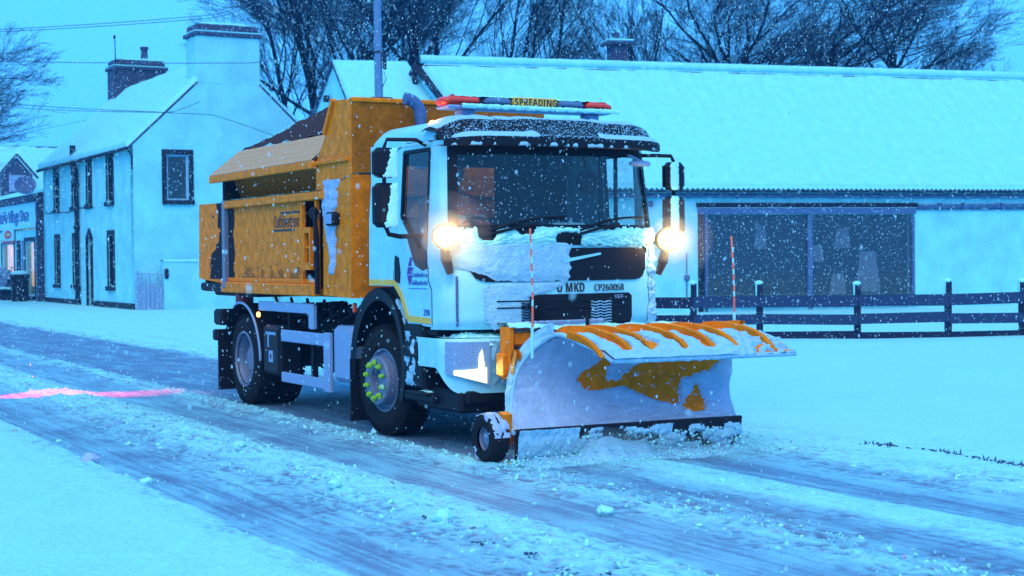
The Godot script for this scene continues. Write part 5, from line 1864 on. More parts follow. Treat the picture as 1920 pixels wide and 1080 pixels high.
		gl.light_size = 0.08
		gl.omni_range = 20
		gl.shadow_enabled = true
		gl.position = Vector3(0, 0, 0.13)
		a.add_child(gl)
	# bumper with the big lower headlamp units
	var b := part("bumper", t)
	for sx in [-1.0, 1.0]:
		var s1: float = sx
		put("bumper_corner", surf(30, 14, func(u: float, v: float):
			# u from the flank round to the front
			var ang: float = u * 1.75
			var x: float = 1.21 * s1
			var z := 0.0
			if u < 0.35:
				z = lerpf(-0.50, -0.12, u / 0.35)
			else:
				var q := (u - 0.35) / 0.65
				x = s1 * lerpf(1.21, 0.58, 1 - cos(q * PI / 2))
				z = -0.12 + 0.32 * sin(q * PI / 2)
			var low: float = lerpf(0.72, 0.50, smoothstep(0.3, 0.62, u))
			return Vector3(x, lerpf(low, 1.0, v) - 0.02 * pow(v, 6), z - 0.05 * pow(v, 5)), Vector3(sx, 0, 1)), M.white_paint, b)
		put("bumper_top", surf(10, 6, func(u: float, v: float): return Vector3(s1 * lerpf(0.6, 1.14, u), 0.985, lerpf(-0.3, 0.16 - 0.22 * u * u, v)), Vector3.UP), M.white_paint, b)
		# lens unit
		put("headlamp_lens", surf(16, 12, func(u: float, v: float):
			var x: float = s1 * lerpf(1.19, 0.86, u)
			var top: float = 0.955
			var low: float = lerpf(0.67, 0.57, u)
			return Vector3(x, lerpf(low, top, v), lerpf(-0.02, 0.20, sqrt(u)) + 0.02), Vector3(sx * 0.4, 0, 1)), M.clear_lens if sx > 0 else M.grey_paint, b)
	st = mb()
	var lens := func(u: float, v: float) -> Vector3:
		return Vector3(-lerpf(1.19, 0.86, u), lerpf(lerpf(0.67, 0.57, u), 0.955, v), lerpf(-0.02, 0.20, sqrt(u)) + 0.034)
	put("day_light_strip", surf(10, 14, func(u: float, v: float):
		var w: float = 0.10 + 0.10 * smoothstep(0.35, 0.0, v)
		var r := pow(absf(v - 0.4) * 1.9, 6)
		return lens.call(lerpf(0.80 - w * (1 - minf(r, 0.8)), 0.90 - 0.12 * v, u), lerpf(0.06, 0.86, v)), Vector3(0, 0, 1)), M.day_light, b)
	put("day_light_strip", surf(14, 8, func(u: float, v: float):
		return lens.call(lerpf(0.12, 0.90, u), lerpf(0.03, lerpf(0.16, 0.40, u), v)), Vector3(0, 0, 1)), M.day_light, b)
	var dl := SpotLight3D.new()
	dl.name = "day_light"
	dl.light_color = Color(1.0, 0.95, 0.6)
	dl.light_energy = 0.35
	dl.light_size = 0.1
	dl.spot_range = 30
	dl.spot_angle = 60
	dl.spot_attenuation = 2
	dl.shadow_enabled = true
	dl.position = Vector3(-0.9, 0.72, 0.30)
	dl.rotation = Vector3(-0.15, PI - 0.35, 0)
	b.add_child(dl)
	st = mb()
	box(st, Vector3(0, 0.78, 0.08), Vector3(1.3, 0.42, 0.2), 0.03)
	obj("middle", st, M.white_paint, b)
	st = mb()
	box(st, Vector3(0, 0.46, 0.0), Vector3(2.1, 0.12, 0.3), 0.02)
	box(st, Vector3(-0.85, 0.42, -0.35), Vector3(0.5, 0.2, 0.9), 0.03)
	box(st, Vector3(0.85, 0.42, -0.35), Vector3(0.5, 0.2, 0.9), 0.03)
	obj("lower_apron", st, M.black_plastic, b)
	put("bumper_snow", snow_on(80, 30, func(u: float, v: float): return Vector3(lerpf(-1.05, -0.55, u), 0.99 - 0.10 * v * v, lerpf(-0.2, 0.23 - 0.22 * (1 - u) * (1 - u), v)), func(u: float, v: float): return 0.03 + 0.03 * nb.get_noise_2d(u * 4, v * 3) + 0.01 * nz.get_noise_2d(u * 20, v * 9) - 0.05 * pow(absf(u - 0.5) * 2, 6), Vector3(0, 1, 0.3)), M.snow, b)
	put("face_snow", snow_on(60, 40, func(u: float, v: float): return Vector3(lerpf(-0.86, -0.52, u), lerpf(0.56, 0.96, v), 0.205), func(u: float, v: float): return 0.02 * nb.get_noise_2d(u * 3 + 4, v * 3) + 0.012 * smoothstep(0.5, 0.9, v) + 0.006 * nz.get_noise_2d(u * 14, v * 14) - 0.004 - 0.03 * pow(absf(u - 0.5) * 2, 8), Vector3(0, 0, 1)), M.plastered_snow, b)

func lorry_chassis(t: Node3D) -> void:
	var c := part("chassis", t)
	var st := mb()
	for x in [-0.42, 0.42]:
		box(st, Vector3(x, 0.93, -3.4), Vector3(0.09, 0.28, 6.6), 0.01)
	for z in [-0.4, -2.2, -3.6, -5.0, -6.5]:
		box(st, Vector3(0, 0.93, z), Vector3(0.8, 0.2, 0.12), 0.01)
	obj("frame_rails", st, M.dark_metal, c)
	st = mb()
	box(st, Vector3(0, 0.85, -1.1), Vector3(0.85, 0.9, 1.4), 0.05)
	box(st, Vector3(0, 0.62, -2.0), Vector3(0.5, 0.45, 0.7), 0.05)
	tube(st, [Vector3(0, 0.6, -2.3), Vector3(0, 0.55, -5.4)], 0.06, 8)
	obj("engine_and_gearbox", st, M.dark_metal, c)
	st = mb()
	tube(st, [Vector3(-0.95, 0.5, -1.5), Vector3(0.95, 0.5, -1.5)], 0.075, 10)
	tube(st, [Vector3(-0.95, 0.52, -5.42), Vector3(0.95, 0.52, -5.42)], 0.11, 10)
	ball(st, Vector3(0, 0.52, -5.42), Vector3(0.22, 0.22, 0.26), 8)
	for x in [-0.45, 0.45]:
		bar(st, Vector3(x, 0.64, -0.7), Vector3(x, 0.64, -2.3), 0.08, 0.05)
		bar(st, Vector3(x, 0.70, -4.6), Vector3(x, 0.70, -6.2), 0.09, 0.08)
	obj("axles", st, M.dark_metal, c)
	# wheels
	for sx in [-1.0, 1.0]:
		wheel(t, "front_wheel", Vector3(sx * 1.12, 0.515, -1.52), sx, 0.06, 0.52, 0.3, true)
		wheel(t, "rear_wheel", Vector3(sx * 1.15, 0.515, -5.42), sx, 0.0, 0.52, 0.27, false)
		wheel(t, "inner_rear_wheel", Vector3(sx * 0.83, 0.515, -5.42), sx, 0.0, 0.52, 0.27, false)
	# front mudguards and steps
	for sx in [-1.0, 1.0]:
		var g := part("front_mudguard", t)
		var s1: float = sx
		put("arch", surf(28, 5, func(u: float, v: float):
			var a: float = lerpf(-0.35, PI + 0.12, u)
			var rr := 0.80 if a > 1.0 else lerpf(0.66, 0.80, clampf((a + 0.35) / 1.35, 0, 1))
			return Vector3(s1 * lerpf(1.16, 0.80, v), 0.58 + sin(a) * rr * 1.03, -1.50 + cos(a) * rr * 0.86), Vector3(0, 1, 0)), M.black_plastic, g)
		put("arch_lip", surf(28, 2, func(u: float, v: float):
			var a: float = lerpf(-0.35, PI + 0.12, u)
			var rr: float = (0.80 if a > 1.0 else lerpf(0.66, 0.80, clampf((a + 0.35) / 1.35, 0, 1))) - 0.11 * v
			return Vector3(s1 * (1.163 - 0.01 * v), 0.58 + sin(a) * rr * 1.03, -1.50 + cos(a) * rr * 0.86), Vector3(sx, 0, 0)), M.black_plastic, g)
		st = mb()
		box(st, Vector3(sx * 1.06, 0.80, -0.72), Vector3(0.2, 0.62, 0.42), 0.03)
		box(st, Vector3(sx * 1.09, 0.42, -0.62), Vector3(0.14, 0.08, 0.62), 0.02)
		box(st, Vector3(sx * 1.0, 1.02, -0.6), Vector3(0.25, 0.08, 0.6), 0.02)
		obj("step_well", st, M.black_plastic, g)
		st = mb()
		for y in [0.46, 0.80]:
			box(st, Vector3(sx * 1.12, y, -0.62), Vector3(0.14, 0.03, 0.46), 0.01)
		obj("step", st, M.dark_metal, g)
	put("mudguard_snow", snow_on(24, 40, func(u: float, v: float):
		var a: float = lerpf(0.25, 1.35, v)
		return Vector3(-lerpf(1.15, 0.84, u), 0.58 + sin(a) * 0.80 * 1.03, -1.50 + cos(a) * 0.80 * 0.86), func(u: float, v: float): return 0.03 * nb.get_noise_2d(u * 2 + 2, v * 3) + 0.02 * sin(v * PI) + 0.006 * nz.get_noise_2d(u * 9, v * 22) - 0.01 - 0.03 * pow(absf(u - 0.5) * 2, 6), Vector3(0, 1, 0.6)), M.plastered_snow, t.get_node("front_mudguard"))
	put("step_snow", snow_on(24, 40, func(u: float, v: float): return Vector3(-1.165, lerpf(0.52, 1.02, v), lerpf(-0.90, -0.66, u)), func(u: float, v: float): return 0.035 * nb.get_noise_2d(u * 2 + 7, v * 3) + 0.016 * nz.get_noise_2d(u * 7, v * 13) - 0.002 - 0.03 * pow(absf(u - 0.5) * 2, 4), Vector3(-1, 0, 0)), M.plastered_snow, t.get_node("front_mudguard"))
	put("footboard_snow", snow_on(24, 10, func(u: float, v: float): return Vector3(lerpf(-1.17, -1.05, v), 0.465, lerpf(-0.62, -0.40, u)), func(u: float, v: float): return 0.02 + 0.01 * nz.get_noise_2d(u * 5, v * 3) - 0.02 * pow(absf(u - 0.5) * 2, 4), Vector3.UP), M.snow, t.get_node("front_mudguard"))
	st = mb()
	box(st, Vector3(-1.0, 0.38, -2.15), Vector3(0.36, 0.62, 0.02))
	box(st, Vector3(1.0, 0.38, -2.15), Vector3(0.36, 0.62, 0.02))
	for x in [-0.95, 0.95]:
		box(st, Vector3(x, 0.46, -6.08), Vector3(0.6, 0.7, 0.02))
	obj("mud_flaps", st, M.black_plastic, t)
	# rear mudguards with pale edges
	for sx in [-1.0, 1.0]:
		var g := part("rear_mudguard", t)
		var s1: float = sx
		put("arch", surf(28, 5, func(u: float, v: float):
			var a: float = lerpf(0.05, PI - 0.3, u)
			return Vector3(s1 * lerpf(1.18, 0.55, v), 0.52 + sin(a) * 0.66, -5.42 + cos(a) * 0.66), Vector3.UP), M.black_plastic, g)
		st = mb()
		var pts := []
		for k in 22:
			var a := lerpf(0.02, PI * 0.62, k / 21.0)
			pts.append(Vector3(sx * 1.185, 0.52 + sin(a) * 0.665, -5.42 + cos(a) * 0.665))
		tube(st, pts, 0.016, 6)
		obj("pale_edge", st, M.grey_paint, g)
		st = mb()
		box(st, Vector3(sx * 1.165, 1.06, -4.86), Vector3(0.03, 0.06, 0.07), 0.012)
		obj("side_marker_lamp", st, M.amber_glow, g)
	# underrun guard: white posts and rails on both flanks
	for sx in [-1.0, 1.0]:
		var g := part("side_guard", t)
		for e in [[-4.82, -3.16, 1.165, 0.11], [-4.10, -2.78, 0.85, 0.13], [-4.10, -2.78, 0.39, 0.11]]:
			st = mb()
			bar(st, Vector3(sx * 1.16, e[2] + 0.0, e[0]), Vector3(sx * 1.16, e[2], e[1]), 0.04, e[3], 0.008)
			obj("guard_rail", st, M.grey_paint, g)
		st = mb()
		box(st, Vector3(sx * 1.163, 0.62, -2.76), Vector3(0.05, 0.62, 0.16), 0.01)
		obj("guard_post", st, M.grey_paint, g)
		st = mb()
		box(st, Vector3(sx * 1.163, 1.08, -3.18), Vector3(0.05, 0.26, 0.14), 0.01)
		obj("guard_post", st, M.grey_paint, g)
		st = mb()
		for z in [-4.3, -3.6]:
			box(st, Vector3(sx * 0.98, 0.75, z), Vector3(0.06, 0.9, 0.06))
		obj("brackets", st, M.dark_metal, g)
		# battery box
		st = mb()
		box(st, Vector3(sx * 1.03, 0.67, -4.43), Vector3(0.3, 0.56, 0.52), 0.04)
		obj("equipment_box", st, M.black_plastic, g)
		st = mb()
		box(st, Vector3(sx * 1.182, 0.86, -4.42), Vector3(0.004, 0.03, 0.32))
		box(st, Vector3(sx * 1.182, 0.77, -4.5), Vector3(0.004, 0.14, 0.04))
		box(st, Vector3(sx * 1.182, 0.60, -4.42), Vector3(0.004, 0.13, 0.13), 0.0)
		obj("pale_marks", st, M.grey_paint, g)
		st = mb()
		box(st, Vector3(sx * 1.184, 0.60, -4.42), Vector3(0.006, 0.05, 0.04), 0.0)
		obj("mark_holes", st, M.black_plastic, g)
		# pale fuel tank
		st = mb()
		box(st, Vector3(sx * 0.96, 0.72, -2.42), Vector3(0.38, 0.58, 0.52), 0.05)
		obj("fuel_tank", st, M.grey_paint, g)
		st = mb()
		box(st, Vector3(sx * 1.1, 1.2, -2.2), Vector3(0.04, 0.1, 0.05), 0.012)
		obj("side_reflector", st, M.orange_lens, g)
	# clutter between the wheels, seen as dark shapes
	st = mb()
	for k in 26:
		var z := -4.9 + k * 0.11
		var y := 0.55 + 0.6 * rng.randf()
		box(st, Vector3(-0.62 + 0.25 * rng.randf(), y, z), Vector3(0.16 + 0.3 * rng.randf(), 0.1 + 0.3 * rng.randf(), 0.08 + 0.2 * rng.randf()), 0.02)
	for k in 5:
		tube(st, [Vector3(-0.9, 1.25, -5.0 + k * 0.5), Vector3(-0.95, 1.1 - 0.1 * rng.randf(), -4.6 + k * 0.4), Vector3(-0.8, 1.2, -4.2 + k * 0.4)], 0.018, 6)
	box(st, Vector3(0.0, 0.75, -3.4), Vector3(1.5, 0.55, 2.6), 0.05)
	obj("tanks_and_hoses", st, M.dark_metal, c)
	# rear
	st = mb()
	tube(st, [Vector3(-0.95, 0.92, -5.95), Vector3(-0.95, 1.34, -5.95)], 0.11, 12)
	obj("red_cylinder", st, M.red_paint, c)
	st = mb()
	box(st, Vector3(-0.98, 0.98, -6.5), Vector3(0.28, 0.2, 0.3), 0.03)
	box(st, Vector3(0.98, 0.98, -6.5), Vector3(0.28, 0.2, 0.3), 0.03)
	box(st, Vector3(0, 0.75, -6.7), Vector3(2.2, 0.14, 0.12), 0.02)
	obj("rear_lamp_brackets", st, M.dark_metal, c)
	for sx in [-1.0, 1.0]:
		st = mb()
		box(st, Vector3(sx * 0.98, 0.98, -6.66), Vector3(0.24, 0.14, 0.03), 0.01)
		obj("tail_lamp", st, M.tail_glow, c)

func lorry_body(t: Node3D) -> void:
	var b := part("body", t)
	var X := 1.2
	var st := mb()
	# lower box: flank panels between posts
	for sx in [-1.0, 1.0]:
		st = mb()
		prism(st, PackedVector2Array([Vector2(-7.0, 1.46), Vector2(-5.9, 1.40), Vector2(-5.9, 2.385), Vector2(-6.95, 2.40)]), Transform3D(Basis(Vector3(0, 0, 1), Vector3.UP, Vector3(-1, 0, 0)), Vector3.ZERO), sx * -1.165 - 0.02, sx * -1.165 + 0.02)
		obj("tail_panel", st, M.yellow_paint if sx > 0 else M.yellow_paint, b)
		st = mb()
		box(st, Vector3(sx * 1.16, 1.88, -4.62), Vector3(0.04, 0.94, 2.46), 0.006)
		obj("side_panel", st, M.yellow_paint, b)
		st = mb()
		box(st, Vector3(sx * 1.19, 2.355, -4.3), Vector3(0.10, 0.09, 3.24), 0.012)
		box(st, Vector3(sx * 1.185, 1.365, -4.5), Vector3(0.09, 0.13, 3.0), 0.012)
		box(st, Vector3(sx * 1.18, 1.455, -4.5), Vector3(0.03, 0.05, 3.0), 0.008)
		obj("edge_rails", st, M.yellow_paint, b)
		st = mb()
		box(st, Vector3(sx * 1.195, 1.88, -5.87), Vector3(0.10, 1.06, 0.08), 0.012)
		obj("soot_post", st, M.steel, b)
		for z in [-3.38, -2.98]:
			st = mb()
			box(st, Vector3(sx * 1.172, 1.86, z), Vector3(0.03, 0.90, 0.07), 0.006)
			obj("channel", st, M.brown_yellow, b)
			st = mb()
			box(st, Vector3(sx * 1.20, 1.86, z + 0.05), Vector3(0.05, 0.96, 0.03), 0.006)
			obj("rib", st, M.yellow_paint, b)
		st = mb()
		rects_with_holes(st, -0.11, 0.11, 1.58, 2.03, [[-0.065, 0.065, 1.66, 1.97]], Transform3D(Basis(Vector3(0, 0, 1), Vector3.UP, Vector3(-1, 0, 0)), Vector3(0, 0, -3.17)), sx * -1.21 - 0.02, sx * -1.21 + 0.02)
		box(st, Vector3(sx * 1.20, 1.82, -3.17), Vector3(0.03, 0.03, 0.16), 0.004)
		obj("step_frame", st, M.yellow_paint, b)
		st = mb()
		box(st, Vector3(sx * 1.185, 1.80, -3.17), Vector3(0.02, 0.26, 0.06), 0.004)
		obj("latch", st, M.brown_yellow, b)
		# front housing of the body, with its sloped top
		st = mb()
		prism(st, PackedVector2Array([Vector2(-2.78, 1.32), Vector2(-2.05, 1.30), Vector2(-2.02, 2.53), Vector2(-2.76, 2.38)]), Transform3D(Basis(Vector3(0, 0, 1), Vector3.UP, Vector3(-1, 0, 0)), Vector3.ZERO), sx * -0.98 - 0.22, sx * -0.98 + 0.22)
		obj("front_housing", st, M.yellow_paint, b)
		st = mb()
		box(st, Vector3(sx * 1.24, 2.10, -2.42), Vector3(0.1, 0.14, 0.24), 0.03)
		obj("work_lamp", st, M.dark_metal, b)
		st = mb()
		box(st, Vector3(sx * 1.292, 2.10, -2.42), Vector3(0.008, 0.10, 0.19), 0.0)
		obj("work_lamp_glass", st, M.grey_paint, b)
		st = mb()
		tube(st, [Vector3(sx * 1.24, 2.22, -2.92), Vector3(sx * 1.26, 2.12, -2.86), Vector3(sx * 1.24, 1.9, -2.84), Vector3(sx * 1.235, 1.6, -2.86), Vector3(sx * 1.22, 1.33, -2.9)], 0.025, 8)
		ball(st, Vector3(sx * 1.24, 2.17, -2.92), Vector3(0.05, 0.07, 0.06), 6)
		obj("hose", st, M.black_plastic, b)
	# end walls and floor
	st = mb()
	box(st, Vector3(0, 1.9, -6.9), Vector3(2.26, 1.0, 0.06), 0.01)
	box(st, Vector3(0, 1.85, -2.2), Vector3(1.52, 1.1, 0.06), 0.01)
	box(st, Vector3(0, 1.34, -4.5), Vector3(2.28, 0.08, 4.9), 0.01)
	box(st, Vector3(0, 2.34, -4.5), Vector3(2.28, 0.05, 4.7), 0.01)
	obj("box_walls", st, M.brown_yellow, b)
	st = mb()
	box(st, Vector3(0, 1.33, -6.0), Vector3(2.1, 0.16, 1.6), 0.02)
	box(st, Vector3(-1.0, 1.36, -6.4), Vector3(0.4, 0.10, 1.0), 0.02)
	obj("sub_frame", st, M.dark_metal, b)
	# soot and mud on the tail
	for q in [[-6.72, -5.93, 1.46, 2.39, 3.0], [-5.83, -5.42, 1.42, 2.34, 9.0]]:
		var k: Array = q
		put("soot_film", snow_on(50, 60, func(u: float, v: float): return Vector3(-1.186 if k[4] < 5 else -1.181, lerpf(k[2], k[3], v), lerpf(k[0], k[1], u)), func(u: float, v: float):
			var m := 0.0
			if k[4] < 5:
				m = smoothstep(0.25, 0.85, u + 0.3 * nb.get_noise_2d(u * 3, v * 3) + 0.35 * smoothstep(0.55, 0.0, v) - 0.1) - 0.35 - 0.5 * smoothstep(0.14, 0.0, absf(v - 0.66))
			else:
				m = smoothstep(0.75, 0.0, u + 0.15 * nb.get_noise_2d(u * 3, v * 4)) - 0.3
			return 0.004 * m, Vector3(-1, 0, 0)), M.soot, b)
	# grime sprayed up from the wheels
	put("grime_film", snow_on(90, 40, func(u: float, v: float): return Vector3(-1.181, lerpf(1.44, 2.1, v), lerpf(-5.4, -3.42, u)), func(u: float, v: float): return 0.003 * nb.get_noise_2d(u * 9.0, v * 4.0) + 0.003 * nz.get_noise_2d(u * 50.0, v * 17.0) + 0.0035 * smoothstep(0.45, 0.0, v) - 0.0032, Vector3(-1, 0, 0)), M.brown_yellow, b)
	put("salt_film", snow_on(60, 60, func(u: float, v: float): return Vector3(-1.203, lerpf(1.34, 2.3, v), lerpf(-2.70, -2.08, u)), func(u: float, v: float): return 0.003 * nz.get_noise_2d(u * 22.0, v * 30.0) + 0.002 * nb.get_noise_2d(u * 3.0, v * 4.0) - 0.0016, Vector3(-1, 0, 0)), M.blade_paint, b)
	# maker's name
	var ST := Transform3D(Basis(Vector3(0, 0, 1), Vector3.UP, Vector3(-1, 0, 0)), Vector3(-1.181, 0, 0))
	text("lettering", "Cuthbertson", 0.125, ST * Transform3D(Basis(), Vector3(-3.88, 2.105, 0.003)), M.letter_dark, b, 0.004, "Droid Sans", 400, 0.80)
	st = mb()
	box(st, Vector3(-1.183, 2.205, -3.76), Vector3(0.004, 0.022, 0.58))
	box(st, Vector3(-1.183, 2.015, -3.95), Vector3(0.004, 0.022, 0.66))
	obj("name_lines", st, M.letter_dark, b)
	# upper hopper: sloping plates, spill boards
	for sx in [-1.0, 1.0]:
		st = mb()
		quad(st, Vector3(sx * 0.80, 2.37, -6.3), Vector3(sx * 0.80, 2.37, -2.6), Vector3(sx * 1.0, 2.72, -2.6), Vector3(sx * 1.0, 2.72, -6.3))
		quad(st, Vector3(sx * 1.0, 2.72, -6.3), Vector3(sx * 0.98, 2.72, -6.3), Vector3(sx * 0.78, 2.37, -6.3), Vector3(sx * 0.80, 2.37, -6.3))
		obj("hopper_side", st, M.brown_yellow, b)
		st = mb()
		for z in [-6.2]:
			prism(st, PackedVector2Array([Vector2(0.86, 2.37), Vector2(1.12, 2.37), Vector2(1.12, 2.68), Vector2(1.0, 2.70)]), Transform3D(Basis(Vector3(sx, 0, 0), Vector3.UP, Vector3(0, 0, sx)), Vector3(0, 0, z)), -0.02, 0.02)
		obj("hopper_gussets", st, M.dark_metal, b)
		# pale spill board, in planks
		for k in 5:
			st = mb()
			var u0 := k / 5.0
			var u1 := (k + 0.97) / 5.0
			var pa := func(u: float, z: float, off: float) -> Vector3: return Vector3(sx * (lerpf(1.17, 0.80, u) + off * 0.6), lerpf(2.725, 3.04, u) + off * 0.8, z)
			var z0 := lerpf(-6.55, -6.45, u0)
			var z1 := -3.12
			var z1b := -3.12 - 0.0 * u1
			oquad(st, pa.call(u0, z0, 0.02), pa.call(u0, z1, 0.02), pa.call(u1, z1b, 0.02), pa.call(u1, z0, 0.02), Vector3(0, 2.5, -5))
			oquad(st, pa.call(u0, z0, 0.0), pa.call(u0, z1, 0.0), pa.call(u1, z1b, 0.0), pa.call(u1, z0, 0.0), Vector3(sx * 3, 4.5, -5))
			oquad(st, pa.call(u0, z0, 0.0), pa.call(u0, z1, 0.0), pa.call(u0, z1, 0.02), pa.call(u0, z0, 0.02), Vector3(0, 3.5, -5))
			obj("spill_board", st, M.pale_board, b)
		st = mb()
		box(st, Vector3(sx * 1.16, 2.69, -4.83), Vector3(0.05, 0.085, 3.44), 0.008)
		obj("board_edge", st, M.yellow_paint, b)
		# head plate side and cheek
		st = mb()
		prism(st, PackedVector2Array([Vector2(-3.15, 2.40), Vector2(-2.2, 2.36), Vector2(-2.2, 3.30), Vector2(-2.62, 3.32), Vector2(-2.86, 2.98), Vector2(-3.14, 2.72)]), Transform3D(Basis(Vector3(0, 0, 1), Vector3.UP, Vector3(-1, 0, 0)), Vector3.ZERO), sx * -1.10 - 0.02, sx * -1.10 + 0.02)
		obj("cheek_plate", st, M.yellow_paint, b)
		st = mb()
		bar(st, Vector3(sx * 1.125, 2.99, -2.87), Vector3(sx * 1.125, 3.33, -2.62), 0.06, 0.05, 0.006)
		bar(st, Vector3(sx * 1.125, 2.70, -3.2), Vector3(sx * 1.125, 2.70, -2.25), 0.05, 0.04, 0.006)
		obj("cheek_flange", st, M.yellow_paint, b)
	st = mb()
	box(st, Vector3(0, 2.82, -2.19), Vector3(2.22, 0.94, 0.05), 0.008)
	obj("head_plate", st, M.brown_yellow, b)  # a yellow plate, its forward-facing shade put into the colour as browner paint
	st = mb()
	box(st, Vector3(0, 3.29, -2.19), Vector3(2.24, 0.05, 0.09), 0.01)
	obj("head_plate_rim", st, M.yellow_paint, b)
	st = mb()
	prism(st, PackedVector2Array([Vector2(-0.8, 2.37), Vector2(0.8, 2.37), Vector2(1.0, 2.72), Vector2(0.8, 3.03), Vector2(-0.8, 3.03), Vector2(-1.0, 2.72)]), Transform3D(Basis(), Vector3(0, 0, -6.4)), -0.03, 0.03)
	obj("hopper_end", st, M.brown_yellow, b)
	st = mb()
	bar(st, Vector3(1.0, 3.08, -6.3), Vector3(1.0, 3.0, -3.2), 0.05, 0.1, 0.01)
	box(st, Vector3(0.2, 3.06, -6.42), Vector3(1.4, 0.06, 0.05), 0.01)
	obj("far_rail", st, M.yellow_paint, b)
	# exhaust stack
	st = mb()
	var pts := []
	for k in 9:
		var a := k * PI / 2 / 8
		pts.append(Vector3(-0.62 + 0.17 * sin(a), 3.30 - 0.17 * (1 - cos(a)), -1.98))
	pts.append(Vector3(-0.45, 2.6, -1.98))
	tube(st, pts, 0.062, 12)
	obj("exhaust_pipe", st, M.lavender_board, b)
	# snow on the flank corner and ledges
	put("corner_snow", snow_on(40, 120, func(u: float, v: float): return Vector3(-1.205, lerpf(1.50, 2.50, v), lerpf(-2.78, -2.10, u)), func(u: float, v: float):
		var c: float = 0.32 + 0.06 * sin(v * 7.0)
		var w: float = lerpf(0.12, 0.34, smoothstep(0.0, 0.9, v)) * (1.0 + 0.3 * nz.get_noise_2d(v * 7, 2.0))
		return 0.03 * (1.0 - pow(absf(u - c) / w, 2.0)) + 0.012 * nb.get_noise_2d(u * 4, v * 8) - 0.010 - 0.05 * smoothstep(0.06, 0.0, v), Vector3(-1, 0, 0)), M.dirty_snow, b)
	put("top_snow", snow_on(30, 8, func(u: float, v: float): return Vector3(lerpf(-1.2, -0.8, v), lerpf(2.38, 2.53, u), lerpf(-2.78, -2.02, u)), func(u: float, v: float): return 0.03 + 0.02 * nz.get_noise_2d(u * 6, v * 2) - 0.02 * pow(absf(v - 0.5) * 2, 6), Vector3(0, 1, 0)), M.snow, b)
	put("ledge_snow", snow_on(100, 4, func(u: float, v: float): return Vector3(lerpf(-1.24, -1.14, v), 2.40, lerpf(-5.9, -2.75, u)), func(u: float, v: float): return 0.008 + 0.012 * nz.get_noise_2d(u * 20, v), Vector3(0, 1, 0)), M.snow, b)

func grit_load() -> void:
	var g := put("grit_heap", surf(110, 60, func(u: float, v: float):
		var z: float = lerpf(-6.42, -2.24, u)
		var x: float = lerpf(-1.0, 1.0, v)
		var hump: float = 3.04 + lerpf(0.16, 0.46, smoothstep(-0.1, 0.45, u)) * (1.0 - pow(absf(x), 2.2)) * (1.0 - 0.6 * smoothstep(0.58, 0.8, u))
		hump += 0.02
		return Vector3(x * 0.80, hump + 0.045 * nb.get_noise_2d(z * 2.5, x * 2.5) + 0.018 * nb.get_noise_2d(z * 11, x * 11), z), Vector3.UP), M.grit)
	g.position = AT
	g.rotation.y = STREET
	tag(g, "heap of dark brown road grit filling the lorry's open hopper", "grit")
	stuff(g)

# ------------------------------------------------------------------ the snow plough; x along the blade, z forwards
const BLADE_L := [[262.0, -0.08], [208.0, 0.05], [166.0, 0.13], [146.0, 0.20], [120.0, 0.30], [95.0, 0.33], [75.0, 0.34], [55.0, 0.42], [40.0, 0.55], [28.0, 0.63]]
const BLADE_R := [[262.0, 2.10], [230.0, 2.18], [212.0, 2.20], [194.0, 2.23], [180.0, 2.27], [150.0, 2.24], [120.0, 2.18], [90.0, 2.14], [68.0, 2.18], [52.0, 2.29], [36.0, 2.39], [28.0, 2.44]]
const BARE_A := [0.933, 151.0, 1.049, 160.0, 0.975, 166.5, 0.972, 184.2, 1.089, 186.8, 1.208, 172.6, 1.307, 164.5, 1.474, 160.0, 1.779, 158.0, 2.204, 160.3, 2.024, 177.4, 1.741, 187.1, 1.689, 200.2, 1.662, 216.5, 1.599, 222.8, 1.439, 214.6, 1.229, 199.0, 1.162, 192.8, 1.114, 192.5, 0.993, 195.5, 0.889, 196.6, 0.787, 196.9, 0.696, 182.5, 0.696, 176.1, 0.795, 170.2, 0.889, 161.1]
const BARE_B := [1.856, 196.4, 1.902, 196.7, 1.9, 214.0, 1.927, 221.0, 1.869, 236.0, 1.748, 237.6, 1.664, 230.9, 1.748, 212.8, 1.823, 207.1]

func along(table: Array, a: float) -> float:
	for i in table.size() - 1:
		if a >= table[i + 1][0]:
			return lerpf(table[i][1], table[i + 1][1], clampf((table[i][0] - a) / (table[i][0] - table[i + 1][0]), 0, 1))
	return table[table.size() - 1][1]

func blade_at(x: float, a: float, off := 0.0) -> Vector3:
	var r := 0.40 + off
	return Vector3(x, 0.65 + sin(deg_to_rad(a)) * r, 0.07 + cos(deg_to_rad(a)) * r)

func blade(u: float, v: float, off := 0.0) -> Vector3:
	var a := lerpf(262.0, 28.0, v)
	return blade_at(lerpf(along(BLADE_L, a), along(BLADE_R, a), u), a, off)

func bare(table: Array, x: float, a: float) -> bool:
	var p := PackedVector2Array()
	for i in range(0, table.size(), 2):
		p.append(Vector2(table[i], table[i + 1] / 60.0))
	return Geometry2D.is_point_in_polygon(Vector2(x, a / 60.0), p)

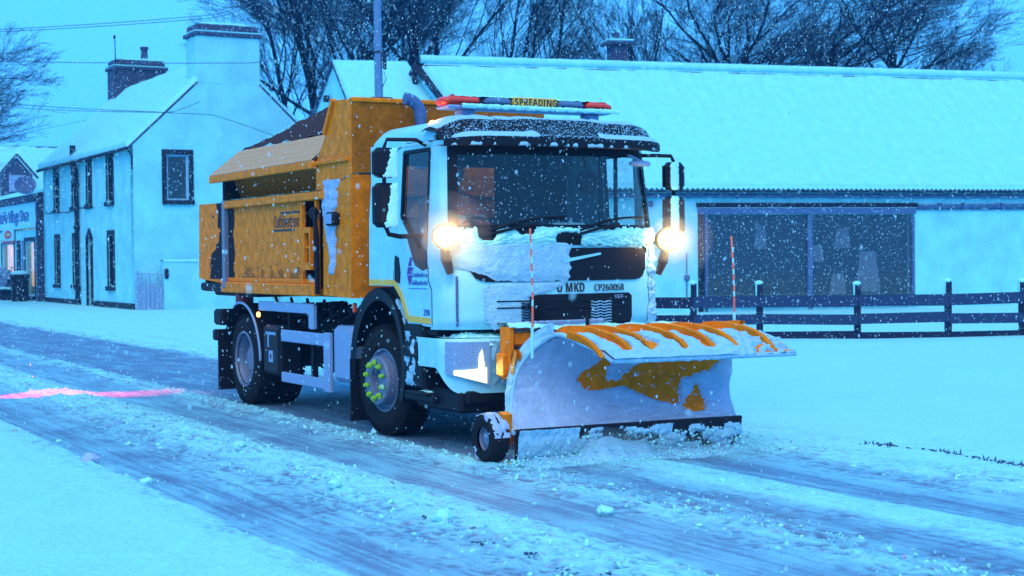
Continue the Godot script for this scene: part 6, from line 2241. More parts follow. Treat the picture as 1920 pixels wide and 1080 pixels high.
func plough() -> void:
	var t := thing("snow_plough", "yellow curved snow plough blade plastered with snow on the lorry's nose", "snow plough", Vector3(0.0646, 0, -12.7043), deg_to_rad(25.51))
	put("blade_face", surf(60, 60, func(u: float, v: float): return blade(u, v, -0.012), Vector3(0, 0.2, 1)), M.blade_paint, t)
	put("blade_back", surf(60, 60, func(u: float, v: float): return blade(u, v, 0.012), Vector3(0, 0.5, -1)), M.yellow_paint, t)
	var st := mb()
	var rim_l := []
	var rim_r := []
	var lip := []
	for k in 41:
		rim_l.append(blade(0, k / 40.0))
		rim_r.append(blade(1, k / 40.0))
		lip.append(blade(k / 40.0, 1.0))
	tube(st, rim_l, 0.020, 8)
	tube(st, rim_r, 0.018, 8)
	tube(st, lip, 0.022, 8)
	obj("rolled_edge", st, M.plastered_snow, t)
	# ribs over the back and crown, slanting to the right towards the lip
	for k in 8:
		var x0 := 0.12 + k * 0.275 + 0.04 * sin(k * 2.3)
		st = mb()
		for s in 22:
			var a0 := lerpf(225.0, 32.0, s / 22.0)
			var a1 := lerpf(225.0, 32.0, (s + 1) / 22.0)
			var sl := func(a: float) -> float: return x0 + 0.42 * smoothstep(105.0, 28.0, a)
			if sl.call(a1) > along(BLADE_R, a1) - 0.03 or sl.call(a0) < along(BLADE_L, a0) - 0.05:
				continue
			var tall: float = 0.055 * smoothstep(30.0, 62.0, a0) + 0.006
			var tall1: float = 0.055 * smoothstep(30.0, 62.0, a1) + 0.006
			var p := [blade_at(sl.call(a0), a0, 0.012), blade_at(sl.call(a1), a1, 0.012), blade_at(sl.call(a1), a1, 0.012 + tall1), blade_at(sl.call(a0), a0, 0.012 + tall)]
			var w := Vector3(0.022, 0, 0)
			quad(st, p[0] - w, p[1] - w, p[2] - w, p[3] - w)
			quad(st, p[1] + w, p[0] + w, p[3] + w, p[2] + w)
			oquad(st, p[3] - w, p[2] - w, p[2] + w, p[3] + w, Vector3(p[0].x, 0.65, 0.07))
		obj("rib", st, M.yellow_paint, t)
	# left end flange
	st = mb()
	for s in 24:
		var v0 := s / 34.0
		var v1 := (s + 1) / 34.0
		var tall0 := 0.10 * smoothstep(0.75, 0.3, v0) + 0.01
		var tall1 := 0.10 * smoothstep(0.75, 0.3, v1) + 0.01
		quad(st, blade(0, v0, 0.0) + Vector3(-0.01, 0, 0), blade(0, v1, 0.0) + Vector3(-0.01, 0, 0), blade(0, v1, tall1) + Vector3(-0.01, 0, 0), blade(0, v0, tall0) + Vector3(-0.01, 0, 0))
		quad(st, blade(0, v1, 0.0) + Vector3(0.01, 0, 0), blade(0, v0, 0.0) + Vector3(0.01, 0, 0), blade(0, v0, tall0) + Vector3(0.01, 0, 0), blade(0, v1, tall1) + Vector3(0.01, 0, 0))
	obj("end_flange", st, M.yellow_paint, t)
	put("flange_snow", snow_on(8, 60, func(u: float, v: float): return blade(0, lerpf(0.16, 0.70, v), lerpf(0.0, 0.11, u)) + Vector3(-0.012, 0, 0), func(u: float, v: float): return 0.008 + 0.014 * nb.get_noise_2d(u * 2 + 3, v * 9) + 0.006 * nz.get_noise_2d(u * 6, v * 40), Vector3(-1, 0, 0)), M.plastered_snow, t)
	# snow stuck on the hollow face, leaving bare yellow shapes
	put("face_snow", snow_on(240, 130, func(u: float, v: float): return blade(u, lerpf(0.0, 0.97, v), -0.012), func(u: float, v: float):
		var vv: float = lerpf(0.0, 0.97, v)
		var a: float = lerpf(262.0, 28.0, vv)
		var x: float = lerpf(along(BLADE_L, a), along(BLADE_R, a), u)
		var jx: float = x + 0.022 * nb.get_noise_2d(x * 6, a * 0.14) + 0.012 * nz.get_noise_2d(x * 24, a * 0.5)
		var ja: float = a + 3.0 * nb.get_noise_2d(x * 7 + 30, a * 0.16) + 1.6 * nz.get_noise_2d(x * 30 + 9, a * 0.5)
		var open := 0.0
		for e in [[0.0, 0.0], [0.02, 0.0], [-0.02, 0.0], [0.0, 3.0], [0.0, -3.0]]:
			if bare(BARE_A, jx + e[0], ja + e[1]) or bare(BARE_B, jx + e[0], ja + e[1]):
				open += 0.2
		if open > 0.95:
			return 0.012 * (nz.get_noise_2d(x * 26 + 5.0, a * 0.42) - 0.34) + 0.012 * (nb.get_noise_2d(x * 5, a * 0.09) - 0.25)
		if open > 0.0:
			return 0.008 * (1.0 - open) + 0.008 * (nz.get_noise_2d(x * 40, a * 0.7) - open)
		return 0.014 + 0.010 * nb.get_noise_2d(x * 3, a * 0.06) + 0.003 * nz.get_noise_2d(x * 30, a * 0.6), Vector3(0, 0.1, 1)), M.dirty_snow, t)
	# snow on the crown between the ribs
	put("crown_snow", snow_on(300, 60, func(u: float, v: float): return blade(u, lerpf(0.68, 1.0, v), 0.012), func(u: float, v: float):
		var vv: float = lerpf(0.68, 1.0, v)
		var a: float = lerpf(262.0, 28.0, vv)
		var x: float = lerpf(along(BLADE_L, a), along(BLADE_R, a), u)
		var xs: float = x - 0.42 * smoothstep(105.0, 28.0, a)
		var ph := absf(fposmod((xs - 0.12) / 0.275 + 0.5, 1.0) - 0.5) * 0.275
		var gold: float = smoothstep(0.085, 0.035, ph + 0.02 * sin(floorf((xs - 0.12) / 0.275 + 0.5) * 2.3 + 1.0) + 0.03 * nz.get_noise_2d(x * 9, a * 0.1) + 0.03 * nb.get_noise_2d(x * 4 + 9, a * 0.05)) * smoothstep(36.0, 54.0, a + 8.0 * nz.get_noise_2d(x * 4, 77.0)) * smoothstep(2.0, 1.6, x)
		var ridge: float = smoothstep(68.0, 76.0, a + 6.0 * nz.get_noise_2d(x * 3.0, 4.0)) * smoothstep(2.0, 1.7, x)
		return 0.034 + 0.014 * nb.get_noise_2d(x * 5, a * 0.08) + 0.006 * nz.get_noise_2d(x * 22, a * 0.4) - 0.075 * gold - 0.07 * ridge - 0.06 * smoothstep(1.6, 2.2, x) * (0.45 + 0.8 * nb.get_noise_2d(x * 9, a * 0.11)), Vector3(0, 1, 0.5)), M.plastered_snow, t)
	put("lip_snow", surf(160, 8, func(u: float, v: float):
		var a: float = lerpf(36.0, 28.0, 0.5)
		var x: float = lerpf(0.62, 2.1, u)
		var an: float = lerpf(-1.2, 2.4, v)
		var rr: float = (0.030 + 0.012 * nz.get_noise_2d(x * 8, v)) * smoothstep(0.0, 0.04, u) * smoothstep(1.0, 0.9, u)
		return blade_at(x, 29.0, 0.0) + Vector3(0, sin(an) * rr, cos(an) * rr), Vector3(0, 0, 1)), M.plastered_snow, t)
	# cutting edges: two steel bars with bolts
	for e in [[-0.06, 0.46, 0.25], [0.47, 2.13, 0.25]]:
		st = mb()
		box(st, Vector3((e[0] + e[1]) / 2, 0.145, 0.022), Vector3(e[1] - e[0], 0.28, 0.035), 0.006, Basis(Vector3.RIGHT, 0.18))
		var ce := obj("cutting_edge", st, M.dark_metal, t)
		var n := int((e[1] - e[0]) / 0.22)
		for k in n:
			st = mb()
			lathe(st, Transform3D(Basis(), Vector3(e[0] + 0.12 + k * 0.22, 0.18, 0.045)), [[0.022, 0.0], [0.02, 0.012], [0, 0.014]], 8)
			obj("bolt", st, M.steel, ce)
	put("edge_snow", snow_on(90, 24, func(u: float, v: float): return Vector3(lerpf(-0.06, 0.50, u), lerpf(0.02, 0.28, v), 0.020 + 0.05 * v), func(u: float, v: float): return 0.022 + 0.02 * nb.get_noise_2d(u * 4, v * 2) - 0.03 * smoothstep(0.22, 0.0, v) * (0.6 + nz.get_noise_2d(u * 12, 3.0)), Vector3(0, 0, 1)), M.plastered_snow, t)
	put("edge_snow", snow_on(200, 20, func(u: float, v: float): return Vector3(lerpf(0.47, 2.13, u), lerpf(0.02, 0.26, v), 0.020 + 0.05 * v), func(u: float, v: float): return 0.05 * nb.get_noise_2d(u * 5 + 20, v * 2) + 0.004 + 0.012 * nz.get_noise_2d(u * 30, v * 5) - 0.018 * smoothstep(0.7, 1.0, v), Vector3(0, 0, 1)), M.plastered_snow, t)
	# marker rods
	for e in [[0.10, 0.86, 0.10, 1.93, "left"], [2.08, 0.98, 2.07, 1.86, "right"]]:
		st = mb()
		var a := Vector3(e[0], e[1], 0.02)
		var b := Vector3(e[2], e[3], 0.0)
		tube(st, [a, a.lerp(b, 0.5) + Vector3(0.012, 0, 0), b], [0.012, 0.010, 0.008], 8)
		var rod := obj("marker_rod", st, M.rod_orange, t)
		st = mb()
		tube(st, [a + Vector3(-0.006, 0.0, 0.006), a.lerp(b, 0.24) + Vector3(0, 0, 0.006)], 0.014, 6)
		for k in 5:
			var q := 0.4 + k * 0.11
			tube(st, [a.lerp(b, q) + Vector3(0.006, 0, 0.006), a.lerp(b, q + 0.05) + Vector3(0.006, 0, 0.006)], 0.0085, 6)
		obj("rod_snow", st, M.snow, rod)
	# jockey wheel at the left end
	var jw := part("support_wheel", t)
	jw.position = Vector3(-0.20, 0.20, -0.16)
	jw.rotation.y = 0.10
	st = mb()
	lathe(st, Transform3D(Basis(Vector3.UP, -PI / 2), Vector3(0.07, 0, 0)), [[0.10, 0.0], [0.17, -0.01], [0.20, 0.02], [0.205, 0.05], [0.205, 0.10], [0.20, 0.13], [0.17, 0.16], [0.10, 0.15]], 30)
	obj("tyre", st, M.tyre, jw)
	st = mb()
	lathe(st, Transform3D(Basis(Vector3.UP, -PI / 2), Vector3(0.07, 0, 0)), [[0.11, 0.12], [0.10, 0.10], [0.05, 0.12], [0.0, 0.12]], 20)
	lathe(st, Transform3D(Basis(Vector3.UP, PI / 2), Vector3(-0.07, 0, 0)), [[0.11, 0.12], [0.10, 0.10], [0.05, 0.12], [0.0, 0.12]], 20)
	obj("rim", st, M.steel, jw)
	put("wheel_snow", snow_on(40, 12, func(u: float, v: float):
		var a: float = lerpf(0.1, 2.9, u)
		return Vector3(lerpf(-0.085, 0.07, v), sin(a) * 0.206, cos(a) * 0.206), func(u: float, v: float): return 0.004 + 0.02 * nb.get_noise_2d(u * 5, v * 3) + 0.006 * nz.get_noise_2d(u * 20, v * 9) - 0.01 * pow(absf(v - 0.5) * 2, 4), Vector3(0, 1, 0.2)), M.dirty_snow, jw)
	st = mb()
	prism(st, PackedVector2Array([Vector2(-0.09, 0.18), Vector2(0.02, 0.14), Vector2(0.05, 0.40), Vector2(-0.04, 0.42), Vector2(-0.10, 0.36)]), Transform3D(Basis(Vector3(0, 0, 1), Vector3.UP, Vector3(-1, 0, 0)), Vector3(-0.10, 0, -0.07)), -0.03, 0.05)
	obj("wheel_fork", st, M.yellow_paint, t)
	put("wheel_face_snow", snow_on(36, 10, func(u: float, v: float):
		var a: float = u * TAU
		var rr: float = lerpf(0.03, 0.198, v)
		return Vector3(-0.092, sin(a) * rr, cos(a) * rr), func(u: float, v: float): return 0.02 * nb.get_noise_2d(cos(u * TAU) * 1.6 * v + 5.0, sin(u * TAU) * 1.6 * v) - 0.011 + 0.010 * nz.get_noise_2d(cos(u * TAU) * 9 * v, sin(u * TAU) * 9 * v) - 0.001, Vector3(-1, 0, 0)), M.dirty_snow, jw)
	# lifting frame behind the blade
	st = mb()
	box(st, Vector3(0.21, 0.86, -0.70), Vector3(0.05, 0.46, 0.2), 0.012)
	box(st, Vector3(0.36, 0.86, -0.74), Vector3(0.28, 0.42, 0.04), 0.008)
	box(st, Vector3(0.17, 0.76, -0.72), Vector3(0.05, 0.2, 0.16), 0.012)
	box(st, Vector3(1.85, 0.82, -0.6), Vector3(0.14, 0.46, 0.2), 0.02)
	box(st, Vector3(1.1, 0.98, -0.72), Vector3(1.7, 0.12, 0.16), 0.02)
	box(st, Vector3(1.1, 0.55, -0.70), Vector3(1.6, 0.14, 0.16), 0.02)
	for x in [0.6, 1.5]:
		bar(st, Vector3(x, 0.85, -0.65), Vector3(x, 0.66, -0.46), 0.12, 0.16, 0.02)
	obj("lifting_frame", st, M.yellow_paint, t)
	st = mb()
	for x in [0.25, 1.65]:
		tube(st, [Vector3(x, 0.9, -0.7), Vector3(x, 0.7, -0.42)], 0.05, 10)
	for k in 4:
		tube(st, [Vector3(0.42 + 0.03 * k, 1.0, -0.7), Vector3(0.36 + 0.06 * k, 0.92 + 0.03 * k, -0.45), Vector3(0.3 + 0.09 * k, 0.85, -0.4), Vector3(0.5, 0.7, -0.4)], 0.018, 6)
	tube(st, [Vector3(0.95, 0.98, -0.6), Vector3(0.95, 1.22, -0.6)], 0.02, 6)
	obj("rams_and_hoses", st, M.dark_metal, t)
	put("frame_snow", snow_on(150, 14, func(u: float, v: float): return Vector3(lerpf(0.18, 1.95, u), 1.085 - 0.03 * smoothstep(0.1, 0.3, u), lerpf(-0.58, -0.82, v)), func(u: float, v: float): return 0.03 + 0.022 * nb.get_noise_2d(u * 12, v * 2) - 0.03 * pow(absf(v - 0.5) * 2, 6), Vector3.UP), M.snow, t)
	put("frame_front_snow", snow_on(16, 40, func(u: float, v: float): return Vector3(lerpf(0.235, 0.36, u), lerpf(0.66, 1.06, v), -0.715), func(u: float, v: float): return 0.02 * nb.get_noise_2d(u * 2 + 5, v * 4) + 0.008, Vector3(0, 0, 1)), M.dirty_snow, t)
	put("near_plate_snow", snow_on(30, 30, func(u: float, v: float): return Vector3(lerpf(0.34, 0.5, u), lerpf(0.66, 1.06, v), -0.715), func(u: float, v: float): return 0.02 * nb.get_noise_2d(u * 3, v * 3), Vector3(0, 0, 1)), M.dirty_snow, t)
	# the churned snow rolling off the cutting edge
	var roll := put("churned_snow", surf(160, 26, func(u: float, v: float):
		var x: float = lerpf(-0.15, 2.25, u)
		var z: float = lerpf(0.34 + 0.12 * nz.get_noise_2d(x * 2, 9), -0.02, v)
		var amp: float = 0.05 + 0.10 * smoothstep(0.42, 0.66, x) * smoothstep(1.35, 0.8, x) + 0.02 * nz.get_noise_2d(x * 2.4, 1.0)
		amp *= smoothstep(0.0, 0.1, u) * smoothstep(1.0, 0.92, u)
		return Vector3(x, -0.03 + amp * sin(minf(v * 1.25, 1.0) * PI * 0.62) * 1.3 + 0.025 * nb.get_noise_2d(x * 8, z * 8) + 0.014 * nz.get_noise_2d(x * 26, z * 26), z), Vector3.UP), M.plastered_snow)
	roll.position = t.position
	roll.rotation = t.rotation
	tag(roll, "churned roll of snow along the plough's cutting edge", "snow")
	stuff(roll)

# ------------------------------------------------------------------ the driver
func field(p: Vector3, bones: Array, k: float) -> float:
	var s := 0.0
	for b in bones:
		var a: Vector3 = b[0]
		var d: Vector3 = b[1] - a
		var h := clampf((p - a).dot(d) / maxf(d.length_squared(), 1e-6), 0, 1)
		s += exp(-((p - a - d * h).length() - lerpf(b[2], b[3], h)) / k)
	return -log(maxf(s, 1e-30)) * k

func nets(bones: Array, cell: float, k: float, v: PackedVector3Array, n: PackedVector3Array, c: PackedColorArray, idx: PackedInt32Array, colour: Callable) -> void:
	var lo := Vector3.ONE * 1e9
	var hi := -lo
	for b in bones:
		for e in 2:
			lo = lo.min(b[e] - Vector3.ONE * (b[2 + e] + 3 * cell))
			hi = hi.max(b[e] + Vector3.ONE * (b[2 + e] + 3 * cell))
	var sz := Vector3i(((hi - lo) / cell).ceil()) + Vector3i.ONE
	var f := PackedFloat32Array()
	f.resize(sz.x * sz.y * sz.z)
	for z in sz.z:
		for y in sz.y:
			for x in sz.x:
				f[(z * sz.y + y) * sz.x + x] = field(lo + Vector3(x, y, z) * cell, bones, k)
	var at := {}
	for z in sz.z - 1:
		for y in sz.y - 1:
			for x in sz.x - 1:
				var sum := Vector3.ZERO
				var m := 0
				for ax in 3:
					for q in 4:
						var a := Vector3i(x, y, z)
						a[(ax + 1) % 3] += q & 1
						a[(ax + 2) % 3] += q >> 1
						var b := a
						b[ax] += 1
						var fa := f[(a.z * sz.y + a.y) * sz.x + a.x]
						var fb := f[(b.z * sz.y + b.y) * sz.x + b.x]
						if (fa < 0) != (fb < 0):
							sum += Vector3(a).lerp(Vector3(b), fa / (fa - fb))
							m += 1
				if m:
					var p := lo + sum / m * cell
					at[Vector3i(x, y, z)] = v.size()
					v.append(p)
					var e := cell * 0.7
					var g := Vector3(field(p + Vector3(e, 0, 0), bones, k) - field(p - Vector3(e, 0, 0), bones, k), field(p + Vector3(0, e, 0), bones, k) - field(p - Vector3(0, e, 0), bones, k), field(p + Vector3(0, 0, e), bones, k) - field(p - Vector3(0, 0, e), bones, k))
					n.append(g.normalized())
					c.append(colour.call(p))
	for key in at:
		var q: Vector3i = key
		for ax in 3:
			var b := q
			b[ax] += 1
			var fa := f[(q.z * sz.y + q.y) * sz.x + q.x]
			var fb := f[(b.z * sz.y + b.y) * sz.x + b.x]
			if (fa < 0) == (fb < 0):
				continue
			var i1 := Vector3i.ZERO
			i1[(ax + 1) % 3] = 1
			var i2 := Vector3i.ZERO
			i2[(ax + 2) % 3] = 1
			if not (at.has(q - i1) and at.has(q - i2) and at.has(q - i1 - i2)):
				continue
			var w := [at[q], at[q - i1], at[q - i1 - i2], at[q - i2]]
			if fa < 0:
				idx.append_array([w[0], w[2], w[1], w[0], w[3], w[2]])
			else:
				idx.append_array([w[0], w[1], w[2], w[0], w[2], w[3]])

func driver() -> void:
	var d := thing("person", "driver in a red jacket seated at the wheel behind the lorry's windscreen", "person", AT, STREET)
	var v := PackedVector3Array()
	var n := PackedVector3Array()
	var c := PackedColorArray()
	var idx := PackedInt32Array()
	var o := Vector3(-0.52, 0, 0)
	var body := [
		[o + Vector3(0, 1.78, -1.14), o + Vector3(0, 2.0, -1.18), 0.155, 0.16], [o + Vector3(-0.10, 2.20, -1.19), o + Vector3(0.10, 2.20, -1.19), 0.13, 0.13],
		[o + Vector3(0, 2.25, -1.17), o + Vector3(0, 2.38, -1.13), 0.075, 0.058],
		[o + Vector3(-0.20, 2.22, -1.17), o + Vector3(-0.27, 1.97, -0.98), 0.075, 0.058], [o + Vector3(-0.27, 1.97, -0.98), o + Vector3(-0.21, 1.97, -0.66), 0.057, 0.04],
		[o + Vector3(0.20, 2.22, -1.17), o + Vector3(0.27, 1.97, -0.98), 0.075, 0.058], [o + Vector3(0.27, 1.97, -0.98), o + Vector3(0.21, 1.97, -0.66), 0.057, 0.04],
		[o + Vector3(-0.09, 1.76, -1.1), o + Vector3(-0.13, 1.80, -0.68), 0.10, 0.075], [o + Vector3(0.09, 1.76, -1.1), o + Vector3(0.13, 1.80, -0.68), 0.10, 0.075],
		[o + Vector3(-0.13, 1.80, -0.68), o + Vector3(-0.12, 1.50, -0.45), 0.068, 0.05], [o + Vector3(0.13, 1.80, -0.68), o + Vector3(0.12, 1.50, -0.45), 0.068, 0.05]]
	var red := Color(0.95, 0.06, 0.04)
	var skin := Color(0.42, 0.24, 0.18)
	nets(body, 0.026, 0.02, v, n, c, idx, func(p: Vector3): return skin if p.y > 2.345 else Color(0.02, 0.03, 0.06) if p.y < 1.86 and p.z > -1.02 else Color(0.7, 0.7, 0.6) if absf(p.y - 2.08) < 0.025 and p.z > -1.1 else red)
	var hc := o + Vector3(0, 2.50, -1.09)
	var head := [[hc + Vector3(0, 0.02, -0.015), hc + Vector3(0, 0.015, 0.0), 0.088, 0.086], [hc + Vector3(0, -0.05, 0.02), hc + Vector3(0, -0.085, 0.045), 0.06, 0.034], [hc + Vector3(0, 0.01, 0.085), hc + Vector3(0, -0.03, 0.107), 0.011, 0.016],
		[hc + Vector3(-0.05, 0.025, 0.07), hc + Vector3(0.05, 0.025, 0.07), 0.018, 0.018], [hc + Vector3(-0.022, -0.062, 0.082), hc + Vector3(0.022, -0.062, 0.082), 0.009, 0.009],
		[hc + Vector3(-0.09, 0.01, -0.01), hc + Vector3(-0.09, -0.03, -0.005), 0.016, 0.012], [hc + Vector3(0.09, 0.01, -0.01), hc + Vector3(0.09, -0.03, -0.005), 0.016, 0.012], [hc + Vector3(0, -0.08, -0.02), hc + Vector3(0, -0.16, -0.05), 0.056, 0.06]]
	nets(head, 0.008, 0.008, v, n, c, idx, func(p: Vector3):
		var q := p - hc
		if absf(absf(q.x) - 0.033) < 0.012 and absf(q.y - 0.002) < 0.007 and q.z > 0.06:
			return Color(0.05, 0.05, 0.06)
		if absf(q.x) < 0.024 and absf(q.y + 0.062) < 0.006 and q.z > 0.06:
			return Color(0.35, 0.12, 0.1)
		return skin)
	for s in [-1.0, 1.0]:
		var w := o + Vector3(0.21 * s, 1.965, -0.62)
		var hand := [[w + Vector3(0, 0, -0.04), w + Vector3(0, 0.0, 0.03), 0.026, 0.03], [w + Vector3(-0.02, 0.0, 0.03), w + Vector3(0.02, 0.01, 0.03), 0.02, 0.02]]
		for k in 4:
			var b := w + Vector3((-0.030 + 0.02 * k), 0.012, 0.05)
			var ln: float = [0.030, 0.036, 0.034, 0.026][k]
			hand.append([b, b + Vector3(0, 0.012, ln), 0.010, 0.009])
			hand.append([b + Vector3(0, 0.012, ln), b + Vector3(0, -0.014, ln + 0.018), 0.009, 0.0085])
			hand.append([b + Vector3(0, -0.014, ln + 0.018), b + Vector3(0, -0.032, ln), 0.0085, 0.008])
		hand.append([w + Vector3(-0.03 * s, 0.0, 0.0), w + Vector3(-0.05 * s, -0.012, 0.04), 0.012, 0.010])
		hand.append([w + Vector3(-0.05 * s, -0.012, 0.04), w + Vector3(-0.038 * s, -0.022, 0.065), 0.010, 0.009])
		nets(hand, 0.006, 0.004, v, n, c, idx, func(_p: Vector3): return skin)
	var arr := []
	arr.resize(Mesh.ARRAY_MAX)
	arr[Mesh.ARRAY_VERTEX] = v
	arr[Mesh.ARRAY_NORMAL] = n
	arr[Mesh.ARRAY_COLOR] = c
	arr[Mesh.ARRAY_INDEX] = idx
	var me := ArrayMesh.new()
	me.add_surface_from_arrays(Mesh.PRIMITIVE_TRIANGLES, arr)
	put("body", me, M.bark, d)
	put("hair", surf(24, 14, func(u: float, v2: float):
		var a: float = u * TAU
		var e: float = lerpf(PI / 2, 0.15 - 0.35 * smoothstep(0.3, -0.6, sin(a)), v2)
		return hc + Vector3(0, 0.02, -0.012) + Vector3(cos(a) * cos(e), sin(e), sin(a) * cos(e)) * (0.097 + 0.004 * nz.get_noise_2d(cos(a) * 9, e * 9)), Vector3.UP), M.hair, d)

# ------------------------------------------------------------------ small things on the road
func lump_mesh(sd: int, rough := 0.35) -> ArrayMesh:
	var n := FastNoiseLite.new()
	n.seed = sd
	n.frequency = 1.0
	return surf(14, 9, func(u: float, v: float):
		var a: float = u * TAU
		var e: float = lerpf(-PI / 2, PI / 2, v)
		var q := Vector3(cos(a) * cos(e), sin(e), sin(a) * cos(e))
		return q * (1.0 + rough * n.get_noise_3dv(q * 1.4) + 0.5 * rough * n.get_noise_3dv(q * 4.0)), Vector3.UP)

func road_details() -> void:
	var lump := lump_mesh(2, 0.55)
	var lump2 := lump_mesh(6, 0.6)
	var spots := [[-3.54, -12.91, 0.075, "pinkish lump of frozen slush lying on the smooth snow at lower left"], [-2.81, -11.79, 0.05, "small slush lump on the verge below the larger pinkish one"], [-2.41, -13.59, 0.055, "small icy lump beside the smooth wheel track below the rear wheel"], [0.60, -14.9 + 4.7, 0.06, "snow lump in the ridge between the lower wheel tracks"], [-0.45, -9.78, 0.065, "snow lump on the ridge near the bottom of the picture"], [-1.3, -11.2, 0.05, "slush lump on the edge of the lowest wheel track"]]
	for k in spots.size():
		var s: Array = spots[k]
		var o := put("slush_lump", lump if k % 2 == 0 else lump2, M.snow if k != 0 else M.dirty_snow)
		var q: Vector3 = Basis(Vector3.UP, -STREET) * (Vector3(s[0], 0, s[1]) - AT)
		o.position = Vector3(s[0], snow_at(-q.x, q.z).x + s[2] * 0.3, s[1])
		o.scale = Vector3(s[2], s[2] * 0.7, s[2])
		o.rotation.y = k * 1.3
		tag(o, s[3], "snow lump", "lumps of slush on the road")
	# crumbs of snow thrown up along the ridges between the tracks
	var crumb := lump_mesh(9, 0.7)
	var mm := MultiMesh.new()
	mm.transform_format = MultiMesh.TRANSFORM_3D
	mm.use_colors = true
	mm.mesh = crumb
	var places := []
	var cols := []
	for k in 120000:
		if places.size() >= 5500:
			break
		var r := rng.randf_range(-1.6, 4.3)
		var t := 8.0 - pow(rng.randf(), 1.3) * 30.0
		var rough: float = road_at(r)[3]
		if t < 1.0 and absf(r) < 1.15:
			continue
		if rng.randf() > pow(rough, 3.0) * (0.35 + 0.9 * maxf(0.0, 0.4 + nb.get_noise_2d(r * 2.5, t * 1.2))):
			continue
		var s := 0.004 + 0.012 * pow(rng.randf(), 6.0) + 0.003 * rng.randf()
		var sn := snow_at(r, t)
		places.append(Transform3D(Basis.from_euler(Vector3(rng.randf() * 6, rng.randf() * 6, rng.randf() * 6)) * Basis().scaled(Vector3(s * rng.randf_range(1.0, 1.8), s * rng.randf_range(0.5, 0.9), s)), street(r, t, sn.x + s * 0.35)))
		var kk := rng.randf()
		cols.append(Color(0.32, 0.82, 0.88) if kk < 0.90 else Color(0.24, 0.45, 0.68) if kk < 0.97 else Color(0.30, 0.34, 0.46))
	mm.instance_count = places.size()
	for k in places.size():
		mm.set_instance_transform(k, places[k])
		mm.set_instance_color(k, cols[k])
	var mi := MultiMeshInstance3D.new()
	mi.name = "snow_crumbs"
	mi.multimesh = mm
	mi.material_override = M.bark
	tag(mi, "loose crumbs of snow and slush along the ridges between wheel tracks", "snow")
	stuff(mi)
	add_child(mi)
	# lumps flung up by the cutting edge
	var fl := MultiMesh.new()
	fl.transform_format = MultiMesh.TRANSFORM_3D
	fl.mesh = crumb
	fl.instance_count = 1500
	for k in 1500:
		var x := rng.randf_range(-0.25, 2.3)
		var thrown := pow(rng.randf(), 2.4)
		var q := Vector3(0.0646, 0, -12.7043) + Basis(Vector3.UP, deg_to_rad(25.51)) * Vector3(x, 0.015 + 0.20 * thrown * smoothstep(-0.3, 0.3, x), 0.05 + 0.42 * rng.randf() * (1.0 - 0.6 * thrown))
		var s := 0.003 + 0.010 * pow(rng.randf(), 4.0)
		fl.set_instance_transform(k, Transform3D(Basis.from_euler(Vector3(rng.randf() * 6, rng.randf() * 6, 0)).scaled(Vector3.ONE * s), q))
	var fi := MultiMeshInstance3D.new()
	fi.name = "flung_snow"
	fi.multimesh = fl
	fi.material_override = M.snow
	tag(fi, "bits of snow flung up in front of the plough's cutting edge", "snow")
	stuff(fi)
	add_child(fi)
	var puff := FogMaterial.new()
	puff.density = 0.9
	puff.albedo = Color(0.75, 0.93, 1.0)
	for e in [[0.72, 0.14, 0.16, 0.62, 0.26, 0.34], [0.95, 0.12, 0.22, 0.9, 0.2, 0.4], [0.2, 0.10, 0.14, 0.6, 0.2, 0.3], [1.7, 0.08, 0.14, 1.0, 0.16, 0.3]]:
		var fv := FogVolume.new()
		fv.name = numbered("snow_spray")
		fv.shape = RenderingServer.FOG_VOLUME_SHAPE_ELLIPSOID
		fv.size = Vector3(e[3], e[4], e[5])
		fv.material = puff
		fv.position = Vector3(0.0646, 0, -12.7043) + Basis(Vector3.UP, deg_to_rad(25.51)) * Vector3(e[0], e[1], e[2])
		fv.rotation.y = deg_to_rad(25.51)
		tag(fv, "powder snow blowing up from the plough's cutting edge", "snow", "powder at the cutting edge")
		stuff(fv)
		add_child(fv)
	# grass and kerb showing through at the right-hand verge
	var st := mb()
	for k in 260:
		var t := lerpf(1.9, 4.6, rng.randf())
		var r := -1.98 + 0.04 * sin(t * 4.0) + rng.randfn() * 0.03
		if nz.get_noise_2d(t * 2.2, 50.0) < 0.0:
			continue
		var p := street(r, t, snow_at(r, t).x - 0.01)
		var d := Vector3(rng.randfn() * 0.5, 1.0, rng.randfn() * 0.5).normalized() * rng.randf_range(0.02, 0.05)
		var w := Vector3(0.008, 0, 0.004)
		quad(st, p - w, p + w, p + d + w * 0.3, p + d - w * 0.3)
	for k in 60:
		var t := lerpf(1.9, 4.6, rng.randf())
		var r := -1.99 + 0.04 * sin(t * 4.0) + rng.randfn() * 0.02
		box(st, street(r, t, snow_at(r, t).x + 0.002), Vector3(0.05, 0.02, 0.03) * rng.randf_range(0.4, 1.0), 0.006, Basis(Vector3.UP, rng.randf() * 6))
	var gr := obj("grass_tufts", st, mat("frosted_grass", Vector3(0.035, 0.075, 0.15), 0.9))
	tag(gr, "dark line of grass and kerb showing through snow at lower right", "grass")
	stuff(gr)
	# tufts showing through by the ridge at the bottom of the picture
	st = mb()
	for k in 110:
		var t := 3.2 + rng.randf() * 2.2
		var r := 2.98 + rng.randfn() * 0.05
		if nz.get_noise_2d(t * 3.0, 80.0) < 0.05:
			continue
		var p := street(r, t, snow_at(r, t).x - 0.012)
		box(st, p + Vector3(0, 0.008, 0), Vector3(0.035, 0.02, 0.014) * rng.randf_range(0.3, 1.0), 0.004, Basis.from_euler(Vector3(rng.randf(), rng.randf() * 6, 0)))
	gr = obj("road_debris", st, M.frosted_grass)
	tag(gr, "dark crumbs of road grit under the snow ridge at bottom centre", "grit")
	stuff(gr)
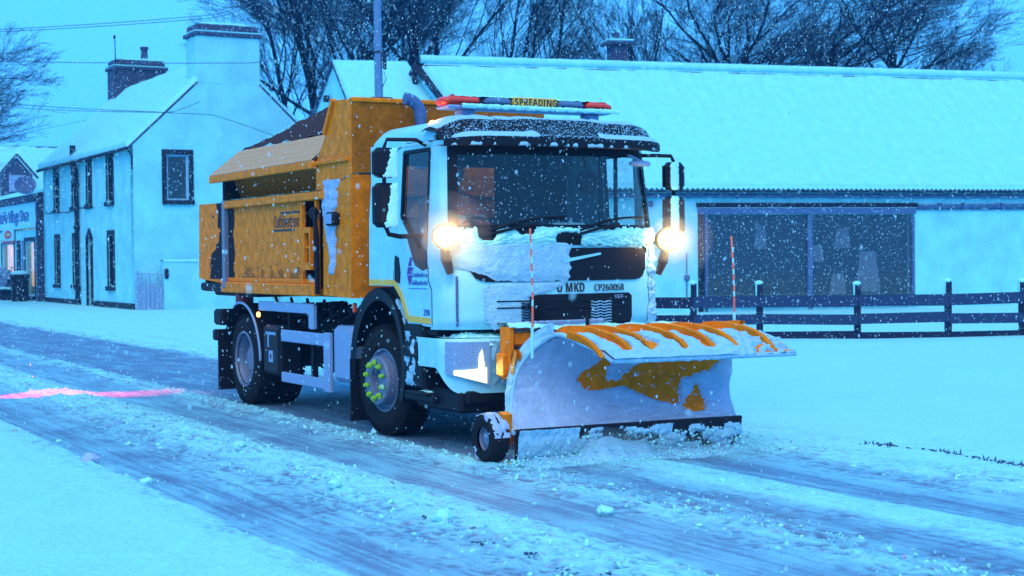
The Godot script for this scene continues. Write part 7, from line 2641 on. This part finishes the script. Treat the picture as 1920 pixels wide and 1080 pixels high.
	# a red lamp standing by the road just outside the picture throws its light across the tracks
	var lamp := thing("red_road_lamp", "small red lamp on a short stand at the roadside, left of the picture", "lamp", street(5.6, -8.75), STREET)
	st = mb()
	tube(st, [Vector3(0, 0, 0), Vector3(0, 1.22, 0)], 0.025, 8)
	box(st, Vector3(0, 0.01, 0), Vector3(0.3, 0.06, 0.3), 0.02)
	box(st, Vector3(0, 1.3, 0), Vector3(0.12, 0.16, 0.14), 0.02)
	obj("stand", st, M.black_plastic, lamp)
	st = mb()
	lathe(st, Transform3D(Basis(Vector3.UP, PI / 2), Vector3(0.06, 1.3, 0)), [[0.055, 0.0], [0.05, 0.02], [0.0, 0.03]], 16)
	obj("lamp_lens", st, M.tail_glow, lamp)
	var sl := SpotLight3D.new()
	sl.name = "red_lamp_light"
	sl.light_color = Color(1.0, 0.07, 0.28)
	sl.light_energy = 220.0
	sl.light_size = 0.05
	sl.spot_range = 30
	sl.spot_angle = 9.5
	sl.spot_angle_attenuation = 1.0
	sl.spot_attenuation = 2
	sl.shadow_enabled = true
	lamp.add_child(sl)
	sl.look_at_from_position(lamp.position + Vector3(0.1, 1.3, 0), street(2.75, -7.8, 0.02), Vector3.UP)

func falling_snow() -> void:
	var st := mb()
	for s in [Vector3.ZERO, Vector3(0.5, 0.55, 0.2), Vector3(-0.35, -0.4, 0.3)]:
		var q: Vector3 = s
		var c := [Vector3(1, 0, 0), Vector3(-1, 0, 0), Vector3(0, 1, 0), Vector3(0, -1, 0), Vector3(0, 0, 1), Vector3(0, 0, -1)]
		for x in [0, 1]:
			for y in [2, 3]:
				for z in [4, 5]:
					otri(st, q + c[x] * 0.8, q + c[y] * 0.9, q + c[z] * 0.8, q)
	st.generate_normals()
	var mm := MultiMesh.new()
	mm.transform_format = MultiMesh.TRANSFORM_3D
	mm.mesh = st.commit()
	var n := 130000
	mm.instance_count = n
	for k in n:
		var near := k < 5200
		var p := Vector3(rng.randf_range(-15, 16), rng.randf_range(0.05, 9.5), -6.0 - 37.0 * pow(rng.randf(), 0.8))
		var s := (0.0018 + 0.0042 * pow(rng.randf(), 2.5)) * clampf(0.55 - p.z * 0.035, 0.6, 1.5)
		if near:
			p = Vector3(rng.randf_range(-7, 7), rng.randf_range(0.05, 5.0), rng.randf_range(-7.0, -17.0))
			s = 0.0026 + 0.0038 * pow(rng.randf(), 2.4)
			if k < 240:
				p = Vector3(rng.randf_range(-1.9, 1.9), rng.randf_range(0.8, 2.7), rng.randf_range(-2.6, -6.0))
				s = 0.0022 + 0.002 * rng.randf()
		mm.set_instance_transform(k, Transform3D(Basis.from_euler(Vector3(rng.randf() * 0.6, rng.randf() * 6, 0.25 + rng.randf() * 0.4)) * Basis().scaled(Vector3(s, s * rng.randf_range(1.0, 1.7), s)), p))
	var mi := MultiMeshInstance3D.new()
	mi.name = "falling_snow"
	mi.multimesh = mm
	mi.material_override = mat("snowflake", Vector3(0.42, 0.76, 0.88), 0.9)
	tag(mi, "snowflakes falling everywhere through the air", "snow")
	stuff(mi)
	add_child(mi)
